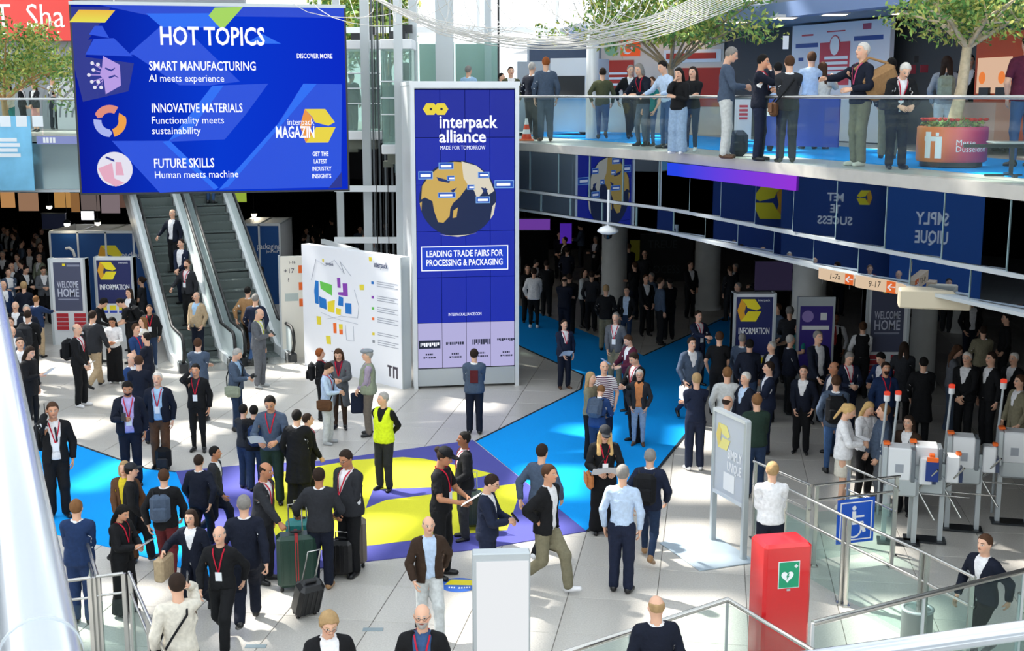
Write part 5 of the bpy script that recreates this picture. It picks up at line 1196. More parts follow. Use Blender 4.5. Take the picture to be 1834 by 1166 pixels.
# floor marks and sockets
p = atz(822, 1048); st = MB().lathe((0, 0, 0), [(.26, 0), (.26, .004)], 28).build('floor_sticker', mat('sticker_blue', '3a6cc8', .5), loc=(p.x, p.y, .001), label='round blue and yellow floor sticker left of the white light box', cat='sticker')
MB().prism([(-.2, .0), (.22, -.02), (.17, .17), (-.12, .19)], .004, .006).build('yellow_print', M_YEL, st); [MB().box((-.13+.035*k, -.12+.02*abs(k-4)/4, .006), (.02, .05, .003)).build('print_mark', M_TXW, st) for k in range(9) if k not in (3,)]
for i, (x, y) in enumerate(((668, 1128), (458, 1158), (922, 1072))):
    MB().box((0, 0, 0), (.26, .1, .008), bev=.002).build('floor_socket', mat('socket_grey', '8b9aa0', .4), loc=atz(x, y)+Vector((0, 0, .004)), label=['grey floor socket plate between the bald man and the blond man at the bottom', 'grey floor socket plate at the bottom edge, left of the blond man', 'grey floor socket plate just left of the walking man\'s white shoes'][i], cat='socket')
# ================================================================ hanging signs, camera, lamps of the dark hall
c = aty(1089, 415, 27.2); e = empty('dome_camera', (c.x, 27.2, c.z), 0, 'white dome surveillance camera hanging under the gallery ceiling', 'camera'); MB().lathe((0, 0, 0), [(.025, .9), (.025, .14), (.06, .13), (.17, .09), (.23, .03), (.23, 0), (.13, -.05)], 24).build('housing', M_WHITE, e); MB().lathe((0, 0, -.14), [(.03, -.02), (.08, .01), (.1, .09)], 20).build('lens_dome', mat('lens', '0c0d10', .1), e)
def dirsign(x0, x1, y0, y1, Y, txt, name_label, slope=0):
    a = aty(x0, y1, Y); b = aty(x1, y1+slope, Y-.0); zt = aty(x0, y0, Y).z; w = (b-a).length; P = Panel(a, (b-a), (0, 0, 1)); e = empty('direction_sign', (0, 0, 0), 0, name_label, 'sign')
    h = zt-a.z; MB().prism([(0, 0), (w, 0), (w, h), (0, h)], -.12, 0, M=P.M).build('lit_panel', mat('sign_cream', 'f2d3b0', emit=.75), e)
    if txt: P.text(txt, w*.42, h*.5, h*.75, m=mat('sign_ink', '2a211c', .6), parent=e, fitw=w*.3); P.rect(w*.72, 0, w*.24, h, .001, .003, name='orange_square', m=mat('sign_orange_lit', 'ee6a1e', emit=.8), parent=e); P.text('\u2190', w*.84, h*.5, h*.9, m=M_TXW, parent=e, bold=.02)
    for t in (.1, .9): MB().tube([P.M@Vector((w*t, h, -.06)), P.M@Vector((w*t, 4.0-a.z, -.06))], .01, 5).build('hanger', M_DARK, e)
dirsign(1469, 1530, 481, 500, 18.3, '1-7a', 'lit hanging direction sign reading 1-7a with a white arrow on orange', 12)
dirsign(1535, 1607, 494, 515, 17.9, '9-17', 'lit hanging direction sign reading 9-17 with a white arrow on orange', 12); dirsign(1608, 1622, 508, 526, 17.6, '', 'short lit end of the hanging direction sign', 3)
MB().box((0, 0, 0), (.95, .4, .26), rz=R(-14), bev=.02).build('sign_side_box', mat('sign_side_beige', 'b8ae98', .6), loc=aty(1668, 538, 17.2)+Vector((.1, .2, 0)), label='plain beige box under the gallery edge, right of the lit direction signs', cat='box')  # beige side panel of the hanging direction sign, set as a box
lm = mat('spot_bulb', 'fff0d0', emit=30)
for i, (x, y, Y) in enumerate(((88, 369, 41), (120, 400, 39), (175, 398, 39.5), (250, 395, 40), (455, 383, 43), (940, 395, 44), (455, 384, 52))[:6]):
    p = aty(x, y, Y); e = empty('spotlight', p, 0, ['warm spot lamp highest at far left above the blue booth', 'bright warm spot lamp above the left end of the blue booth', 'warm spot lamp above the middle of the blue booth', 'warm spot lamp beside the left escalator', 'warm spot lamp above the booth corner right of the escalators', 'lamp glowing in the dark hall right of the display tower'][i], 'lamp')
    MB().lathe((0, 0, 0), [(.03, .12), (.09, .08), (.11, 0)], 12).build('shade', M_DARK, e); MB().lathe((0, 0, 0), [(.03, -.1), (.085, -.06), (.09, 0)], 12).build('bulb', lm, e)
    MB().tube([(0, 0, .1), (0, 0, 4.0-p.z)], .008, 5).build('cord', M_BLK, e)
def plaque(name, x0, y0, x1, y1, Y, m, label, cat, th=.1, z=None):
    a = aty(x0, y1, Y); b = aty(x1, y0, Y); w, h = b.x-a.x, b.z-a.z
    e = empty(name, (a.x+w/2, Y, a.z), 0, label, cat); MB().box((0, th/2, h/2), (w, th, h)).build('panel', m, e)
    MB().box((0, th/2, -a.z/2-.015), (w*.9, th, a.z-.03)).build('plinth', M_BLACK, e); MB().box((0, th/2, h+.01), (w+.04, th+.04, .03)).box((0, th/2, -.01), (w+.04, th+.04, .03)).build('frame', M_DARK, e); return e, Panel((-w/2, -.002, 0), (1, 0, 0)), w, h
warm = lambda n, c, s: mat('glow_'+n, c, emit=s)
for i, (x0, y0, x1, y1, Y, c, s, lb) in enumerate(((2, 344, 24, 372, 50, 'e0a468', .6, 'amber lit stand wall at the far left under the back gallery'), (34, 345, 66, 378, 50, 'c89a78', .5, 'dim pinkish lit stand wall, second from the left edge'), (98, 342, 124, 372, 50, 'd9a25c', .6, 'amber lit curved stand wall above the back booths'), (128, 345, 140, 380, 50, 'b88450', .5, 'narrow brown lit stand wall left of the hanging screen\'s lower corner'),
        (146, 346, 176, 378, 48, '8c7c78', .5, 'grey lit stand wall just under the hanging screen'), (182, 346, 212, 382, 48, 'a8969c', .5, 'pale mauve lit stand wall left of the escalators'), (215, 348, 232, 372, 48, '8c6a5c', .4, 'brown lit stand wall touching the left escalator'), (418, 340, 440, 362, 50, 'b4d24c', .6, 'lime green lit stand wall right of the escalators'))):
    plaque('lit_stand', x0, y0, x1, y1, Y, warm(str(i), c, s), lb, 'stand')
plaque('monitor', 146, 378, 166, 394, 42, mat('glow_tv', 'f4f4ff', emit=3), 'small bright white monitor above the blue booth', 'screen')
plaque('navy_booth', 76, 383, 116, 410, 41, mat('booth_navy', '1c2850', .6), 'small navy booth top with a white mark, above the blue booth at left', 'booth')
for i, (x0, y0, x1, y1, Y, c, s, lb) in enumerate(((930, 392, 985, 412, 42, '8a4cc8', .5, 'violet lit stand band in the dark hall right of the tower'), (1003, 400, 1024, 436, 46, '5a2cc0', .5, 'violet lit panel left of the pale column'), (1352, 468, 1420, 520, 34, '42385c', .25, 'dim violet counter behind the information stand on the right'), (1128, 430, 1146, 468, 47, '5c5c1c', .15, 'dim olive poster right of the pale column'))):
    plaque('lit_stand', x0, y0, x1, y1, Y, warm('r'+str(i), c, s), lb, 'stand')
a, P2, w, h = plaque('dark_banner', 1146, 420, 1242, 510, 46, mat('banner_dark', '0c1016', .7), 'large dark banner reading the new process, deep in the hall', 'banner')
P2.text('TREUE', w*.42, h*.8, .42, m=mat('banner_ink', '30383f', .6), parent=a, fitw=w*.55); P2.text('PROCESS', w*.4, h*.3, .42, m=mat('banner_ink', '30383f', .6), parent=a, fitw=w*.7); a['label'] = 'large dark banner with faint grey capitals, deep in the hall'
# blue exhibition walls left of the picture, seen in the gallery's mirror glass
def mirrored(xc, yc, dist):
    d = ray(xc, yc).normalized(); best = None
    for a, b in zip(E_, E_[1:]):
        n = Vector((-(b[1]-a[1]), b[0]-a[0], 0)).normalized(); den = d.dot(n)
        if abs(den) < 1e-6: continue
        t = (Vector((a[0], a[1], 0))-Vector((0, 0, 0))).dot(n)/den; p = Vector((0, 0, H))+d*t
        s = (Vector((p.x-a[0], p.y-a[1], 0))).dot(Vector((b[0]-a[0], b[1]-a[1], 0)).normalized())/math.hypot(b[0]-a[0], b[1]-a[1])
        if t > 0 and 0 <= s <= 1: m_ = Vector((-.894, -.447, 0)); best = (p, d-m_*2*d.dot(m_), m_)
    p, r, n = best; return p+r*dist, r
for (xc, yc, wd, hh, txts, lb, c, mk) in ((1385, 365, 5.6, 3.2, [('EXPERIENCE', .15, .42), ('HOME', .12, .3)], 'dark blue exhibition wall with a big golden mark, out of frame at left', '123a86', 1), (1490, 375, 4.4, 3.2, [('MEET', .5, .62), ('THE', .5, .5), ('SUCCESS', .5, .38)], 'dark blue exhibition wall reading meet the success, out of frame at left', '0f3c80', 2), (1665, 410, 3.2, 2.9, [('SIMPLY', .5, .6), ('UNIQUE', .5, .4)], 'blue round exhibition wall reading simply unique, out of frame at left', '15509c', 0)):
    q, r = mirrored(xc, yc, 23); f = -Vector((r.x, r.y, 0)).normalized(); u = Vector((-f.y, f.x, 0)); 
    e = empty('exhibition_wall', (q.x, q.y, 0), 0, lb, 'wall'); P2 = Panel(Vector((0, 0, q.z-hh/2))-u*wd/2, u)
    MB().prism([(0, -(q.z-hh/2)), (wd, -(q.z-hh/2)), (wd, hh), (0, hh)], -.12, 0, M=P2.M).build('panel', mat('wall_'+c, c, .5), e)
    for t, x, y in txts: P2.text(t, wd*x, hh*y, .38 if mk else .55, m=M_TXW, parent=e, fitw=.2*len(t), bold=.02)
    if mk: logo(P2, wd*.42 if mk == 1 else wd*.5-1.3, hh*.32 if mk == 1 else hh*.55, 1.3 if mk == 1 else .5, M_YEL, mat('sign_amber', 'e8a81e', .5), e)
# blue glowing ceiling band over them
# ================================================================ upper gallery: stands and posters
def upanel(name, pts, Y0, Y1, m, label, cat, th=.12):
    (x0, y0), (x1, y1) = pts; a = aty(x0, y1, Y0); b = aty(x1, y1, Y1); a.z = b.z = (a.z+b.z)/2; h = (aty(x0, y0, Y0).z+aty(x1, y0, Y1).z)/2-a.z; u = b-a; w = u.length
    e = empty(name, a+u/2, math.atan2(u.y, u.x), label, cat); MB().box((0, th/2, h/2), (w, th, h)).build('panel', m, e); return e, Panel((-w/2, -.003, 0), (1, 0, 0)), w, h
e, P2, w, h = upanel('wall_poster', ((1412, 40), (1585, 252)), 33.0, 29.5, mat('poster_white', 'e6e6ee', .5), 'large white wall poster with red panel and white oval on the upper gallery', 'poster')
q = lambda x, y: ((x-200)/1110*w, (1-(y-300)/1350.)*h)
def ur(x0, y0, x1, y1, m, d=.002, name='print'): a, b = q(x0, y1), q(x1, y0); P2.rect(a[0], a[1], b[0]-a[0], b[1]-a[1], d, .002, name=name, m=m, parent=e)
rd = mat('poster_red', 'cf3f50', .5); bl = mat('poster_blue', '2a4f96', .5)
ur(545, 520, 890, 1010, rd, name='red_field'); a, b = q(718, 560); P2.disc(a, b, 62/1110*w, 120/1350*h, d=.005, name='oval', m=rd, parent=e); P2.disc(a, b, 52/1110*w, 108/1350*h, d=.008, name='oval', m=M_TXW, parent=e)
ur(250, 515, 520, 565, bl); ur(930, 470, 1240, 522, bl); ur(320, 410, 460, 430, rd); ur(620, 390, 830, 404, rd); ur(1020, 335, 1110, 400, mat('poster_rose', 'b8506c', .5)); ur(290, 680, 350, 720, bl)
for y in (700, 760, 820, 870): a, b = q(715, y+15); P2.text({700: 'IMMER FRESH', 760: 'TOTAL THROUGH', 820: 'YOUR PACK', 870: 'PARTNER'}[y], a, b, .17, m=M_TXW, parent=e, fitw=w*.2) if 0 else P2.rect(a-w*(.12-.02*(y % 3)), b, w*.24, .07, .005, .002, name='text_line', m=M_TXW, parent=e)
e, P2, w, h = upanel('country_stand', ((1075, 62), (1292, 250)), 39.5, 37.0, mat('stand_cream', 'e8d8c8', .6), 'cream stand with red boards and an orange crescent flag on the upper gallery', 'stand')
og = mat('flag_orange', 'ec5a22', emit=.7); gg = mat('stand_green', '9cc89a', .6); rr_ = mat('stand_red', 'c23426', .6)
Q = lambda x, y: ((x-1075)/217*w, (250-y)/188*h)
def sr(x0, y0, x1, y1, m, d=.002, name='print'): a, b = Q(x0, y1), Q(x1, y0); P2.rect(a[0], a[1], b[0]-a[0], b[1]-a[1], d, .02, name=name, m=m, parent=e)
sr(1112, 70, 1147, 99, og, name='flag'); a, b = Q(1124, 85); P2.disc(a, b, .17, d=.024, name='crescent', m=M_TXW, parent=e); P2.disc(a+.05, b+.01, .13, d=.027, name='crescent', m=og, parent=e); a, b = Q(1132, 85)
P2.poly([(a+(.07 if i % 2 == 0 else .028)*math.sin(R(36*i)), b+(.07 if i % 2 == 0 else .028)*math.cos(R(36*i))) for i in range(10)], .03, .003, name='star', m=M_TXW, parent=e)
a, b = Q(1093, 83); P2.disc(a, b, .24, d=.004, name='green_emblem', m=gg, parent=e); sr(1080, 106, 1136, 160, rr_, name='red_board'); sr(1190, 90, 1288, 112, M_TXW, name='white_board'); sr(1195, 96, 1280, 106, rr_, .03, 'text_line'); sr(1220, 122, 1290, 190, rr_, name='red_board')
for y in (128, 137, 148): sr(1090, y, 1125, y+4, M_TXW, .024, 'text_line')
for x in (1110, 1175, 1240): p = aty(x, 66, 38.0); MB().lathe((0, 0, 0), [(.04, .1), (.1, 0)], 10).build('stand_spotlight', mat('lamp_warm2', 'ffd9a0', emit=8), loc=p, label={1110: 'warm stand spotlight above the orange flag', 1175: 'warm stand spotlight right of the orange flag', 1240: 'warm stand spotlight over the white board'}[x], cat='lamp')
e, P2, w, h = upanel('kiosk', ((985, 104), (1052, 236)), 36.5, 36.0, mat('kiosk_white', 'd6dade', .5), 'white service kiosk with a dark opening on the upper gallery, behind the two men', 'kiosk', 1.6)
P2.rect(.08*w, h*.5, w*.84, h*.26, .0, .01, name='opening', m=M_DARK, parent=e); P2.rect(.0, h*.46, w, .06, .0, .25, name='counter', m=M_WHITE, parent=e)
upanel('partition', ((926, 110), (984, 236)), 38.5, 38.5, mat('partition_grey', 'a4abb4', .6), 'pale grey partition wall on the upper gallery, left of the kiosk', 'partition'); upanel('partition', ((948, 80), (1062, 112)), 39.5, 39.0, mat('partition_slate', '3c4a62', .6), 'slate blue header wall above the kiosk', 'partition')
p = aty(1060, 236, 33.2); MB().lathe((0, 0, 0), [(.16, 0), (.16, 2.9)], 20).build('column', M_WMET, loc=(p.x, 33.2, 5.6), label='slim white column on the upper gallery between the kiosk and the flag stand', cat='column')
e, P2, w, h = upanel('orange_stand', ((1738, 54), (1900, 262)), 25.6, 22.6, mat('stand_orange', 'b8441c', .6), 'orange and red lit stand behind the right tree on the upper gallery', 'stand')
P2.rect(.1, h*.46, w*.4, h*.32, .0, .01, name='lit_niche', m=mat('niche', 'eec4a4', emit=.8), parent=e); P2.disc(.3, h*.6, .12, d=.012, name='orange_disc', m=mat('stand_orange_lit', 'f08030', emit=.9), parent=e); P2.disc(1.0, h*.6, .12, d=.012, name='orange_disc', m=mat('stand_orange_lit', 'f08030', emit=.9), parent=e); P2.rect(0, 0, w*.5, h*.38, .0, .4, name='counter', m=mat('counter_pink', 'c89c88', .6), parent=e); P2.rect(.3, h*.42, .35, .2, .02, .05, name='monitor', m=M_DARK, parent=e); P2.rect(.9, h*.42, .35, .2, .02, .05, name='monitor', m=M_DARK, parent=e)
for i, (x0, y0, x1, y1, c, lb) in enumerate(((1402, 64, 1412, 88, 'd8dade', 'small white notice left of the white wall poster'), (1628, 116, 1640, 132, '7c1c2c', 'small dark red notice on the dark wall, left one'), (1648, 116, 1662, 130, '7c1c2c', 'small dark red notice on the dark wall, right one'), (1612, 116, 1626, 140, 'c8ccd0', 'white notice sheet on the dark wall'), (1637, 100, 1645, 112, '1c1c20', 'small black box on the dark wall'))): upanel('wall_notice', ((x0, y0), (x1, y1)), 28.0, 28.0, mat('notice_'+c, c, .6), lb, 'notice', .03)
c = aty(1637, 172, 28.6)
# colourful standing banner and code board behind the glass are left as plain coloured boards
for i, (x0, y0, x1, y1, Y, c, lb) in enumerate(((1315, 178, 1345, 250, 25.5, 'e6e0e8', 'white roll-up banner behind the man in the blue sweater'), (1355, 172, 1500, 262, 24.5, '1f3f9c', 'low deep blue display wall behind the men at the railing'))):
    e, P2, w, h = upanel('banner', ((x0, y0), (x1, y1)), Y, Y-1.0*i, mat('banner_'+c, c, .6), lb, 'banner', .06)
    if i == 0:
        for k in range(4): P2.rect(w*.25, h*(.5+.1*k), w*.5, h*.06, .002, .002, name='print', m=rd, parent=e)
    else: P2.rect(w*.1, h*.6, w*.25, h*.2, .002, .002, name='print', m=M_TXW, parent=e)
# planter with tree, gradient drum
p = atz(1702, 300, 5.6); pl = empty('planter', p, 0, 'round planter with an orange to purple drum and red flowers on the upper gallery', 'planter')
gm_ = bpy.data.materials.new('planter_gradient'); gm_.use_nodes = True; nt = gm_.node_tree; b = nt.nodes['Principled BSDF']; tx = node(nt, 'TexCoord'); s_ = node(nt, 'SeparateXYZ'); r_ = node(nt, 'ValToRGB'); mr = node(nt, 'MapRange'); mr.inputs[1].default_value = -.52; mr.inputs[2].default_value = .52
nt.links.new(tx.outputs['Object'], s_.inputs[0]); nt.links.new(s_.outputs[0], mr.inputs[0]); nt.links.new(mr.outputs[0], r_.inputs[0]); nt.links.new(r_.outputs[0], b.inputs['Base Color']); b.inputs['Roughness'].default_value = .35
r_.color_ramp.elements[0].color = (*srgb('f58a22'), 1); r_.color_ramp.elements[1].color = (*srgb('a8287c'), 1); q_ = r_.color_ramp.elements.new(.5); q_.color = (*srgb('d8425c'), 1)
MB().lathe((0, 0, .1), [(.51, 0), (.53, .03), (.53, .52), (.51, .54), (.46, .5)], 36).build('drum', gm_, pl); MB().lathe((0, 0, .03), [(.47, 0), (.47, .09)], 28).build('base_ring', M_DARK, pl)
for k in range(4): MB().lathe((.4*math.cos(R(45+90*k)), .4*math.sin(R(45+90*k)), 0), [(.03, 0), (.03, .05)], 8).build('castor', M_BLK, pl)

def wrap(me):
    for v in me.vertices: a_ = v.co.x/.53; rr = .533-v.co.z; v.co = Vector((math.sin(a_)*(.535+v.co.z), -math.cos(a_)*(.535+v.co.z), v.co.y)) 
    return me
for t, x, z in (('Messe', -.02, .40), ('Düsseldorf', .09, .30)):
    me = textmesh(t, .125, .001, m=M_TXW, align='LEFT'); me.transform(Matrix.Translation((-.12, z, 0))); link('lettering', wrap(me), pl)
mb = MB()
for (x, z, w_, h_) in ((-.60, .16, .1, .4), (-.42, .16, .1, .28), (-.62, .42, .3, .07), (-.56, .5, .05, .05), (-.42, .5, .05, .05)):
    for k in range(3): mb.box((x+w_*(k+.5)/3, z+h_/2, 0), (w_/3+.001, h_, .004))
link('lettering', wrap(mb.mesh('lettering', M_TXW)), pl)
lfm = mat('leaf_green', '4c7a34', .6, noise=.25, nscale=6); lfm2 = mat('leaf_light', '8aa64e', .6, noise=.25, nscale=6); lfm3 = mat('leaf_yellow', 'a8a850', .6, noise=.2)
def leafcloud(mb, c, r, n, size, mats=3, flat_=1.0):
    for _ in range(n):
        d = rng.normal(size=3); d /= np.linalg.norm(d); rad = rng.rand()**.4; p = np.array(c)+d*np.array(r)*rad
        u = rng.normal(size=3); u /= np.linalg.norm(u); v = np.cross(u, rng.normal(size=3)); v /= np.linalg.norm(v); s = size*(.6+.8*rng.rand())
        mb.add([p-u*s, p+v*s*.38, p+u*s, p-v*s*.38], [(0, 1, 2, 3)], int(rng.rand()*mats))
fl_ = MB(); leafcloud(fl_, (0, 0, .66), (.5, .5, .09), 420, .05, 2); fl_.build('foliage', [lfm, lfm2], pl, kind='stuff')
for k in range(46):
    a_ = rng.rand()*6.28; r0 = .25+.25*rng.rand(); MB().lathe((r0*math.cos(a_), r0*math.sin(a_), .72), [(.01, 0), (.045, .025), (.015, .045)], 6).build('flower', mat('flower_red', 'd0281c', .5), pl)
def tree(base, H0, crown, label, seed, lean=(0, 0), spread=1.6, nb=7, leafn=3600, size=.07, trunk=.085, pale='a8957a', flatz=.5, density=None):
    rr = np.random.RandomState(seed); bark = mat('bark_'+pale, pale, .8, noise=.2, nscale=12, bump=.4)
    t = empty('tree', base, 0, label, 'tree'); mb = MB(); f = np.array((lean[0], lean[1], H0))
    mb.tube([(0, 0, 0), tuple(f*.5+[.03, 0, 0]), tuple(f)], [trunk*1.35, trunk, trunk*.85], 10); ends = []
    for k in range(nb):
        a_ = 6.28*k/nb+rr.rand()*.5; tip = f+np.array((math.cos(a_)*spread*(.6+.5*rr.rand()), math.sin(a_)*spread*(.6+.5*rr.rand()), crown*(.35+.5*rr.rand())))
        mid = f+(tip-f)*.45+np.array((0, 0, .12)); mb.tube([tuple(f-[0, 0, .05]), tuple(mid), tuple(tip)], [trunk*.5, trunk*.32, .012], 7)
        ends.append(tip)
        for _ in range(4):
            s0 = f+(tip-f)*(.35+.5*rr.rand()); e2 = s0+rr.normal(size=3)*[.45*spread/1.6, .45*spread/1.6, .2]+[0, 0, .25]; mb.tube([tuple(s0), tuple(e2)], [trunk*.2, .006], 5); ends.append(e2)
    mb.build('trunk', bark, t); lm_ = MB()
    for e_ in ends: leafcloud(lm_, e_, (.42*spread/1.6+.12, .42*spread/1.6+.12, flatz*.5), leafn//len(ends), size)
    for _ in range(14):
        a_ = rr.rand()*6.28; r0 = spread*(.2+.9*rr.rand()); leafcloud(lm_, f+np.array((math.cos(a_)*r0, math.sin(a_)*r0, crown*(.35+.5*rr.rand()))), (.4, .4, flatz*.5), leafn//30, size)
    lm_.build('foliage', [lfm, lfm2, lfm3], t, kind='stuff'); return t
tree(p+Vector((0, 0, .6)), 1.28, 1.15, 'tree with a pale trunk growing from the round gradient planter on the upper gallery', 3, (.15, 0), 1.35, 8, 3000, .055, .085, 'c4b294', .42)
c = aty(1212, 150, 29.5); tree((c.x, 29.5, 5.6), 1.75, 1.9, 'broad leafy tree in the middle of the upper gallery, before the flag stand', 5, (-.15, 0), 1.95, 9, 4200, .075, .08, '8d7a60', .6)
c = aty(8, 200, 36.8); tree((c.x, 36.8, 5.6), 1.0, 2.3, 'light green leafy tree at the upper left corner', 9, (.0, 0), 1.9, 8, 4200, .08, .09, 'b08a58', .9)
for x, Y, z, lb in ((652, 50, 5.6, 'trees outside the glass behind the left lift'), (694, 51, 5.6, 'trees outside the glass behind the right lift'), (606, 51, 5.6, 'trees outside the glass right of the hanging screen')):
    c = aty(x, 100, Y); tree((c.x, Y, z), 2.0, 3.6, lb, x, (0, 0), 1.0, 6, 1600, .16, .1, '8d7a60', 1.6)
# black waiting seats
p = aty(1872, 296, 17.6); p.z = 5.6; bn = empty('waiting_seat', p, R(-8), 'black mesh waiting seat with side table at the upper gallery\'s right end', 'seat')
MB().box((.0, 0, .42), (2.2, .05, .05)).build('beam', M_DARK, bn)
for s in (-.45, .9): MB().box((s, 0, .22), (.05, .05, .42)).box((s, 0, .02), (.06, .6, .04)).box((s-.1, 0, .02), (.5, .05, .03)).build('leg', M_DARK, bn)
for s in (.08, .68): MB().box((s, -.05, .47), (.52, .48, .04), bev=.015).build('seat', mat('mesh_seat', '2c3038', .6), bn); MB().box((0, 0, 0), (.5, .035, .5), M=Matrix.Translation((s, .24, .8)) @ Matrix.Rotation(R(-14), 4, 'X')).build('backrest', mat('mesh_seat', '2c3038', .6), bn)
MB().box((-.45, -.05, .47), (.62, .5, .025), bev=.008).build('side_table', mat('table_grey', '9a9c9c', .3), bn)
# traffic cone
p = atz(943, 252, 5.6); e = empty('traffic_cone', p, 0, 'small orange traffic cone with white bands on the upper gallery', 'cone'); MB().box((0, 0, .02), (.36, .36, .04), bev=.01).build('base', M_ORA, e)
for k, (r0, r1, z0, z1) in enumerate(((.13, .105, .04, .17), (.105, .08, .17, .28), (.08, .055, .28, .4), (.055, .03, .4, .55))): MB().lathe((0, 0, 0), [(r0, z0), (r1, z1)], 16).build('band' if k % 2 else 'cone_body', M_TXW if k % 2 else mat('cone_orange', 'ee4a1c', .5), e)
# ================================================================ wire sculpture
ws = empty('hanging_sculpture', (0, 0, 0), 0, 'hanging net sculpture of white wires at the top of the picture', 'sculpture'); wm = mat('wire_white', 'cdcbc6', .5)
def wcurve(pts, Y, n=16):
    out = []; m = len(pts)
    for t in np.linspace(0, m-1.001, n):
        i = int(t); f = t-i; g = lambda k: np.array(pts[max(0, min(m-1, k))], float)
        p0, p1, p2, p3 = g(i-1), g(i), g(i+1), g(i+2); q_ = .5*((2*p1)+(p2-p0)*f+(2*p0-5*p1+4*p2-p3)*f*f+(3*p1-p0-3*p2+p3)*f**3); out.append(aty(q_[0], q_[1], Y+.6*math.sin(t*2)))
    return out
rr = np.random.RandomState(11)
for k in range(15):
    o_ = rr.normal(size=5)*3.5; s = k-7
    MB().tube(wcurve([(630+s*3, -30+o_[0]), (700+s*1.5, 12+s*1.0+o_[1]), (800, 52+s*1.4+o_[2]), (900, 72+s*1.5+o_[3]), (1000, 78+s*1.6), (1100, 62+s*2.2+o_[4]), (1200, 38+s*3), (1330, -20+s*4)], 21+.1*k), .0085, 5).build('wire', wm, ws)
for k in range(34):
    x0 = 640+rr.rand()*620; y0 = -15-rr.rand()*15; x1 = x0+rr.normal()*160; xm = (x0+x1)/2; ym = 74-abs(xm-940)*.13+rr.normal()*5
    MB().tube(wcurve([(x0, y0), ((x0*2+xm)/3+rr.normal()*8, ym*.55), (xm, ym), ((x1*2+xm)/3+rr.normal()*8, ym*.6), (x1, -20)], 21+rr.rand()*1.5, 12), .006, 4).build('wire', wm, ws)
# ================================================================ upper left gallery
e, P2, w, h = upanel('shop_sign', ((-30, -12), (129, 73)), 43.5, 43.5, mat('shop_red', 'e8453e', .5), 'red fascia sign with white letters behind the tree at upper left', 'sign', .3)
P2.text('T. Sha', w*.54, h*.5, 1.1, m=M_TXW, parent=e, fitw=w*.78)
e, P2, w, h = upanel('lower_banner', ((-20, 208), (62, 341)), 35.6, 35.6, mat('banner_sky', '7cc4ea', .6, noise=.15, nscale=1.5), 'light blue hanging banner at the left edge, on the back gallery front', 'banner', .05)
for k in range(3): P2.rect(w*.35+k*.45, h*.86, .3, .3, .002, .002, name='print', m=mat('banner_white', 'e8f0f6', .6), parent=e)
for k in range(4): P2.rect(w*.2, h*(.45+.07*k), w*(.55-.06*(k % 2)), .1, .002, .002, name='print', m=mat('banner_white', 'e8f0f6', .6), parent=e)
lb_ = empty('glass_balustrade', (-15, 35.8, 5.6), 0, 'glass balustrade of the back gallery at upper left', 'balustrade')
for k in range(7): MB().box((-1.9+k*1.25-.6, 0, .5), (1.2, .015, .95)).build('glass_pane', M_GLASS, lb_)
MB().tube([(-6, 0, 1.02), (6.5, 0, 1.02)], .03, 8).build('handrail', M_WMET, lb_)
e, P2, w, h = upanel('striped_wall', ((104, 138), (160, 232)), 42, 42, mat('stripe_white', 'c8ccd0', .6), 'white wall with concentric grey arcs behind the standing men at upper left', 'wall', .1)
for k in range(7):
    mb = MB(); r0 = .25+k*.2
    for t in range(0, 90, 15):
        a0, a1 = R(t+90), R(t+105); mb.prism([(w*.75+r0*math.cos(a0), .4+r0*math.sin(a0)*1.4), (w*.75+r0*math.cos(a1), .4+r0*math.sin(a1)*1.4), (w*.75+(r0+.06)*math.cos(a1), .4+(r0+.06)*math.sin(a1)*1.4), (w*.75+(r0+.06)*math.cos(a0), .4+(r0+.06)*math.sin(a0)*1.4)], .002, .004, M=P2.M)
    mb.build('arc', mat('arc_grey', '7c8088', .6), e)
e, P2, w, h = upanel('fascia_banner', ((66, 244), (150, 258)), 35.7, 35.7, mat('banner_periwinkle', '8a92c8', .6), 'periwinkle banner strip with white letters on the back gallery edge', 'banner', .04)
P2.text('HALL 9', w*.3, h*.5, h*.9, m=M_TXW, parent=e, fitw=w*.28) if 0 else [P2.rect(w*(.14+.07*k), h*.15, w*.05, h*.7, .002, .002, name='print', m=M_TXW, parent=e) for k in range(4)]
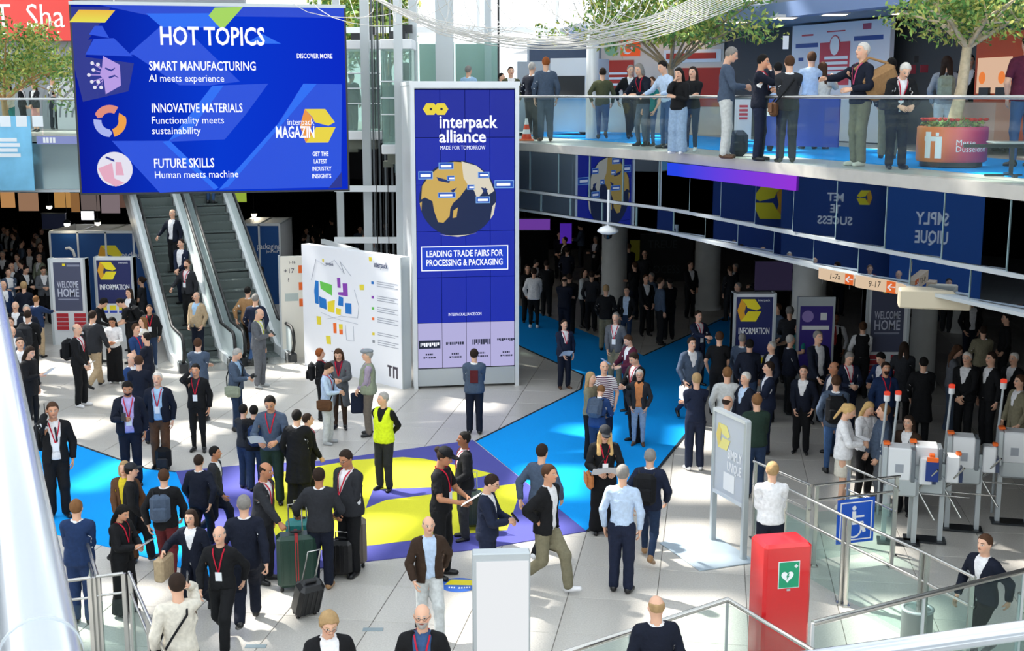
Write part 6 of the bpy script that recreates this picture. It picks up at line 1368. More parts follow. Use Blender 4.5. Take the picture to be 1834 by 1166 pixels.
# ================================================================ carried things
def place(info, mb_or_me, name, m, label, cat, M, group=None, parts=()):
    """a carried thing: one top-level object in the holder's frame (own root), parts as children"""
    root = bpy.data.objects.new(name, mb_or_me.mesh(name, m) if isinstance(mb_or_me, MB) else mb_or_me); COL.objects.link(root)
    root.matrix_world = info['Wm'] @ M; tag(root, label, cat, group)
    for pn, pm, mm in parts: link(pn, pm.mesh(pn, mm), root)
    return root
def handpos(info, i): return Vector(info['hands'][i][0]), Vector(info['hands'][i][2]), Vector(info['hands'][i][3])
PAPER = mat('paper', 'eceef0', .6)
def paper(info, label, i=0, w=.21, h=.29, col=None, tilt=0, both=False, kind='papers'):
    p, d, n = handpos(info, i)
    if both: p = (p+handpos(info, 1-i)[0])/2
    nx, ny = 6, 4; vs = []; fs = []
    for a in range(nx+1):
        for b in range(ny+1): u_, v_ = (a/nx-.5)*w, (b/ny)*h; vs.append((u_, -v_*.8, v_*.55-.02+.012*math.cos(u_*18)))
    vs += [(x, y, z-.004) for x, y, z in vs]; N = (nx+1)*(ny+1)
    for a in range(nx):
        for b in range(ny): q = a*(ny+1)+b; f = (q, q+ny+1, q+ny+2, q+1); fs += [f, tuple(N+k for k in f[::-1])]
    mb = MB().add(vs, fs, 0, True); ln = MB()
    for k in range(5): t0 = .15+.15*k; ln.add([(-w*.36, -t0*h*.8-.001, t0*h*.55-.002+.006), (w*.3, -t0*h*.8-.001, t0*h*.55-.002+.006), (w*.3, -(t0+.04)*h*.8, (t0+.04)*h*.55+.006), (-w*.36, -(t0+.04)*h*.8, (t0+.04)*h*.55+.006)], [(0, 3, 2, 1), (0, 1, 2, 3)])
    M = Matrix.Translation(p+Vector((0, -.06, .02))) @ Matrix.Rotation(R(tilt), 4, 'X')
    return place(info, mb, kind, mat('paper_'+col, col, .6) if col else PAPER, label, 'papers', M, parts=(('print_lines', ln, mat('paper_print', '9aa0aa', .7)),))
def phone(info, label, i=0):
    p, d, n = handpos(info, i); ear = p.z > 1.4*1
    M = Matrix.Translation(p+(Vector((0, .02, .08)) if ear else Vector((0, -.08, .06)))) @ Matrix.Rotation(R(-20 if ear else -40), 4, 'X')
    return place(info, MB().box((0, 0, 0), (.012, .075, .15) if ear else (.075, .01, .15), bev=.003), 'smartphone', mat('phone_black', '101216', .2), label, 'phone', M, parts=(('screen', MB().box((0, .0055, 0), (.066, .002, .135)) if not ear else MB().box((.007, 0, 0), (.002, .066, .135)), mat('phone_screen', '3c4654', .1)),))
def chestM(info, off): return Matrix(info['B'][2].tolist()) @ Matrix.Translation(off)
def backpack(info, col, label, side=0, big=1):
    s = big; fat = float(info['ft'] or 0); M = chestM(info, (side, .19+fat+(.02 if info['tk'] in ('puffer', 'jacket') else 0), 1.2))
    mb = MB().box((0, .03, 0), (.30*s, .17, .42*s), bev=.06); pk = MB().box((0, .135, -.07), (.22*s, .06, .2), bev=.025); st = MB()
    for q in (-1, 1): st.tube([(q*.10, -.06, .17), (q*.12, -.16, .25), (q*.13, -.30-fat, .18), (q*.14, -.31-fat, .0), (q*.15, -.2, -.12), (q*.13, -.05, -.16)], .016, 6)
    st.tube([(0, -.0, .2), (0, .03, .25), (0, .06, .2)], .01, 5)
    return place(info, mb, 'backpack', clothmat(C_(col)), label, 'backpack', M, parts=(('front_pocket', pk, clothmat(C_(col))), ('strap', st, clothmat(C_('black' if col != 'black' else 'charcoal')))))
def shoulderbag(info, col, label, s=1, back=False):
    fat = float(info['ft'] or 0); M = chestM(info, (0, 0, 0)); y = .1 if back else -.02
    mb = MB().box((s*(.23+fat), y, .88), (.11, .32, .24), bev=.04); fl_ = MB().box((s*(.29+fat), y, .91), (.015, .31, .16), bev=.006); st = MB()
    st.tube([(s*.23, y-.12, .99), (s*.1, -.17-fat, 1.15), (-s*.06, -.15-fat, 1.36), (-s*.085, 0, 1.475), (-s*.06, .14+fat, 1.36), (s*.1, .16+fat, 1.15), (s*.23, y+.12, .99)], .013, 6)
    return place(info, mb, 'shoulder_bag', clothmat(C_(col)), label, 'bag', M, parts=(('flap', fl_, clothmat(C_(col))), ('strap', st, clothmat(C_('black')))))
def handbag(info, col, label, i=0, w=.34, h=.3, dep=.12, drop=.12):
    p, d, n = handpos(info, i); M = Matrix.Translation(p+Vector((0, -.0, -drop-h/2-.05)))
    vs = MB().box((0, 0, 0), (dep, w, h), bev=.03); st = MB()
    for q in (-.03, .03): st.tube([(q, -w*.28, h/2-.02), (q, -w*.12, h/2+drop), (q, w*.12, h/2+drop), (q, w*.28, h/2-.02)], .009, 6)
    return place(info, vs, 'handbag', clothmat(C_(col)), label, 'bag', M, parts=(('handle', st, clothmat(C_('dbrown'))),))
def suitcase(x, y, rz, col, label, h=.66, w=.44, d=.28, tilt=0, handle=.4, strap=None):
    p = atz(x, y); e = empty('suitcase', p, R(rz), label, 'suitcase'); e.rotation_euler = (R(tilt), 0, R(rz)); m = mat('case_'+col, C_(col), .35)
    MB().box((0, 0, h/2+.06), (w, d, h), bev=.05).build('shell', m, e)
    rb = MB()
    for k in range(5): rb.box((-w*.36+k*w*.18, -d/2-.002, h/2+.06), (.02, .012, h*.8), bev=.003).box((-w*.36+k*w*.18, d/2+.002, h/2+.06), (.02, .012, h*.8), bev=.003)
    rb.build('ribs', m, e)
    for sx_ in (-1, 1):
        for sy in (-1, 1): MB().lathe((sx_*(w/2-.06), sy*(d/2-.06), 0), [(.02, .005), (.028, .03), (.015, .075)], 10).build('wheel', M_BLK, e)
    MB().tube([(-.09, d*.3, h+.05), (-.09, d*.3, h+.05+handle), (.09, d*.3, h+.05+handle), (.09, d*.3, h+.05)], .011, 6).build('telescopic_handle', M_STEEL, e)
    MB().box((0, 0, h+.085), (.16, .04, .03), bev=.01).build('grip', M_BLK, e)
    if strap: MB().box((0, 0, h/2+.06), (.045, d+.012, h+.012)).build('strap', mat('case_strap', C_(strap), .6), e)
    return e
# ================================================================ people on the floor, nearest to the picture's left first
def P_(x, y, rz, pose, top, tc, bot, bc, hair, hc, label, **k): return person(x, y, rz, pose, top=top, tc_=tc, bot=bot, bc=bc, hair=hair, hc=hc, label=label, **k)
a = P_(60, 621, 75, 'phone', 'longtop', 'black', 'slim', 'black', 'long', 'dark', 'woman in black with dark tights reading papers at far left by the handrail', foot=772, h=1.66, sk='a'); paper(a, 'white papers held by the woman in black at far left', 0)
a = P_(107, 721, 25, 'ear', 'jacketopen', 'black', 'trousers', 'black', 'short', 'brown', 'man in open black suit phoning, backpack on, on the left blue carpet', foot=926, lan='red', sk='b'); backpack(a, 'black', 'black backpack of the man phoning on the left blue carpet', -.12); phone(a, 'phone at the ear of the man standing on the left blue carpet', 0)
a = P_(147, 580, 78, 'low', 'jacket', 'black', 'trousers', 'black', 'bald', 'grey', 'bald man in black suit with white sneakers and a large black backpack, left side', foot=728, shoe='white', lan='red', badge=False, und='white'); backpack(a, 'black', 'large black backpack of the bald man in white sneakers', 0, 1.05); paper(a, 'rolled white papers in the bald man\'s lowered hand', 0, .1, .2)
P_(172, 557, 160, 'walk', 'jacket', 'charcoal', 'trousers', 'beige', 'short', 'dark', 'man in dark jacket and beige trousers striding away behind the bald man with backpack', foot=697)
a = P_(208, 568, 5, 'both', 'shirt', 'white', 'wide', 'black', 'long', 'black', 'woman in white top and black wide trousers looking down at her hands, left', foot=686, shoe='white', sk='c', h=1.64); handbag(a, 'sage', 'pale green bag at the side of the woman in white top', 0, .3, .34, .1, .2) if 0 else None
P_(190, 536, 90, 'stoop', 'sweater', 'black', 'trousers', 'black', 'curly', 'black', 'man with black curly hair stooping over the left information desk', h=1.75)
a = P_(210, 536, -80, 'stoop', 'tee', 'black', 'trousers', 'black', 'short', 'black', 'dark haired man in black leaning down, facing left at the information desk'); backpack(a, 'black', 'black backpack of the man leaning down at the information desk')
P_(231, 517, -30, 'clasp', 'jacketopen', 'black', 'trousers', 'black', 'long', 'dark', 'woman with long dark hair in front of the left information stand', h=1.68)
P_(253, 496, -95, 'clasp', 'tee', 'charcoal', 'trousers', 'charcoal', 'bun', 'dark', 'person in dark grey with tied hair in profile, right of the left information stand', h=1.76)
P_(273, 546, 10, 'stand', 'hoodie', 'black', 'slim', 'djeans', 'short', 'dark', 'man in black hooded top with a badge walking beside the left escalator', lan='red', shoe='lgrey', foot=660, sk='b')
P_(256, 568, -60, 'low', 'coat', 'cream', 'trousers', 'beige', 'long', 'lbrown', 'woman in a cream coat half hidden behind the man in navy polo', h=1.68)
P_(243, 580, 60, 'low', 'tee', 'blue', 'trousers', 'navy', 'short', 'brown', 'man in royal blue polo with a red lanyard near the left escalator foot', lan='red', h=1.74)
P_(262, 596, -100, 'clasp', 'tee', 'dnavy', 'trousers', 'charcoal', 'short', 'black', 'man in dark navy T-shirt seen in profile in front of the cream coat', h=1.72)
P_(234, 632, 70, 'low', 'jacket', 'blue', 'trousers', 'navy', 'bald', 'grey', 'older man in royal blue jacket, left of the navy sweater at centre left', h=1.72)
P_(248, 637, 185, 'clasp', 'sweater', 'dnavy', 'trousers', 'navy', 'short', 'brown', 'brown haired man in navy sweater seen from behind, above the man in lilac shirt', h=1.76, und=None)
a = P_(238, 683, 15, 'phone', 'jacketopen', 'dnavy', 'trousers', 'dnavy', 'short', 'black', 'large bearded man in lilac shirt and navy suit looking at his phone', foot=868, und='purple', lan='red', fat=.05, beard=1, sk='c'); phone(a, 'phone in the hand of the bearded man in lilac shirt', 0)
a = P_(290, 667, 5, 'stand', 'jacketopen', 'dnavy', 'trousers', 'brown', 'short', 'white', 'white haired man with pale blue shirt, dark jacket and brown trousers', foot=838, und='sky', lan='red', fat=.03)
backp = empty('backpack', atz(294, 840), 0, 'black backpack standing on the floor at the white haired man\'s feet', 'backpack'); MB().box((0, 0, .21), (.28, .2, .42), bev=.07).build('body', clothmat(C_('black')), backp); MB().box((0, -.11, .14), (.2, .06, .18), bev=.02).build('front_pocket', clothmat(C_('charcoal')), backp); MB().tube([(-.03, 0, .41), (-.03, 0, .46), (.03, 0, .46), (.03, 0, .41)], .01, 6).build('loop', clothmat(C_('charcoal')), backp)
a = P_(357, 652, 0, 'ear', 'jacket', 'black', 'slim', 'black', 'short', 'black', 'slim man in dark suit phoning with a red lanyard, below the escalator landing', foot=808, lan='red', sk='b', und='charcoal'); phone(a, 'phone at the ear of the slim man below the escalators', 0)
P_(354, 606, 180, 'fold', 'jacket', 'slate', 'trousers', 'charcoal', 'short', 'brown', 'man in slate grey jacket with folded arms seen from behind, at the escalator foot', h=1.76)
a = P_(466, 553, 75, 'phone', 'jacket', 'grey', 'trousers', 'grey', 'bald', 'grey', 'bald man in light grey suit with a yellow lanyard, right of the escalators', foot=694, lan='yellow', badge=False, shoe='lgrey'); phone(a, 'phone held by the bald man in grey suit', 0)
a = P_(426, 625, 80, 'both', 'jacket', 'slate', 'slim', 'djeans', 'short', 'lgrey', 'grey haired man in grey jacket and jeans holding a camera', foot=771, und='sky'); shoulderbag(a, 'sage', 'sage green shoulder bag of the man with the camera', -1)
p0, d0, n0 = handpos(a, 0); place(a, MB().box((0, 0, 0), (.13, .06, .09), bev=.015), 'camera', M_BLK, 'small black camera in the hands of the grey haired man', 'camera', Matrix.Translation(p0+Vector((.04, -.08, .05))), parts=(('lens', MB().tube([(0, -.02, 0), (0, -.09, 0)], .03, 12), M_DARK),))
P_(447, 514, 170, 'walk', 'jacket', 'tan', 'trousers', 'dbrown', 'short', 'black', 'man in tan brown jacket stepping towards the right escalator', foot=635, h=1.74)
P_(461, 527, 175, 'walk2', 'jacket', 'navy', 'slim', 'jeans', 'short', 'grey', 'grey haired man in navy jacket and jeans at the right escalator foot', foot=655)
P_(459, 461, -5, 'clasp', 'sweater', 'black', 'trousers', 'black', 'bald', 'dark', 'person in black with red lanyard in front of the blue booth corner', lan='red', lod=1, h=1.72)
# escalator riders
def rider(k, esc, *aa, side=0, **kw): q = on_esc(EB1 if esc == 0 else EB2, k, side); q.z = max(q.z, .03); return P_(0, 0, *aa, loc=(q.x, q.y, q.z), **kw)
RZE = -math.degrees(math.atan2(HD.x, HD.y))*-1
rider(-1, 0, -24+RZE*0, 'low', 'jacket', 'beige', 'trousers', 'dnavy', 'bald', 'grey', 'bald man in beige jacket riding down, lowest on the left escalator', und='sky', fat=.03)
rider(2, 0, -24, 'rail', 'jacket', 'charcoal', 'trousers', 'black', 'short', 'brown', 'bearded man in dark jacket with a red lanyard, second lowest on the left escalator', lan='red', beard=1)
rider(4, 0, -24, 'clasp', 'jacketopen', 'navy', 'trousers', 'dnavy', 'short', 'dark', 'man in navy blazer and white shirt, third from the bottom of the left escalator', und='white')
rider(7, 0, -24, 'rail', 'jacketopen', 'dnavy', 'trousers', 'black', 'bald', 'grey', 'man in dark suit highest on the left escalator', und='white', lod=1)
rider(14, 1, 160, 'stand', 'jacket', 'dnavy', 'slim', 'jeans', 'short', 'dark', 'person in blue jeans riding up the right escalator, head behind the screen', side=.1)
# left foreground
a = P_(150, 895, 182, 'clasp', 'jacket', 'dblue', 'trousers', 'dblue', 'short', 'lbrown', 'broad man in a dark blue suit seen from behind, at lower left', foot=1116, fat=.03, h=1.8)
a = P_(225, 944, 70, 'both', 'blazerw', 'black', 'wide', 'black', 'verylong', 'black', 'woman with very long black hair holding papers at the lower left railing', foot=1100, und='black', lan='red', badge=False, sk='b', h=1.62); paper(a, 'white leaflets in the hands of the woman with very long black hair', 0)
a = P_(316, 1028, 205, 'ear', 'sweater', 'cream', 'trousers', 'charcoal', 'short', 'dark', 'man in cream sweater phoning, seen from behind at the bottom edge', h=1.8); shoulderbag(a, 'black', 'black crossbody bag of the man in cream sweater', 1, True); phone(a, 'phone of the man in cream sweater', 0)
P_(240, 831, 100, 'walk', 'sweater', 'black', 'trousers', 'black', 'short', 'black', 'man in black walking with a dark grey cap, on the left blue carpet', hat='cap', hatc='charcoal', foot=1010)
a = P_(232, 862, 0, 'low', 'coatopen', 'brown', 'trousers', 'brown', 'bob', 'sand', 'woman with fair bobbed hair in long brown coat, left blue carpet', foot=1005, und='yellow', h=1.64)
a = P_(302, 842, 190, 'walk', 'jacket', 'black', 'trousers', 'dred', 'short', 'brown', 'man in black jacket and dark red trousers walking away on the left blue carpet', foot=1032); backpack(a, 'slate', 'slate grey backpack of the man in dark red trousers', .05)
P_(388, 808, 90, 'walk', 'jacket', 'charcoal', 'trousers', 'dnavy', 'short', 'black', 'dark haired man in charcoal suit walking right across the violet carpet', foot=965, sk='c', und='white')
P_(362, 832, 175, 'walk2', 'jacket', 'dnavy', 'trousers', 'black', 'short', 'dark', 'man in dark navy jacket close behind the walking man in charcoal suit', foot=985)
a = P_(445, 890, 190, 'pull', 'jacket', 'dnavy', 'trousers', 'dnavy', 'short', 'grey', 'tall grey haired man in navy suit walking away, lower left', foot=1121, h=1.84)
suitcase(545, 1100, 35, 'black', 'black trolley case pulled by the tall grey haired man', .5, .36, .24, 24, .5)
a = P_(403, 941, -5, 'walk', 'sweater', 'black', 'trousers', 'black', 'bald', 'grey', 'bald man in black sweater with red lanyard striding forward, lower left', foot=1160, lan='red', h=1.78)
a = P_(352, 925, -10, 'walk2', 'coat', 'dnavy', 'trousers', 'dnavy', 'bob', 'dark', 'person in a dark navy coat behind the bald man in black sweater', foot=1105, r=(.34, -.3, 1.12)); 
hb = handbag(a, 'beige', 'beige paper shopping bag with a red print beside the bald man in black sweater', 0, .4, .36, .16, .0)
# centre-left group
a = P_(460, 726, 190, 'clasp', 'puffer', 'black', 'trousers', 'djeans', 'short', 'black', 'man in black padded jacket with a blue backpack seen from behind, centre left', foot=880, h=1.76); backpack(a, 'dblue', 'blue backpack of the man in black padded jacket', -.03)
P_(442, 727, 150, 'clasp', 'sweater', 'charcoal', 'trousers', 'djeans', 'short', 'black', 'black haired man just left of the one with the blue backpack', foot=876)
a = P_(491, 709, 0, 'read', 'sweater', 'slate', 'trousers', 'dgreen', 'short', 'black', 'man with glasses in pale grey sweater showing a paper, centre left', foot=902, lan='red', badge=False, glasses=1, sk='b'); paper(a, 'white brochure held by the man with glasses in the grey sweater', 0, .24, .32)
a = P_(537, 734, 175, 'low', 'coat', 'black', 'wide', 'black', 'short', 'black', 'man in long black jacket seen from behind, beside the grey sweater man', foot=912, fat=.03)
a = P_(556, 741, 110, 'low', 'jacket', 'black', 'trousers', 'black', 'short', 'dark', 'dark haired man right of the long black jacket, carrying a grey backpack', foot=900, lan='red', badge=False); backpack(a, 'tweed', 'dark grey backpack hanging behind the man beside the long black jacket', .02)
a = P_(477, 829, 75, 'grip', 'jacket', 'charcoal', 'trousers', 'charcoal', 'bald', 'dark', 'bald man in charcoal suit with red lanyard reaching to the suitcases', lan='red', badge=False, sk='c', h=1.74)
a = P_(577, 838, 180, 'hold', 'jacket', 'charcoal', 'trousers', 'dnavy', 'short', 'dark', 'man in charcoal suit and brown shoes seen from behind at the green suitcases', foot=1053, shoe='tan', sk='c', l=(.36, -.22, 1.0), cl=1.0)
a = P_(628, 806, -35, 'clasp', 'jacket', 'charcoal', 'trousers', 'black', 'short', 'dark', 'stout man with glasses in charcoal suit looking down at the suitcases', foot=1028, lan='red', badge=False, fat=.055, sk='c', glasses=1, hp=20)
suitcase(533, 1054, 12, 'green', 'large dark green suitcase standing in front of the suited men', .74, .54, .3, strap='red')
suitcase(540, 1008, 8, 'teal', 'teal suitcase just behind the large dark green one', .6, .42, .26, handle=.28)
suitcase(633, 1014, 6, 'tweed', 'grey suitcase between the two men in charcoal suits', .66, .4, .26, handle=.1); suitcase(612, 1034, -5, 'black', 'small black suitcase at the feet of the stout man', .5, .34, .22, handle=.1)
# centre
a = P_(577, 625, 95, 'low', 'sweater', 'black', 'trousers', 'black', 'curly', 'red', 'red haired young man in black sweater at the map board', foot=752, lan='red', badge=False); backpack(a, 'black', 'black backpack of the red haired man at the map board')
a = P_(588, 650, 80, 'both', 'shirt', 'lblue', 'trousers', 'ltgrey', 'short', 'dark', 'man in pale blue shirt and grey trousers with phone at the map board', foot=795, shoe='lgrey', lan='red', badge=False); phone(a, 'phone of the man in pale blue shirt at the map board', 0); shoulderbag(a, 'brown', 'brown shoulder bag of the man in pale blue shirt', -1)
a = P_(610, 625, 0, 'both', 'coat', 'grey', 'slim', 'dbrown', 'long', 'brown', 'woman in a long grey coat with burgundy scarf before the map board', foot=768, und='maroon', h=1.68, lan='red', badge=False)
a = P_(661, 626, -80, 'clasp', 'gilet', 'sage', 'trousers', 'tweed', 'short', 'lgrey', 'man in flat cap and grey green waistcoat beside the map board', foot=780, und='lpurple', hat='flat', hatc='sgrey', fat=.03); handbag(a, 'navy', 'dark round bag held low by the man in flat cap', 0, .3, .42, .1, .0)
a = P_(689, 703, -25, 'behind', 'hivis', 'hiv', 'trousers', 'charcoal', 'short', 'lgrey', 'man in a bright yellow safety vest with hands behind his back, on the carpet', foot=878, und='black', hy=-35)
a = P_(850, 625, 180, 'clasp', 'jacket', 'slate', 'trousers', 'dnavy', 'short', 'dark', 'man in slate blue jacket with red back print facing the display tower', foot=777, fat=.03)
MBp = MB().box((0, .165, 1.22), (.16, .012, .26), bev=.004); link('back_print', MBp.mesh('back_print', clothmat(C_('dred'))), a['e'])
a = P_(792, 803, 70, 'read', 'tee', 'black', 'trousers', 'black', 'bun', 'dark', 'woman in black cap and black T-shirt with bun handing out flyers', foot=1033, hat='cap', hatc='black', lan='red', sk='c', h=1.7); paper(a, 'white flyers held out by the woman in black cap with bun', 0, .22, .3)
a = P_(832, 774, -75, 'holdl', 'jacket', 'black', 'trousers', 'charcoal', 'short', 'black', 'man in black suit beside the woman in black cap, on the yellow print', foot=966, lan='red', badge=False, sk='d', und='white'); suitcase(845, 948, 5, 'dgreen', 'green suitcase of the man in black suit beside the woman in black cap', .56, .38, .24, handle=.3); paper(a, 'white papers passed to the man in black suit', 1, .2, .26)
a = P_(886, 852, 80, 'both', 'jacket', 'navy', 'trousers', 'navy', 'short', 'dark', 'man in navy suit looking at his phone behind the white light box', h=1.76, und='white', glasses=1); phone(a, 'phone of the man in navy suit behind the light box', 0)
P_(978, 832, 60, 'walk', 'jacketopen', 'black', 'trousers', 'khaki', 'short', 'brown', 'man in black blazer and khaki trousers striding right of the light box', foot=1060, shoe='white', und='white', r=(.19, .02, 1.0), sk='b')
P_(968, 797, 150, 'walk', 'sweater', 'slate', 'trousers', 'black', 'short', 'dark', 'man in slate sweater walking away behind the black blazer man', foot=1000, shoe='white')
a = P_(1080, 763, 5, 'read', 'longtop', 'black', 'wide', 'black', 'longfront', 'blond', 'blonde woman in black cap and black wide trousers holding a newspaper', foot=955, hat='cap', hatc='charcoal', lan='red', h=1.7); paper(a, 'open white newspaper held by the blonde woman in black cap', 0, .5, .28, both=True); shoulderbag(a, 'orange', 'orange brown bag at the hip of the blonde woman in black cap', -1)
a = P_(1112, 833, 165, 'stand', 'shirt', 'lblue', 'trousers', 'navy', 'short', 'grey', 'man in pale blue shirt and navy trousers seen from behind, facing the blonde woman', foot=1060, h=1.8, hy=0)
a = P_(1160, 806, 165, 'walk', 'jacket', 'navy', 'slim', 'djeans', 'short', 'grey', 'man in navy jacket striding away with a large dark backpack, right of centre', foot=1005, shoe='tan'); backpack(a, 'black', 'large dark backpack of the striding man in navy jacket', .03, 1.1)
P_(769, 924, 15, 'walk', 'jacketopen', 'dbrown', 'trousers', 'ltgrey', 'bald', 'grey', 'bald man in dark brown cardigan striding forward, left of the light box', foot=1140, und='lblue', fat=.02)
P_(756, 1083, 0, 'stand', 'jacketopen', 'black', 'trousers', 'black', 'bald', 'lgrey', 'bald man with glasses and red lanyard, cut off by the bottom edge', glasses=1, lan='red', h=1.78, und='jeans', beard=1)
P_(590, 1101, 20, 'phone', 'jacketopen', 'black', 'trousers', 'black', 'curly', 'sand', 'young blond man with glasses cut off by the bottom edge', glasses=1, h=1.78, und='white')
P_(1176, 1068, 190, 'stand', 'jacket', 'dnavy', 'trousers', 'black', 'bald', 'sand', 'bald man in dark jacket behind the front glass balustrade, bottom edge', h=1.78)
P_(1384, 828, 175, 'clasp', 'shirt', 'white', 'trousers', 'dnavy', 'short', 'sand', 'sandy haired man in white shirt seen from behind at the gate railings', h=1.78, fat=.03)
P_(1765, 958, -60, 'walk', 'jacket', 'dnavy', 'trousers', 'black', 'short', 'brown', 'man in dark suit striding past the front balustrade at lower right', h=1.68, und='white')
# around the right blue carpet
a = P_(1010, 573, 20, 'stand', 'jacket', 'navy', 'trousers', 'dnavy', 'short', 'dark', 'man in navy suit holding a white folder, alone right of the display tower', foot=696, und='white', lan='red', badge=False, shoe='brown', fat=.02, r=(.1, -.2, .9)); paper(a, 'white folder held low by the man right of the display tower', 0, .3, .3)
P_(1082, 647, 10, 'low', 'tee', 'stripes', 'trousers', 'navy', 'bald', 'dark', 'bald man in red white and blue striped polo on the right blue carpet', h=1.76, fat=.04)
P_(1058, 667, 60, 'low', 'sweater', 'khaki', 'trousers', 'black', 'long', 'sand', 'woman with long fair hair beside the man in striped polo', h=1.66)
a = P_(1070, 696, 160, 'stoop', 'jacket', 'blue', 'trousers', 'djeans', 'short', 'lbrown', 'person in blue jacket and jeans stooping on the blue carpet above the blonde woman', foot=832); backpack(a, 'slate', 'small grey pack of the stooping person in blue jacket')
P_(1143, 678, -10, 'pocket', 'jacketopen', 'charcoal', 'slim', 'ljeans', 'short', 'white', 'white haired man with orange T-shirt under a grey jacket on the blue carpet', foot=798, und='orange', glasses=1, shoe='brown')
a = P_(1137, 632, -60, 'both', 'jacket', 'black', 'trousers', 'black', 'short', 'dark', 'man in black jacket with red scarf behind the orange T-shirt man', foot=792, lan='red', badge=False); 
a = P_(1122, 601, -65, 'read', 'jacket', 'maroon', 'trousers', 'black', 'short', 'brown', 'man in dark maroon jacket reading a leaflet on the blue carpet', h=1.72); paper(a, 'leaflet read by the man in dark maroon jacket', 0)
P_(1103, 560, -20, 'low', 'jacket', 'grey', 'trousers', 'khaki', 'short', 'grey', 'grey haired man in grey coat with red scarf, behind the maroon jacket', lan='red', h=1.78)
a = P_(1234, 604, 20, 'walk', 'jacket', 'slate', 'slim', 'djeans', 'short', 'dark', 'man in slate jacket walking across the blue carpet with a white bag', foot=755); handbag(a, 'white', 'white paper bag of the man walking across the blue carpet', 0, .3, .3, .1, .04)
P_(1251, 557, 30, 'point', 'jacket', 'navy', 'trousers', 'dnavy', 'short', 'dark', 'man in navy suit with outstretched hand left of the dark information stand', h=1.78, lan='red')
P_(1243, 668, 190, 'fold', 'sweater', 'navy', 'trousers', 'navy', 'short', 'sand', 'fair haired man in navy sweater and white sneakers at the carpet edge', foot=842, shoe='white')
P_(1289, 594, 170, 'low', 'tee', 'black', 'trousers', 'black', 'short', 'brown', 'man in black T-shirt seen from behind, left of the dark information stand', h=1.82)
P_(1303, 658, 180, 'low', 'sweater', 'ltgrey', 'trousers', 'charcoal', 'short', 'lbrown', 'man in off-white sweater seen from behind, among the shaded crowd', h=1.82)
P_(1336, 667, -60, 'low', 'jacket', 'dnavy', 'trousers', 'black', 'short', 'white', 'white haired man in dark jacket right of the off-white sweater', h=1.76, und='lblue')
P_(1303, 709, 120, 'stand', 'jacket', 'navy', 'trousers', 'navy', 'bald', 'dark', 'bald man in navy behind the free-standing info board', h=1.72)
P_(1356, 706, 185, 'low', 'sweater', 'dgreen', 'trousers', 'djeans', 'short', 'lbrown', 'man in dark green sweater seen from behind, right of the info board', h=1.8, fat=.03)
P_(1378, 648, -90, 'fold', 'jacket', 'navy', 'trousers', 'navy', 'short', 'dark', 'dark haired man in navy suit facing left behind the green sweater', h=1.78)
P_(1343, 608, 170, 'low', 'hoodie', 'dnavy', 'trousers', 'djeans', 'short', 'black', 'man in dark navy hooded top in front of the dark information stand', h=1.76)
P_(1383, 612, -70, 'low', 'jacket', 'dnavy', 'trousers', 'black', 'short', 'lgrey', 'grey haired person in dark jacket right of the dark information stand', h=1.7)
P_(1330, 598, 150, 'low', 'jacket', 'slate', 'trousers', 'black', 'short', 'grey', 'grey haired man in slate jacket close to the dark information stand', h=1.7)
P_(1346, 584, -110, 'low', 'shirt', 'lgrey', 'trousers', 'black', 'short', 'dark', 'man in light grey shirt bending before the information stand\'s leaflets', h=1.68, lod=1)
P_(1375, 578, -100, 'point', 'shirt', 'white', 'trousers', 'navy', 'short', 'lbrown', 'person in white shirt reaching over beside the dark information stand', h=1.7, lod=1)
P_(1459, 593, 25, 'low', 'jacketopen', 'dnavy', 'trousers', 'black', 'short', 'grey', 'man in navy jacket over a white T-shirt in the shaded crowd', foot=757, und='white')
P_(1432, 579, -70, 'point', 'tee', 'teal', 'trousers', 'black', 'short', 'black', 'person in teal T-shirt leaning left in the shaded crowd', h=1.72)
P_(1416, 600, 100, 'low', 'jacket', 'dnavy', 'trousers', 'black', 'short', 'lgrey', 'light grey haired man facing right beside the teal T-shirt', h=1.72)
P_(1497, 560, -10, 'low', 'vest', 'black', 'trousers', 'black', 'short', 'black', 'steward in black waistcoat, white shirt and red tie, front of the violet poster', und='white', tie='red', sk='d', h=1.8)
P_(1546, 577, 170, 'low', 'vest', 'black', 'trousers', 'black', 'bun', 'brown', 'steward in black waistcoat seen from behind, middle of the three stewards', und='white', h=1.74)
P_(1587, 571, -60, 'clasp', 'vest', 'black', 'trousers', 'black', 'long', 'black', 'female steward with dark hair and red scarf before the welcome banner', und='white', tie='red', sk='c', h=1.72)
P_(1524, 632, 10, 'both', 'jacket', 'navy', 'trousers', 'navy', 'short', 'grey', 'grey haired man in navy jacket with red lanyard, facing forward in the shade', h=1.8, lan='red', fat=.03)
P_(1575, 633, -60, 'both', 'jacket', 'dblue', 'trousers', 'navy', 'short', 'black', 'black haired man in blue jacket between the two men with lanyards', h=1.76)
P_(1587, 649, 5, 'stand', 'sweater', 'dblue', 'trousers', 'navy', 'short', 'dark', 'bearded man in blue sweater with lanyard and badge, facing forward in the shade', h=1.76, lan='red', beard=1, sk='b', fat=.02)
P_(1495, 648, -80, 'low', 'jacket', 'navy', 'trousers', 'djeans', 'bald', 'dark', 'bald man in navy facing right behind the black backpack', h=1.8, sk='c')
a = P_(1490, 672, 170, 'low', 'jacket', 'slate', 'slim', 'jeans', 'short', 'brown', 'man in slate jacket and blue jeans with a large black backpack, before the stewards', foot=848, h=1.78); backpack(a, 'black', 'large black backpack of the man in blue jeans before the stewards', 0, 1.15)
P_(1506, 725, 70, 'both', 'blazerw', 'white', 'skirt', 'cream', 'pony', 'blond', 'woman with blond ponytail in white jacket and cream skirt', foot=912, und='white', h=1.7, shoe='cream')
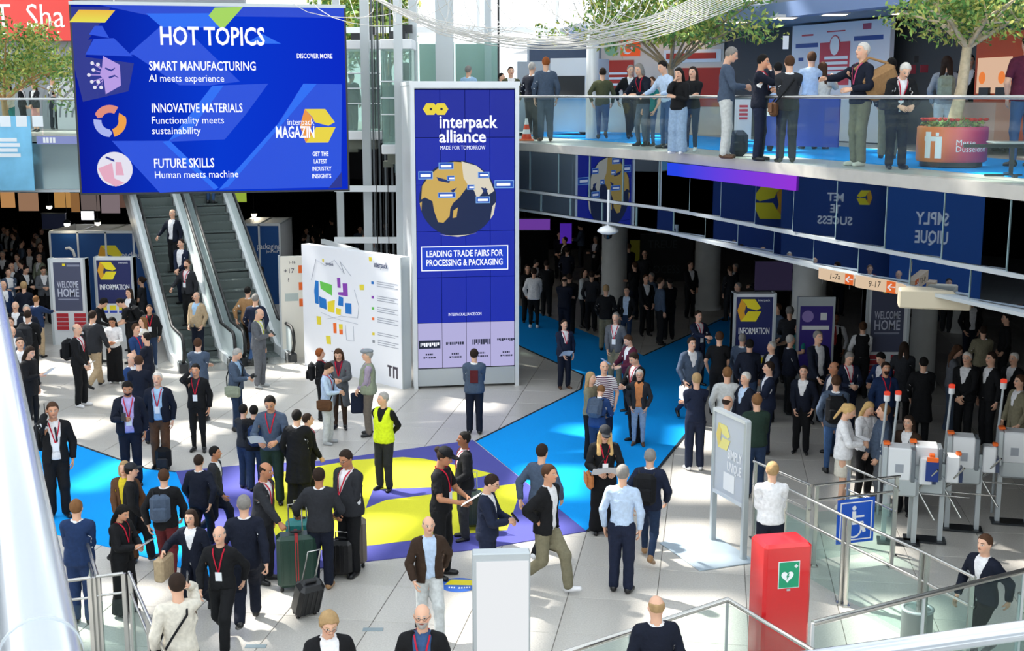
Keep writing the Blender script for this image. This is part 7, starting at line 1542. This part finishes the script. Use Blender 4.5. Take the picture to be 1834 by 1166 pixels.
a = P_(1560, 722, 30, 'read', 'blazerw', 'white', 'trousers', 'black', 'long', 'blond', 'blonde woman handing a paper, left of the man in grey padded jacket', h=1.66); paper(a, 'white sheet between the blonde woman and the woman in white jacket', 0)
P_(1584, 724, -100, 'low', 'puffer', 'slate', 'trousers', 'grey', 'short', 'lbrown', 'man in grey padded jacket in front of the first turnstile', h=1.78, fat=.02)
P_(1628, 745, -40, 'stand', 'jacket', 'dbrown', 'trousers', 'black', 'long', 'dark', 'woman with long dark wavy hair behind the pair of signal poles', h=1.64)
a = P_(1700, 619, 75, 'both', 'sweater', 'grey', 'wide', 'slate', 'long', 'brown', 'woman in grey top and wide grey trousers with papers in the dark right part', foot=772, h=1.66, shoe='ltgrey'); paper(a, 'white printed sheet of the woman in grey at right', 0, .32, .24)
P_(1733, 631, -40, 'clasp', 'jacket', 'black', 'trousers', 'black', 'short', 'white', 'white haired man in black jacket behind the third turnstile', h=1.84, fat=.02)
P_(1764, 631, -70, 'stand', 'jacket', 'black', 'trousers', 'black', 'short', 'dark', 'tall man in black suit with white collar right of the white haired man', h=1.84, und='white', foot=800)
P_(1762, 584, 175, 'low', 'jacket', 'khaki', 'trousers', 'black', 'short', 'dark', 'faint person in khaki jacket deep in the dark right corner', h=1.74, lod=1)
P_(1817, 632, -60, 'low', 'jacket', 'black', 'trousers', 'black', 'short', 'white', 'white haired man in black at the right edge', h=1.78)
P_(1828, 672, -80, 'low', 'coat', 'khaki', 'trousers', 'khaki', 'short', 'brown', 'man in khaki coat cut off by the right edge', h=1.78)
P_(1620, 613, 160, 'low', 'coat', 'charcoal', 'trousers', 'black', 'long', 'dark', 'woman with long dark hair in charcoal coat, seen from behind in the shade', h=1.72)
P_(1655, 640, 170, 'low', 'coat', 'black', 'trousers', 'black', 'short', 'black', 'dark figure in black coat right of the long haired woman in the shade', h=1.76, lod=1)
P_(1440, 655, -20, 'low', 'jacket', 'dnavy', 'trousers', 'black', 'short', 'dark', 'dark haired man in dark jacket left of the navy jacket and white T-shirt', h=1.7, lod=1)
# crowd right behind the tower
for (x, y, rz, po, tp, tc, bt, bc, hr, hcc, lb, kw) in (
 (956, 480, 175, 'low', 'jacket', 'white', 'slim', 'black', 'short', 'dark', 'person in white jacket seen from behind, right of the tower', dict(foot=588, shoe='white')),
 (979, 466, 170, 'low', 'jacket', 'black', 'trousers', 'black', 'short', 'dark', 'man in black beside the white jacket, right of the tower', {}),
 (1046, 481, 60, 'low', 'blazerw', 'ltgrey', 'slim', 'black', 'long', 'dark', 'woman in pale grey jacket facing right in the crowd behind the tower', {}),
 (1020, 490, 175, 'low', 'puffer', 'black', 'trousers', 'black', 'short', 'dark', 'dark figure in padded jacket in the middle of the crowd right of the tower', {}),
 (1084, 510, 175, 'pocket', 'jacket', 'black', 'trousers', 'khaki', 'short', 'sand', 'fair haired man in black jacket and khaki trousers at the pale column', dict(foot=628)),
 (1121, 514, -20, 'pocket', 'jacketopen', 'black', 'slim', 'djeans', 'short', 'dark', 'man in black jacket, white shirt and jeans right of the pale column', dict(foot=620, und='lblue')),
 (1080, 456, -60, 'read', 'jacket', 'black', 'trousers', 'black', 'short', 'black', 'man in black suit with papers in front of the pale column', dict(und='white')),
 (1016, 443, 160, 'low', 'jacket', 'dnavy', 'trousers', 'black', 'short', 'dark', 'man in dark navy further back in the crowd right of the tower', {}),
 (963, 420, 20, 'low', 'jacket', 'black', 'trousers', 'black', 'short', 'brown', 'man deep in the crowd just right of the tower', {}),
 (1002, 415, 10, 'low', 'sweater', 'black', 'trousers', 'black', 'short', 'dark', 'person standing before the violet panel in the dark hall', {}),
 (938, 440, 100, 'low', 'jacket', 'grey', 'trousers', 'black', 'short', 'grey', 'grey haired person touching the tower\'s right edge in the crowd', {}),
 (945, 474, 10, 'low', 'sweater', 'black', 'trousers', 'black', 'long', 'dark', 'woman in black directly at the tower\'s right edge', {}),
 (1060, 486, 170, 'low', 'sweater', 'charcoal', 'trousers', 'black', 'short', 'dark', 'dark figure left of the fair haired man at the pale column', {}),
 (1237, 468, 30, 'low', 'jacket', 'black', 'trousers', 'black', 'short', 'dark', 'man in black standing left of the grey column deep in the hall', {}),
 (1157, 492, 20, 'low', 'jacket', 'black', 'trousers', 'black', 'short', 'brown', 'dim figure under the faint dark banner, left one', {}),
 (1200, 497, 200, 'low', 'jacket', 'black', 'trousers', 'black', 'short', 'black', 'dim figure with papers under the faint dark banner, right one', {})):
    P_(x, y, rz, po, tp, tc, bt, bc, hr, hcc, lb, lod=1, **kw)
# ================================================================ crowd at the left edge
for (x, y, rz, po, tp, tc, bt, bc, hr, hcc, lb, kw) in (
 (72, 530, 165, 'point', 'jacket', 'dblue', 'trousers', 'beige', 'short', 'lbrown', 'man in blue jacket and beige trousers pointing at the welcome stand', dict(foot=640)),
 (47, 546, 20, 'low', 'jacket', 'dnavy', 'trousers', 'dnavy', 'short', 'lgrey', 'grey haired man in navy suit and burgundy tie in the left crowd', dict(tie='red')),
 (59, 556, 175, 'low', 'jacket', 'black', 'trousers', 'black', 'short', 'dark', 'man with a square black backpack in the left crowd', dict(foot=690)),
 (27, 540, 10, 'low', 'jacket', 'black', 'trousers', 'black', 'bald', 'lgrey', 'bald man in black left of the grey haired man in navy suit', {}),
 (18, 569, 15, 'low', 'jacket', 'charcoal', 'trousers', 'black', 'short', 'brown', 'man in charcoal at the left edge above the handrail', {}),
 (22, 586, 40, 'read', 'jacket', 'slate', 'trousers', 'black', 'bald', 'brown', 'man reading a blue leaflet at the left edge', {}),
 (20, 471, 5, 'low', 'jacket', 'black', 'trousers', 'black', 'bald', 'grey', 'bald man in black in the middle of the left crowd', {}),
 (48, 477, 60, 'both', 'jacket', 'black', 'trousers', 'black', 'short', 'black', 'black haired man in profile in the left crowd', {}),
 (30, 455, 0, 'low', 'jacket', 'dred', 'trousers', 'black', 'short', 'brown', 'man with a dark red scarf in the left crowd', {}),
 (52, 444, 10, 'low', 'jacketopen', 'black', 'trousers', 'black', 'short', 'dark', 'man in white shirt and black suit at the back of the left crowd', dict(und='white')),
 (70, 455, -30, 'low', 'jacket', 'sage', 'trousers', 'black', 'bald', 'grey', 'person in grey green coat near the blue booth\'s left end', {}),
 (5, 503, 60, 'low', 'jacket', 'dblue', 'trousers', 'black', 'bald', 'brown', 'man in blue cut off by the left edge', {}),
 (78, 478, 30, 'both', 'jacket', 'grey', 'trousers', 'black', 'short', 'dark', 'person in grey jacket left of the welcome stand', {}),
 (4, 450, 10, 'low', 'jacket', 'black', 'trousers', 'black', 'short', 'grey', 'grey haired man at the back, cut off by the left edge', {}),
 (42, 505, 180, 'low', 'sweater', 'dnavy', 'trousers', 'black', 'curly', 'sand', 'curly fair haired person bending in the left crowd', {}),
 (35, 605, 30, 'low', 'jacket', 'charcoal', 'trousers', 'black', 'short', 'dark', 'dark figure just above the white handrail at the left edge', {})):
    a = P_(x, y, rz, po, tp, tc, bt, bc, hr, hcc, lb, lod=1, **kw)
    if 'square black backpack' in lb: backpack(a, 'charcoal', 'square dark backpack in the left crowd', 0, 1.15)
    if 'blue leaflet' in lb: paper(a, 'pale blue leaflet read at the left edge', 0, .3, .3, col='a8c4e0')
rr = np.random.RandomState(4)
ORD = ['leftmost', 'second from the left', 'third from the left', 'fourth from the left', 'fifth from the left', 'sixth from the left', 'seventh from the left', 'eighth from the left', 'ninth from the left', 'tenth from the left', 'eleventh from the left', 'twelfth from the left', 'thirteenth from the left', 'fourteenth from the left', 'fifteenth from the left', 'fifth from the right', 'fourth from the right', 'third from the right', 'second from the right', 'rightmost']
def crowd(n, xr, yr, where, group):
    """figures of a far, dark crowd; each is named by its look and its place in the row"""
    spots = []
    while len(spots) < n:
        Y = yr[0]+rr.rand()*(yr[1]-yr[0]); X = (xr[0]+rr.rand()*(xr[1]-xr[0]))*Y
        if any(math.hypot(X-a_[0], Y-a_[1]) < .6 for a_ in PLACED): continue
        PLACED.append((X, Y)); spots.append((X/Y, X, Y))
    for k, (_, X, Y) in enumerate(sorted(spots)):
        tp, nm = [('jacket', 'jacket'), ('sweater', 'sweater'), ('jacketopen', 'open jacket'), ('puffer', 'padded jacket')][rr.randint(4)]
        cl, cn = [('black', 'black'), ('dnavy', 'navy'), ('charcoal', 'charcoal'), ('slate', 'slate')][rr.randint(4)]
        P_(0, 0, rr.rand()*360, ['low', 'stand', 'both', 'fold', 'pocket'][rr.randint(5)], tp, cl, 'trousers', ['black', 'dnavy', 'charcoal'][rr.randint(3)], ['short', 'short', 'bald', 'long', 'curly'][rr.randint(5)], ['dark', 'black', 'brown', 'grey'][rr.randint(4)],
           'dim %s %s wearer, %s of %s' % (cn, nm, ORD[k], where), loc=(X, Y, 0), lod=1, group=group, h=1.66+.2*rr.rand(), und='white')
PLACED = [(o.location.x, o.location.y) for o in COL.objects if o.name.startswith('person')]
crowd(20, (-.42, -.372), (36.5, 50), 'the far left hall crowd', 'people in the dark crowd at far left')
crowd(14, (-.17, -.10), (42, 53), 'those behind the map', 'people in the black hall behind the map board')
crowd(12, (.01, .12), (34, 50), 'the deep hall row', 'people deep in the dark hall')
crowd(14, (.17, .40), (28, 40), 'the right shade row', 'people in the shade under the right gallery')
# people standing left of the picture: the mirror glass of the gallery shows them
MIRR = [(1296, 425, 'grey', 'short', 'grey', 'grey'), (1318, 432, 'dnavy', 'short', 'dark', 'navy'), (1352, 436, 'black', 'bald', 'grey', 'black'), (1400, 446, 'slate', 'short', 'lgrey', 'slate blue'), (1450, 455, 'white', 'bald', 'lgrey', 'white'), (1486, 462, 'lblue', 'long', 'dark', 'light blue'), (1546, 468, 'dred', 'short', 'brown', 'dark red'), (1590, 478, 'charcoal', 'bald', 'lgrey', 'charcoal'), (1626, 486, 'sky', 'short', 'dark', 'sky blue'), (1682, 492, 'cream', 'short', 'black', 'cream'), (1724, 505, 'blue', 'short', 'dark', 'bright blue'), (1790, 520, 'jeans', 'long', 'brown', 'denim blue')]
for k, (x, y, tc, hr_, hcc, nm) in enumerate(MIRR):
    q, r = mirrored(x, y, 0); q = q+r*((q.z-1.62)/max(.05, -r.z)*.9); 
    if q.x > -10.5: q.x = -10.5-.2*k
    P_(0, 0, 60+40*(k % 3), ['low', 'stand', 'both'][k % 3], 'jacket', tc, 'trousers', 'black', hr_, hcc, 'person in %s jacket standing left of the frame, mirrored in the gallery glass' % nm, loc=(q.x, q.y, 0), lod=1, und='white')
# ================================================================ people on the upper gallery
G = 5.6
def U(x, y, rz, pose, top, tc, bot, bc, hair, hc, label, foot, **k): return P_(x, y, rz, pose, top, tc, bot, bc, hair, hc, label, z=G, foot=foot, **k)
U(953, 112, 150, 'pocket', 'jacket', 'dnavy', 'trousers', 'charcoal', 'short', 'lgrey', 'grey haired man in dark jacket behind the traffic cone on the upper gallery', 250)
U(977, 102, 185, 'stand', 'jacket', 'slate', 'trousers', 'slate', 'short', 'red', 'reddish haired man in blue grey suit at the upper railing\'s left end', 253, shoe='brown')
U(915, 120, 10, 'low', 'jacket', 'olive', 'trousers', 'black', 'short', 'dark', 'man in olive jacket behind the display tower top', 246, lod=1); U(899, 131, 60, 'low', 'jacket', 'black', 'trousers', 'black', 'short', 'black', 'dark haired person just above the display tower\'s right top corner', 246, lod=1)
U(1078, 122, 175, 'walk', 'sweater', 'olive', 'slim', 'jeans', 'short', 'dark', 'man in olive top and blue jeans walking on the upper gallery', 251)
p = atz(1048, 240, G); q = empty('backpack', p, 0, 'big black rucksack standing on the upper gallery floor', 'backpack'); MB().box((0, 0, .33), (.5, .35, .66), bev=.12).build('body', clothmat(C_('black')), q); MB().box((0, -.2, .25), (.34, .1, .3), bev=.04).build('front_pocket', clothmat(C_('charcoal')), q); MB().tube([(-.08, .17, .6), (-.12, .24, .35), (-.08, .17, .1)], .02, 6).build('strap', clothmat(C_('charcoal')), q)
U(1127, 117, 10, 'walk2', 'jacket', 'black', 'trousers', 'black', 'short', 'grey', 'grey haired man in black walking behind the people at the railing', 250)
U(1149, 115, -45, 'lean', 'sweater', 'dnavy', 'slim', 'slate', 'bob', 'grey', 'grey haired person in navy leaning on the upper railing', 262, lan='red', badge=False)
U(1165, 138, -50, 'low', 'tee', 'teal', 'slim', 'jeans', 'short', 'brown', 'boy in turquoise T-shirt at the upper railing', 262)
U(1191, 110, -60, 'leanl', 'shirt', 'lblue', 'slim', 'jeans', 'short', 'black', 'man in light blue shirt leaning on the upper railing', 266)
U(1213, 122, -35, 'chin', 'sweater', 'black', 'wide', 'ljeans', 'long', 'black', 'black haired woman in black top and pale wide jeans at the upper railing', 276, shoe='white'); U(1237, 120, -30, 'fold', 'sweater', 'black', 'slim', 'djeans', 'long', 'dark', 'dark haired woman in black right of the one in pale jeans', 272, shoe='white')
a = U(1298, 86, 80, 'both', 'sweater', 'slate', 'trousers', 'ltgrey', 'short', 'grey', 'tall grey haired man in blue grey sweater and white trousers on the upper gallery', 284, shoe='brown'); phone(a, 'phone of the tall man in blue grey sweater', 0)
bg_ = empty('backpack', atz(1322, 280, G), 0, 'dark navy bag standing behind the man in white trousers on the upper gallery', 'backpack'); MB().box((0, 0, .24), (.34, .24, .48), bev=.09).build('body', clothmat(C_('navy')), bg_); MB().box((0, -.13, .18), (.24, .07, .2), bev=.03).build('front_pocket', clothmat(C_('dnavy')), bg_)
a = U(1358, 98, 70, 'chin', 'jacket', 'dnavy', 'trousers', 'navy', 'short', 'black', 'man in dark jacket with hand at his chin on the upper gallery', 288, lan='red', badge=False, sk='b'); paper(a, 'beige folder of the man with hand at his chin', 1, .22, .3, col='b8a890')
a = U(1407, 100, 180, 'fold', 'jacket', 'charcoal', 'trousers', 'navy', 'short', 'brown', 'man in charcoal jacket with elbows on the railing, seen from behind', 291); shoulderbag(a, 'brown', 'brown strap bag of the man in charcoal jacket on the gallery', 1)
U(1447, 93, 175, 'low', 'shirt', 'lblue', 'trousers', 'navy', 'short', 'brown', 'man in pale blue shirt seen from behind before the white poster', 268)
U(1468, 112, 150, 'raise', 'longtop', 'cream', 'trousers', 'cream', 'long', 'brown', 'woman in cream raising her phone before the red panel', 268); U(1388, 112, 170, 'low', 'shirt', 'lblue', 'trousers', 'navy', 'short', 'black', 'man in light blue shirt behind the charcoal jacket', 272)
a = U(1535, 77, -70, 'point', 'sweater', 'dnavy', 'trousers', 'khaki', 'short', 'white', 'white haired man in navy sweater with a big brown bag on the upper gallery', 298, shoe='cream', lan='pink', badge=False)
place(a, MB().box((0, 0, 0), (.2, .55, .42), bev=.08), 'shoulder_bag', clothmat(C_('tan')), 'big tan shoulder bag of the white haired man in navy sweater', 'bag', Matrix.Translation((.2, .2, 1.2)) @ Matrix.Rotation(R(25), 4, 'X'), parts=(('strap', MB().tube([(0, .2, .2), (-.1, .0, .38), (-.2, -.22, .3)], .02, 6), clothmat(C_('tan'))),))
U(1603, 116, 5, 'stoop', 'jacket', 'black', 'trousers', 'black', 'short', 'white', 'white haired man in black leaning forward with lanyard and badge, left of the planter', 303, lan='red'); U(1588, 104, 160, 'low', 'jacket', 'charcoal', 'trousers', 'khaki', 'short', 'black', 'dark haired man behind the white haired man leaning forward', 285)
a = U(1686, 101, 165, 'low', 'sweater', 'sgrey', 'trousers', 'ltgrey', 'long', 'dark', 'woman in grey top and white trousers left of the tree trunk', 275); backpack(a, 'sage', 'pale green backpack of the woman left of the tree trunk')
U(1727, 98, -20, 'low', 'jacket', 'black', 'trousers', 'dred', 'short', 'black', 'man in black right of the tree trunk', 268); U(1776, 92, 150, 'point', 'sweater', 'black', 'trousers', 'black', 'short', 'brown', 'person in black before the orange stand', 270); U(1797, 80, -60, 'low', 'shirt', 'white', 'trousers', 'white', 'bald', 'grey', 'man with glasses in white shirt before the orange stand', 272, glasses=1)
U(1826, 62, 185, 'low', 'tee', 'maroon', 'slim', 'jeans', 'short', 'dark', 'man in maroon T-shirt and jeans at the upper right edge', 300, fat=.03)
# upper left gallery
for (x, y, rz, po, tp, tc, bt, bc, hr, hcc, lb, ft_, kw) in ((99, 138, 60, 'fold', 'vest', 'black', 'trousers', 'dnavy', 'short', 'lbrown', 'man with white sleeves and dark waistcoat standing at the upper left railing', 232, dict(und='white')), (82, 146, 150, 'low', 'jacketopen', 'dnavy', 'trousers', 'dnavy', 'short', 'dark', 'man in dark jacket left of the waistcoat man at upper left', 230, {}),
 (20, 182, 0, 'clasp', 'sweater', 'cream', 'trousers', 'teal', 'long', 'dark', 'woman in cream sweater at the far upper left railing', 240, {}), (43, 150, 90, 'low', 'jacket', 'black', 'trousers', 'black', 'short', 'black', 'man in black behind the tree at upper left', 232, {}),
 (66, 182, -30, 'clasp', 'jacket', 'charcoal', 'skirt', 'pink', 'long', 'brown', 'woman in charcoal jacket and pink skirt at the upper left railing', 236, {})):
    P_(x, y, rz, po, tp, tc, bt, bc, hr, hcc, lb, z=G, foot=ft_, lod=1, **kw)
# people seen through the lifts
for x, y, tc, lb in ((632, 130, 'charcoal', 'man in dark jacket seen through the left lift cabin'), (840, 118, 'sky', 'person in light blue seen through the green glass shaft'), (700, 135, 'grey', 'person in grey seen through the lift nearest the tower')):
    P_(x, y, 150, 'low', 'jacket', tc, 'trousers', 'black', 'short', 'grey', lb, z=G, foot=244, lod=1)
# ================================================================ bring every empty left at the origin to the base of its thing
bpy.context.view_layer.update()
for o in list(COL.objects):
    if o.type == 'EMPTY' and o.location.length < 1e-6 and o.children and o.parent is None:
        mn = Vector((1e9,)*3); mx_ = -mn
        def ext(c):
            global mn, mx_
            if c.type == 'MESH' and len(c.data.vertices):
                for b in c.bound_box:
                    p = c.matrix_world@Vector(b); mn = Vector(map(min, mn, p)); mx_ = Vector(map(max, mx_, p))
        for c in o.children: ext(c)
        base = Vector(((mn.x+mx_.x)/2, (mn.y+mx_.y)/2, mn.z)); o.location = base
        for c in o.children: c.location = c.location-base
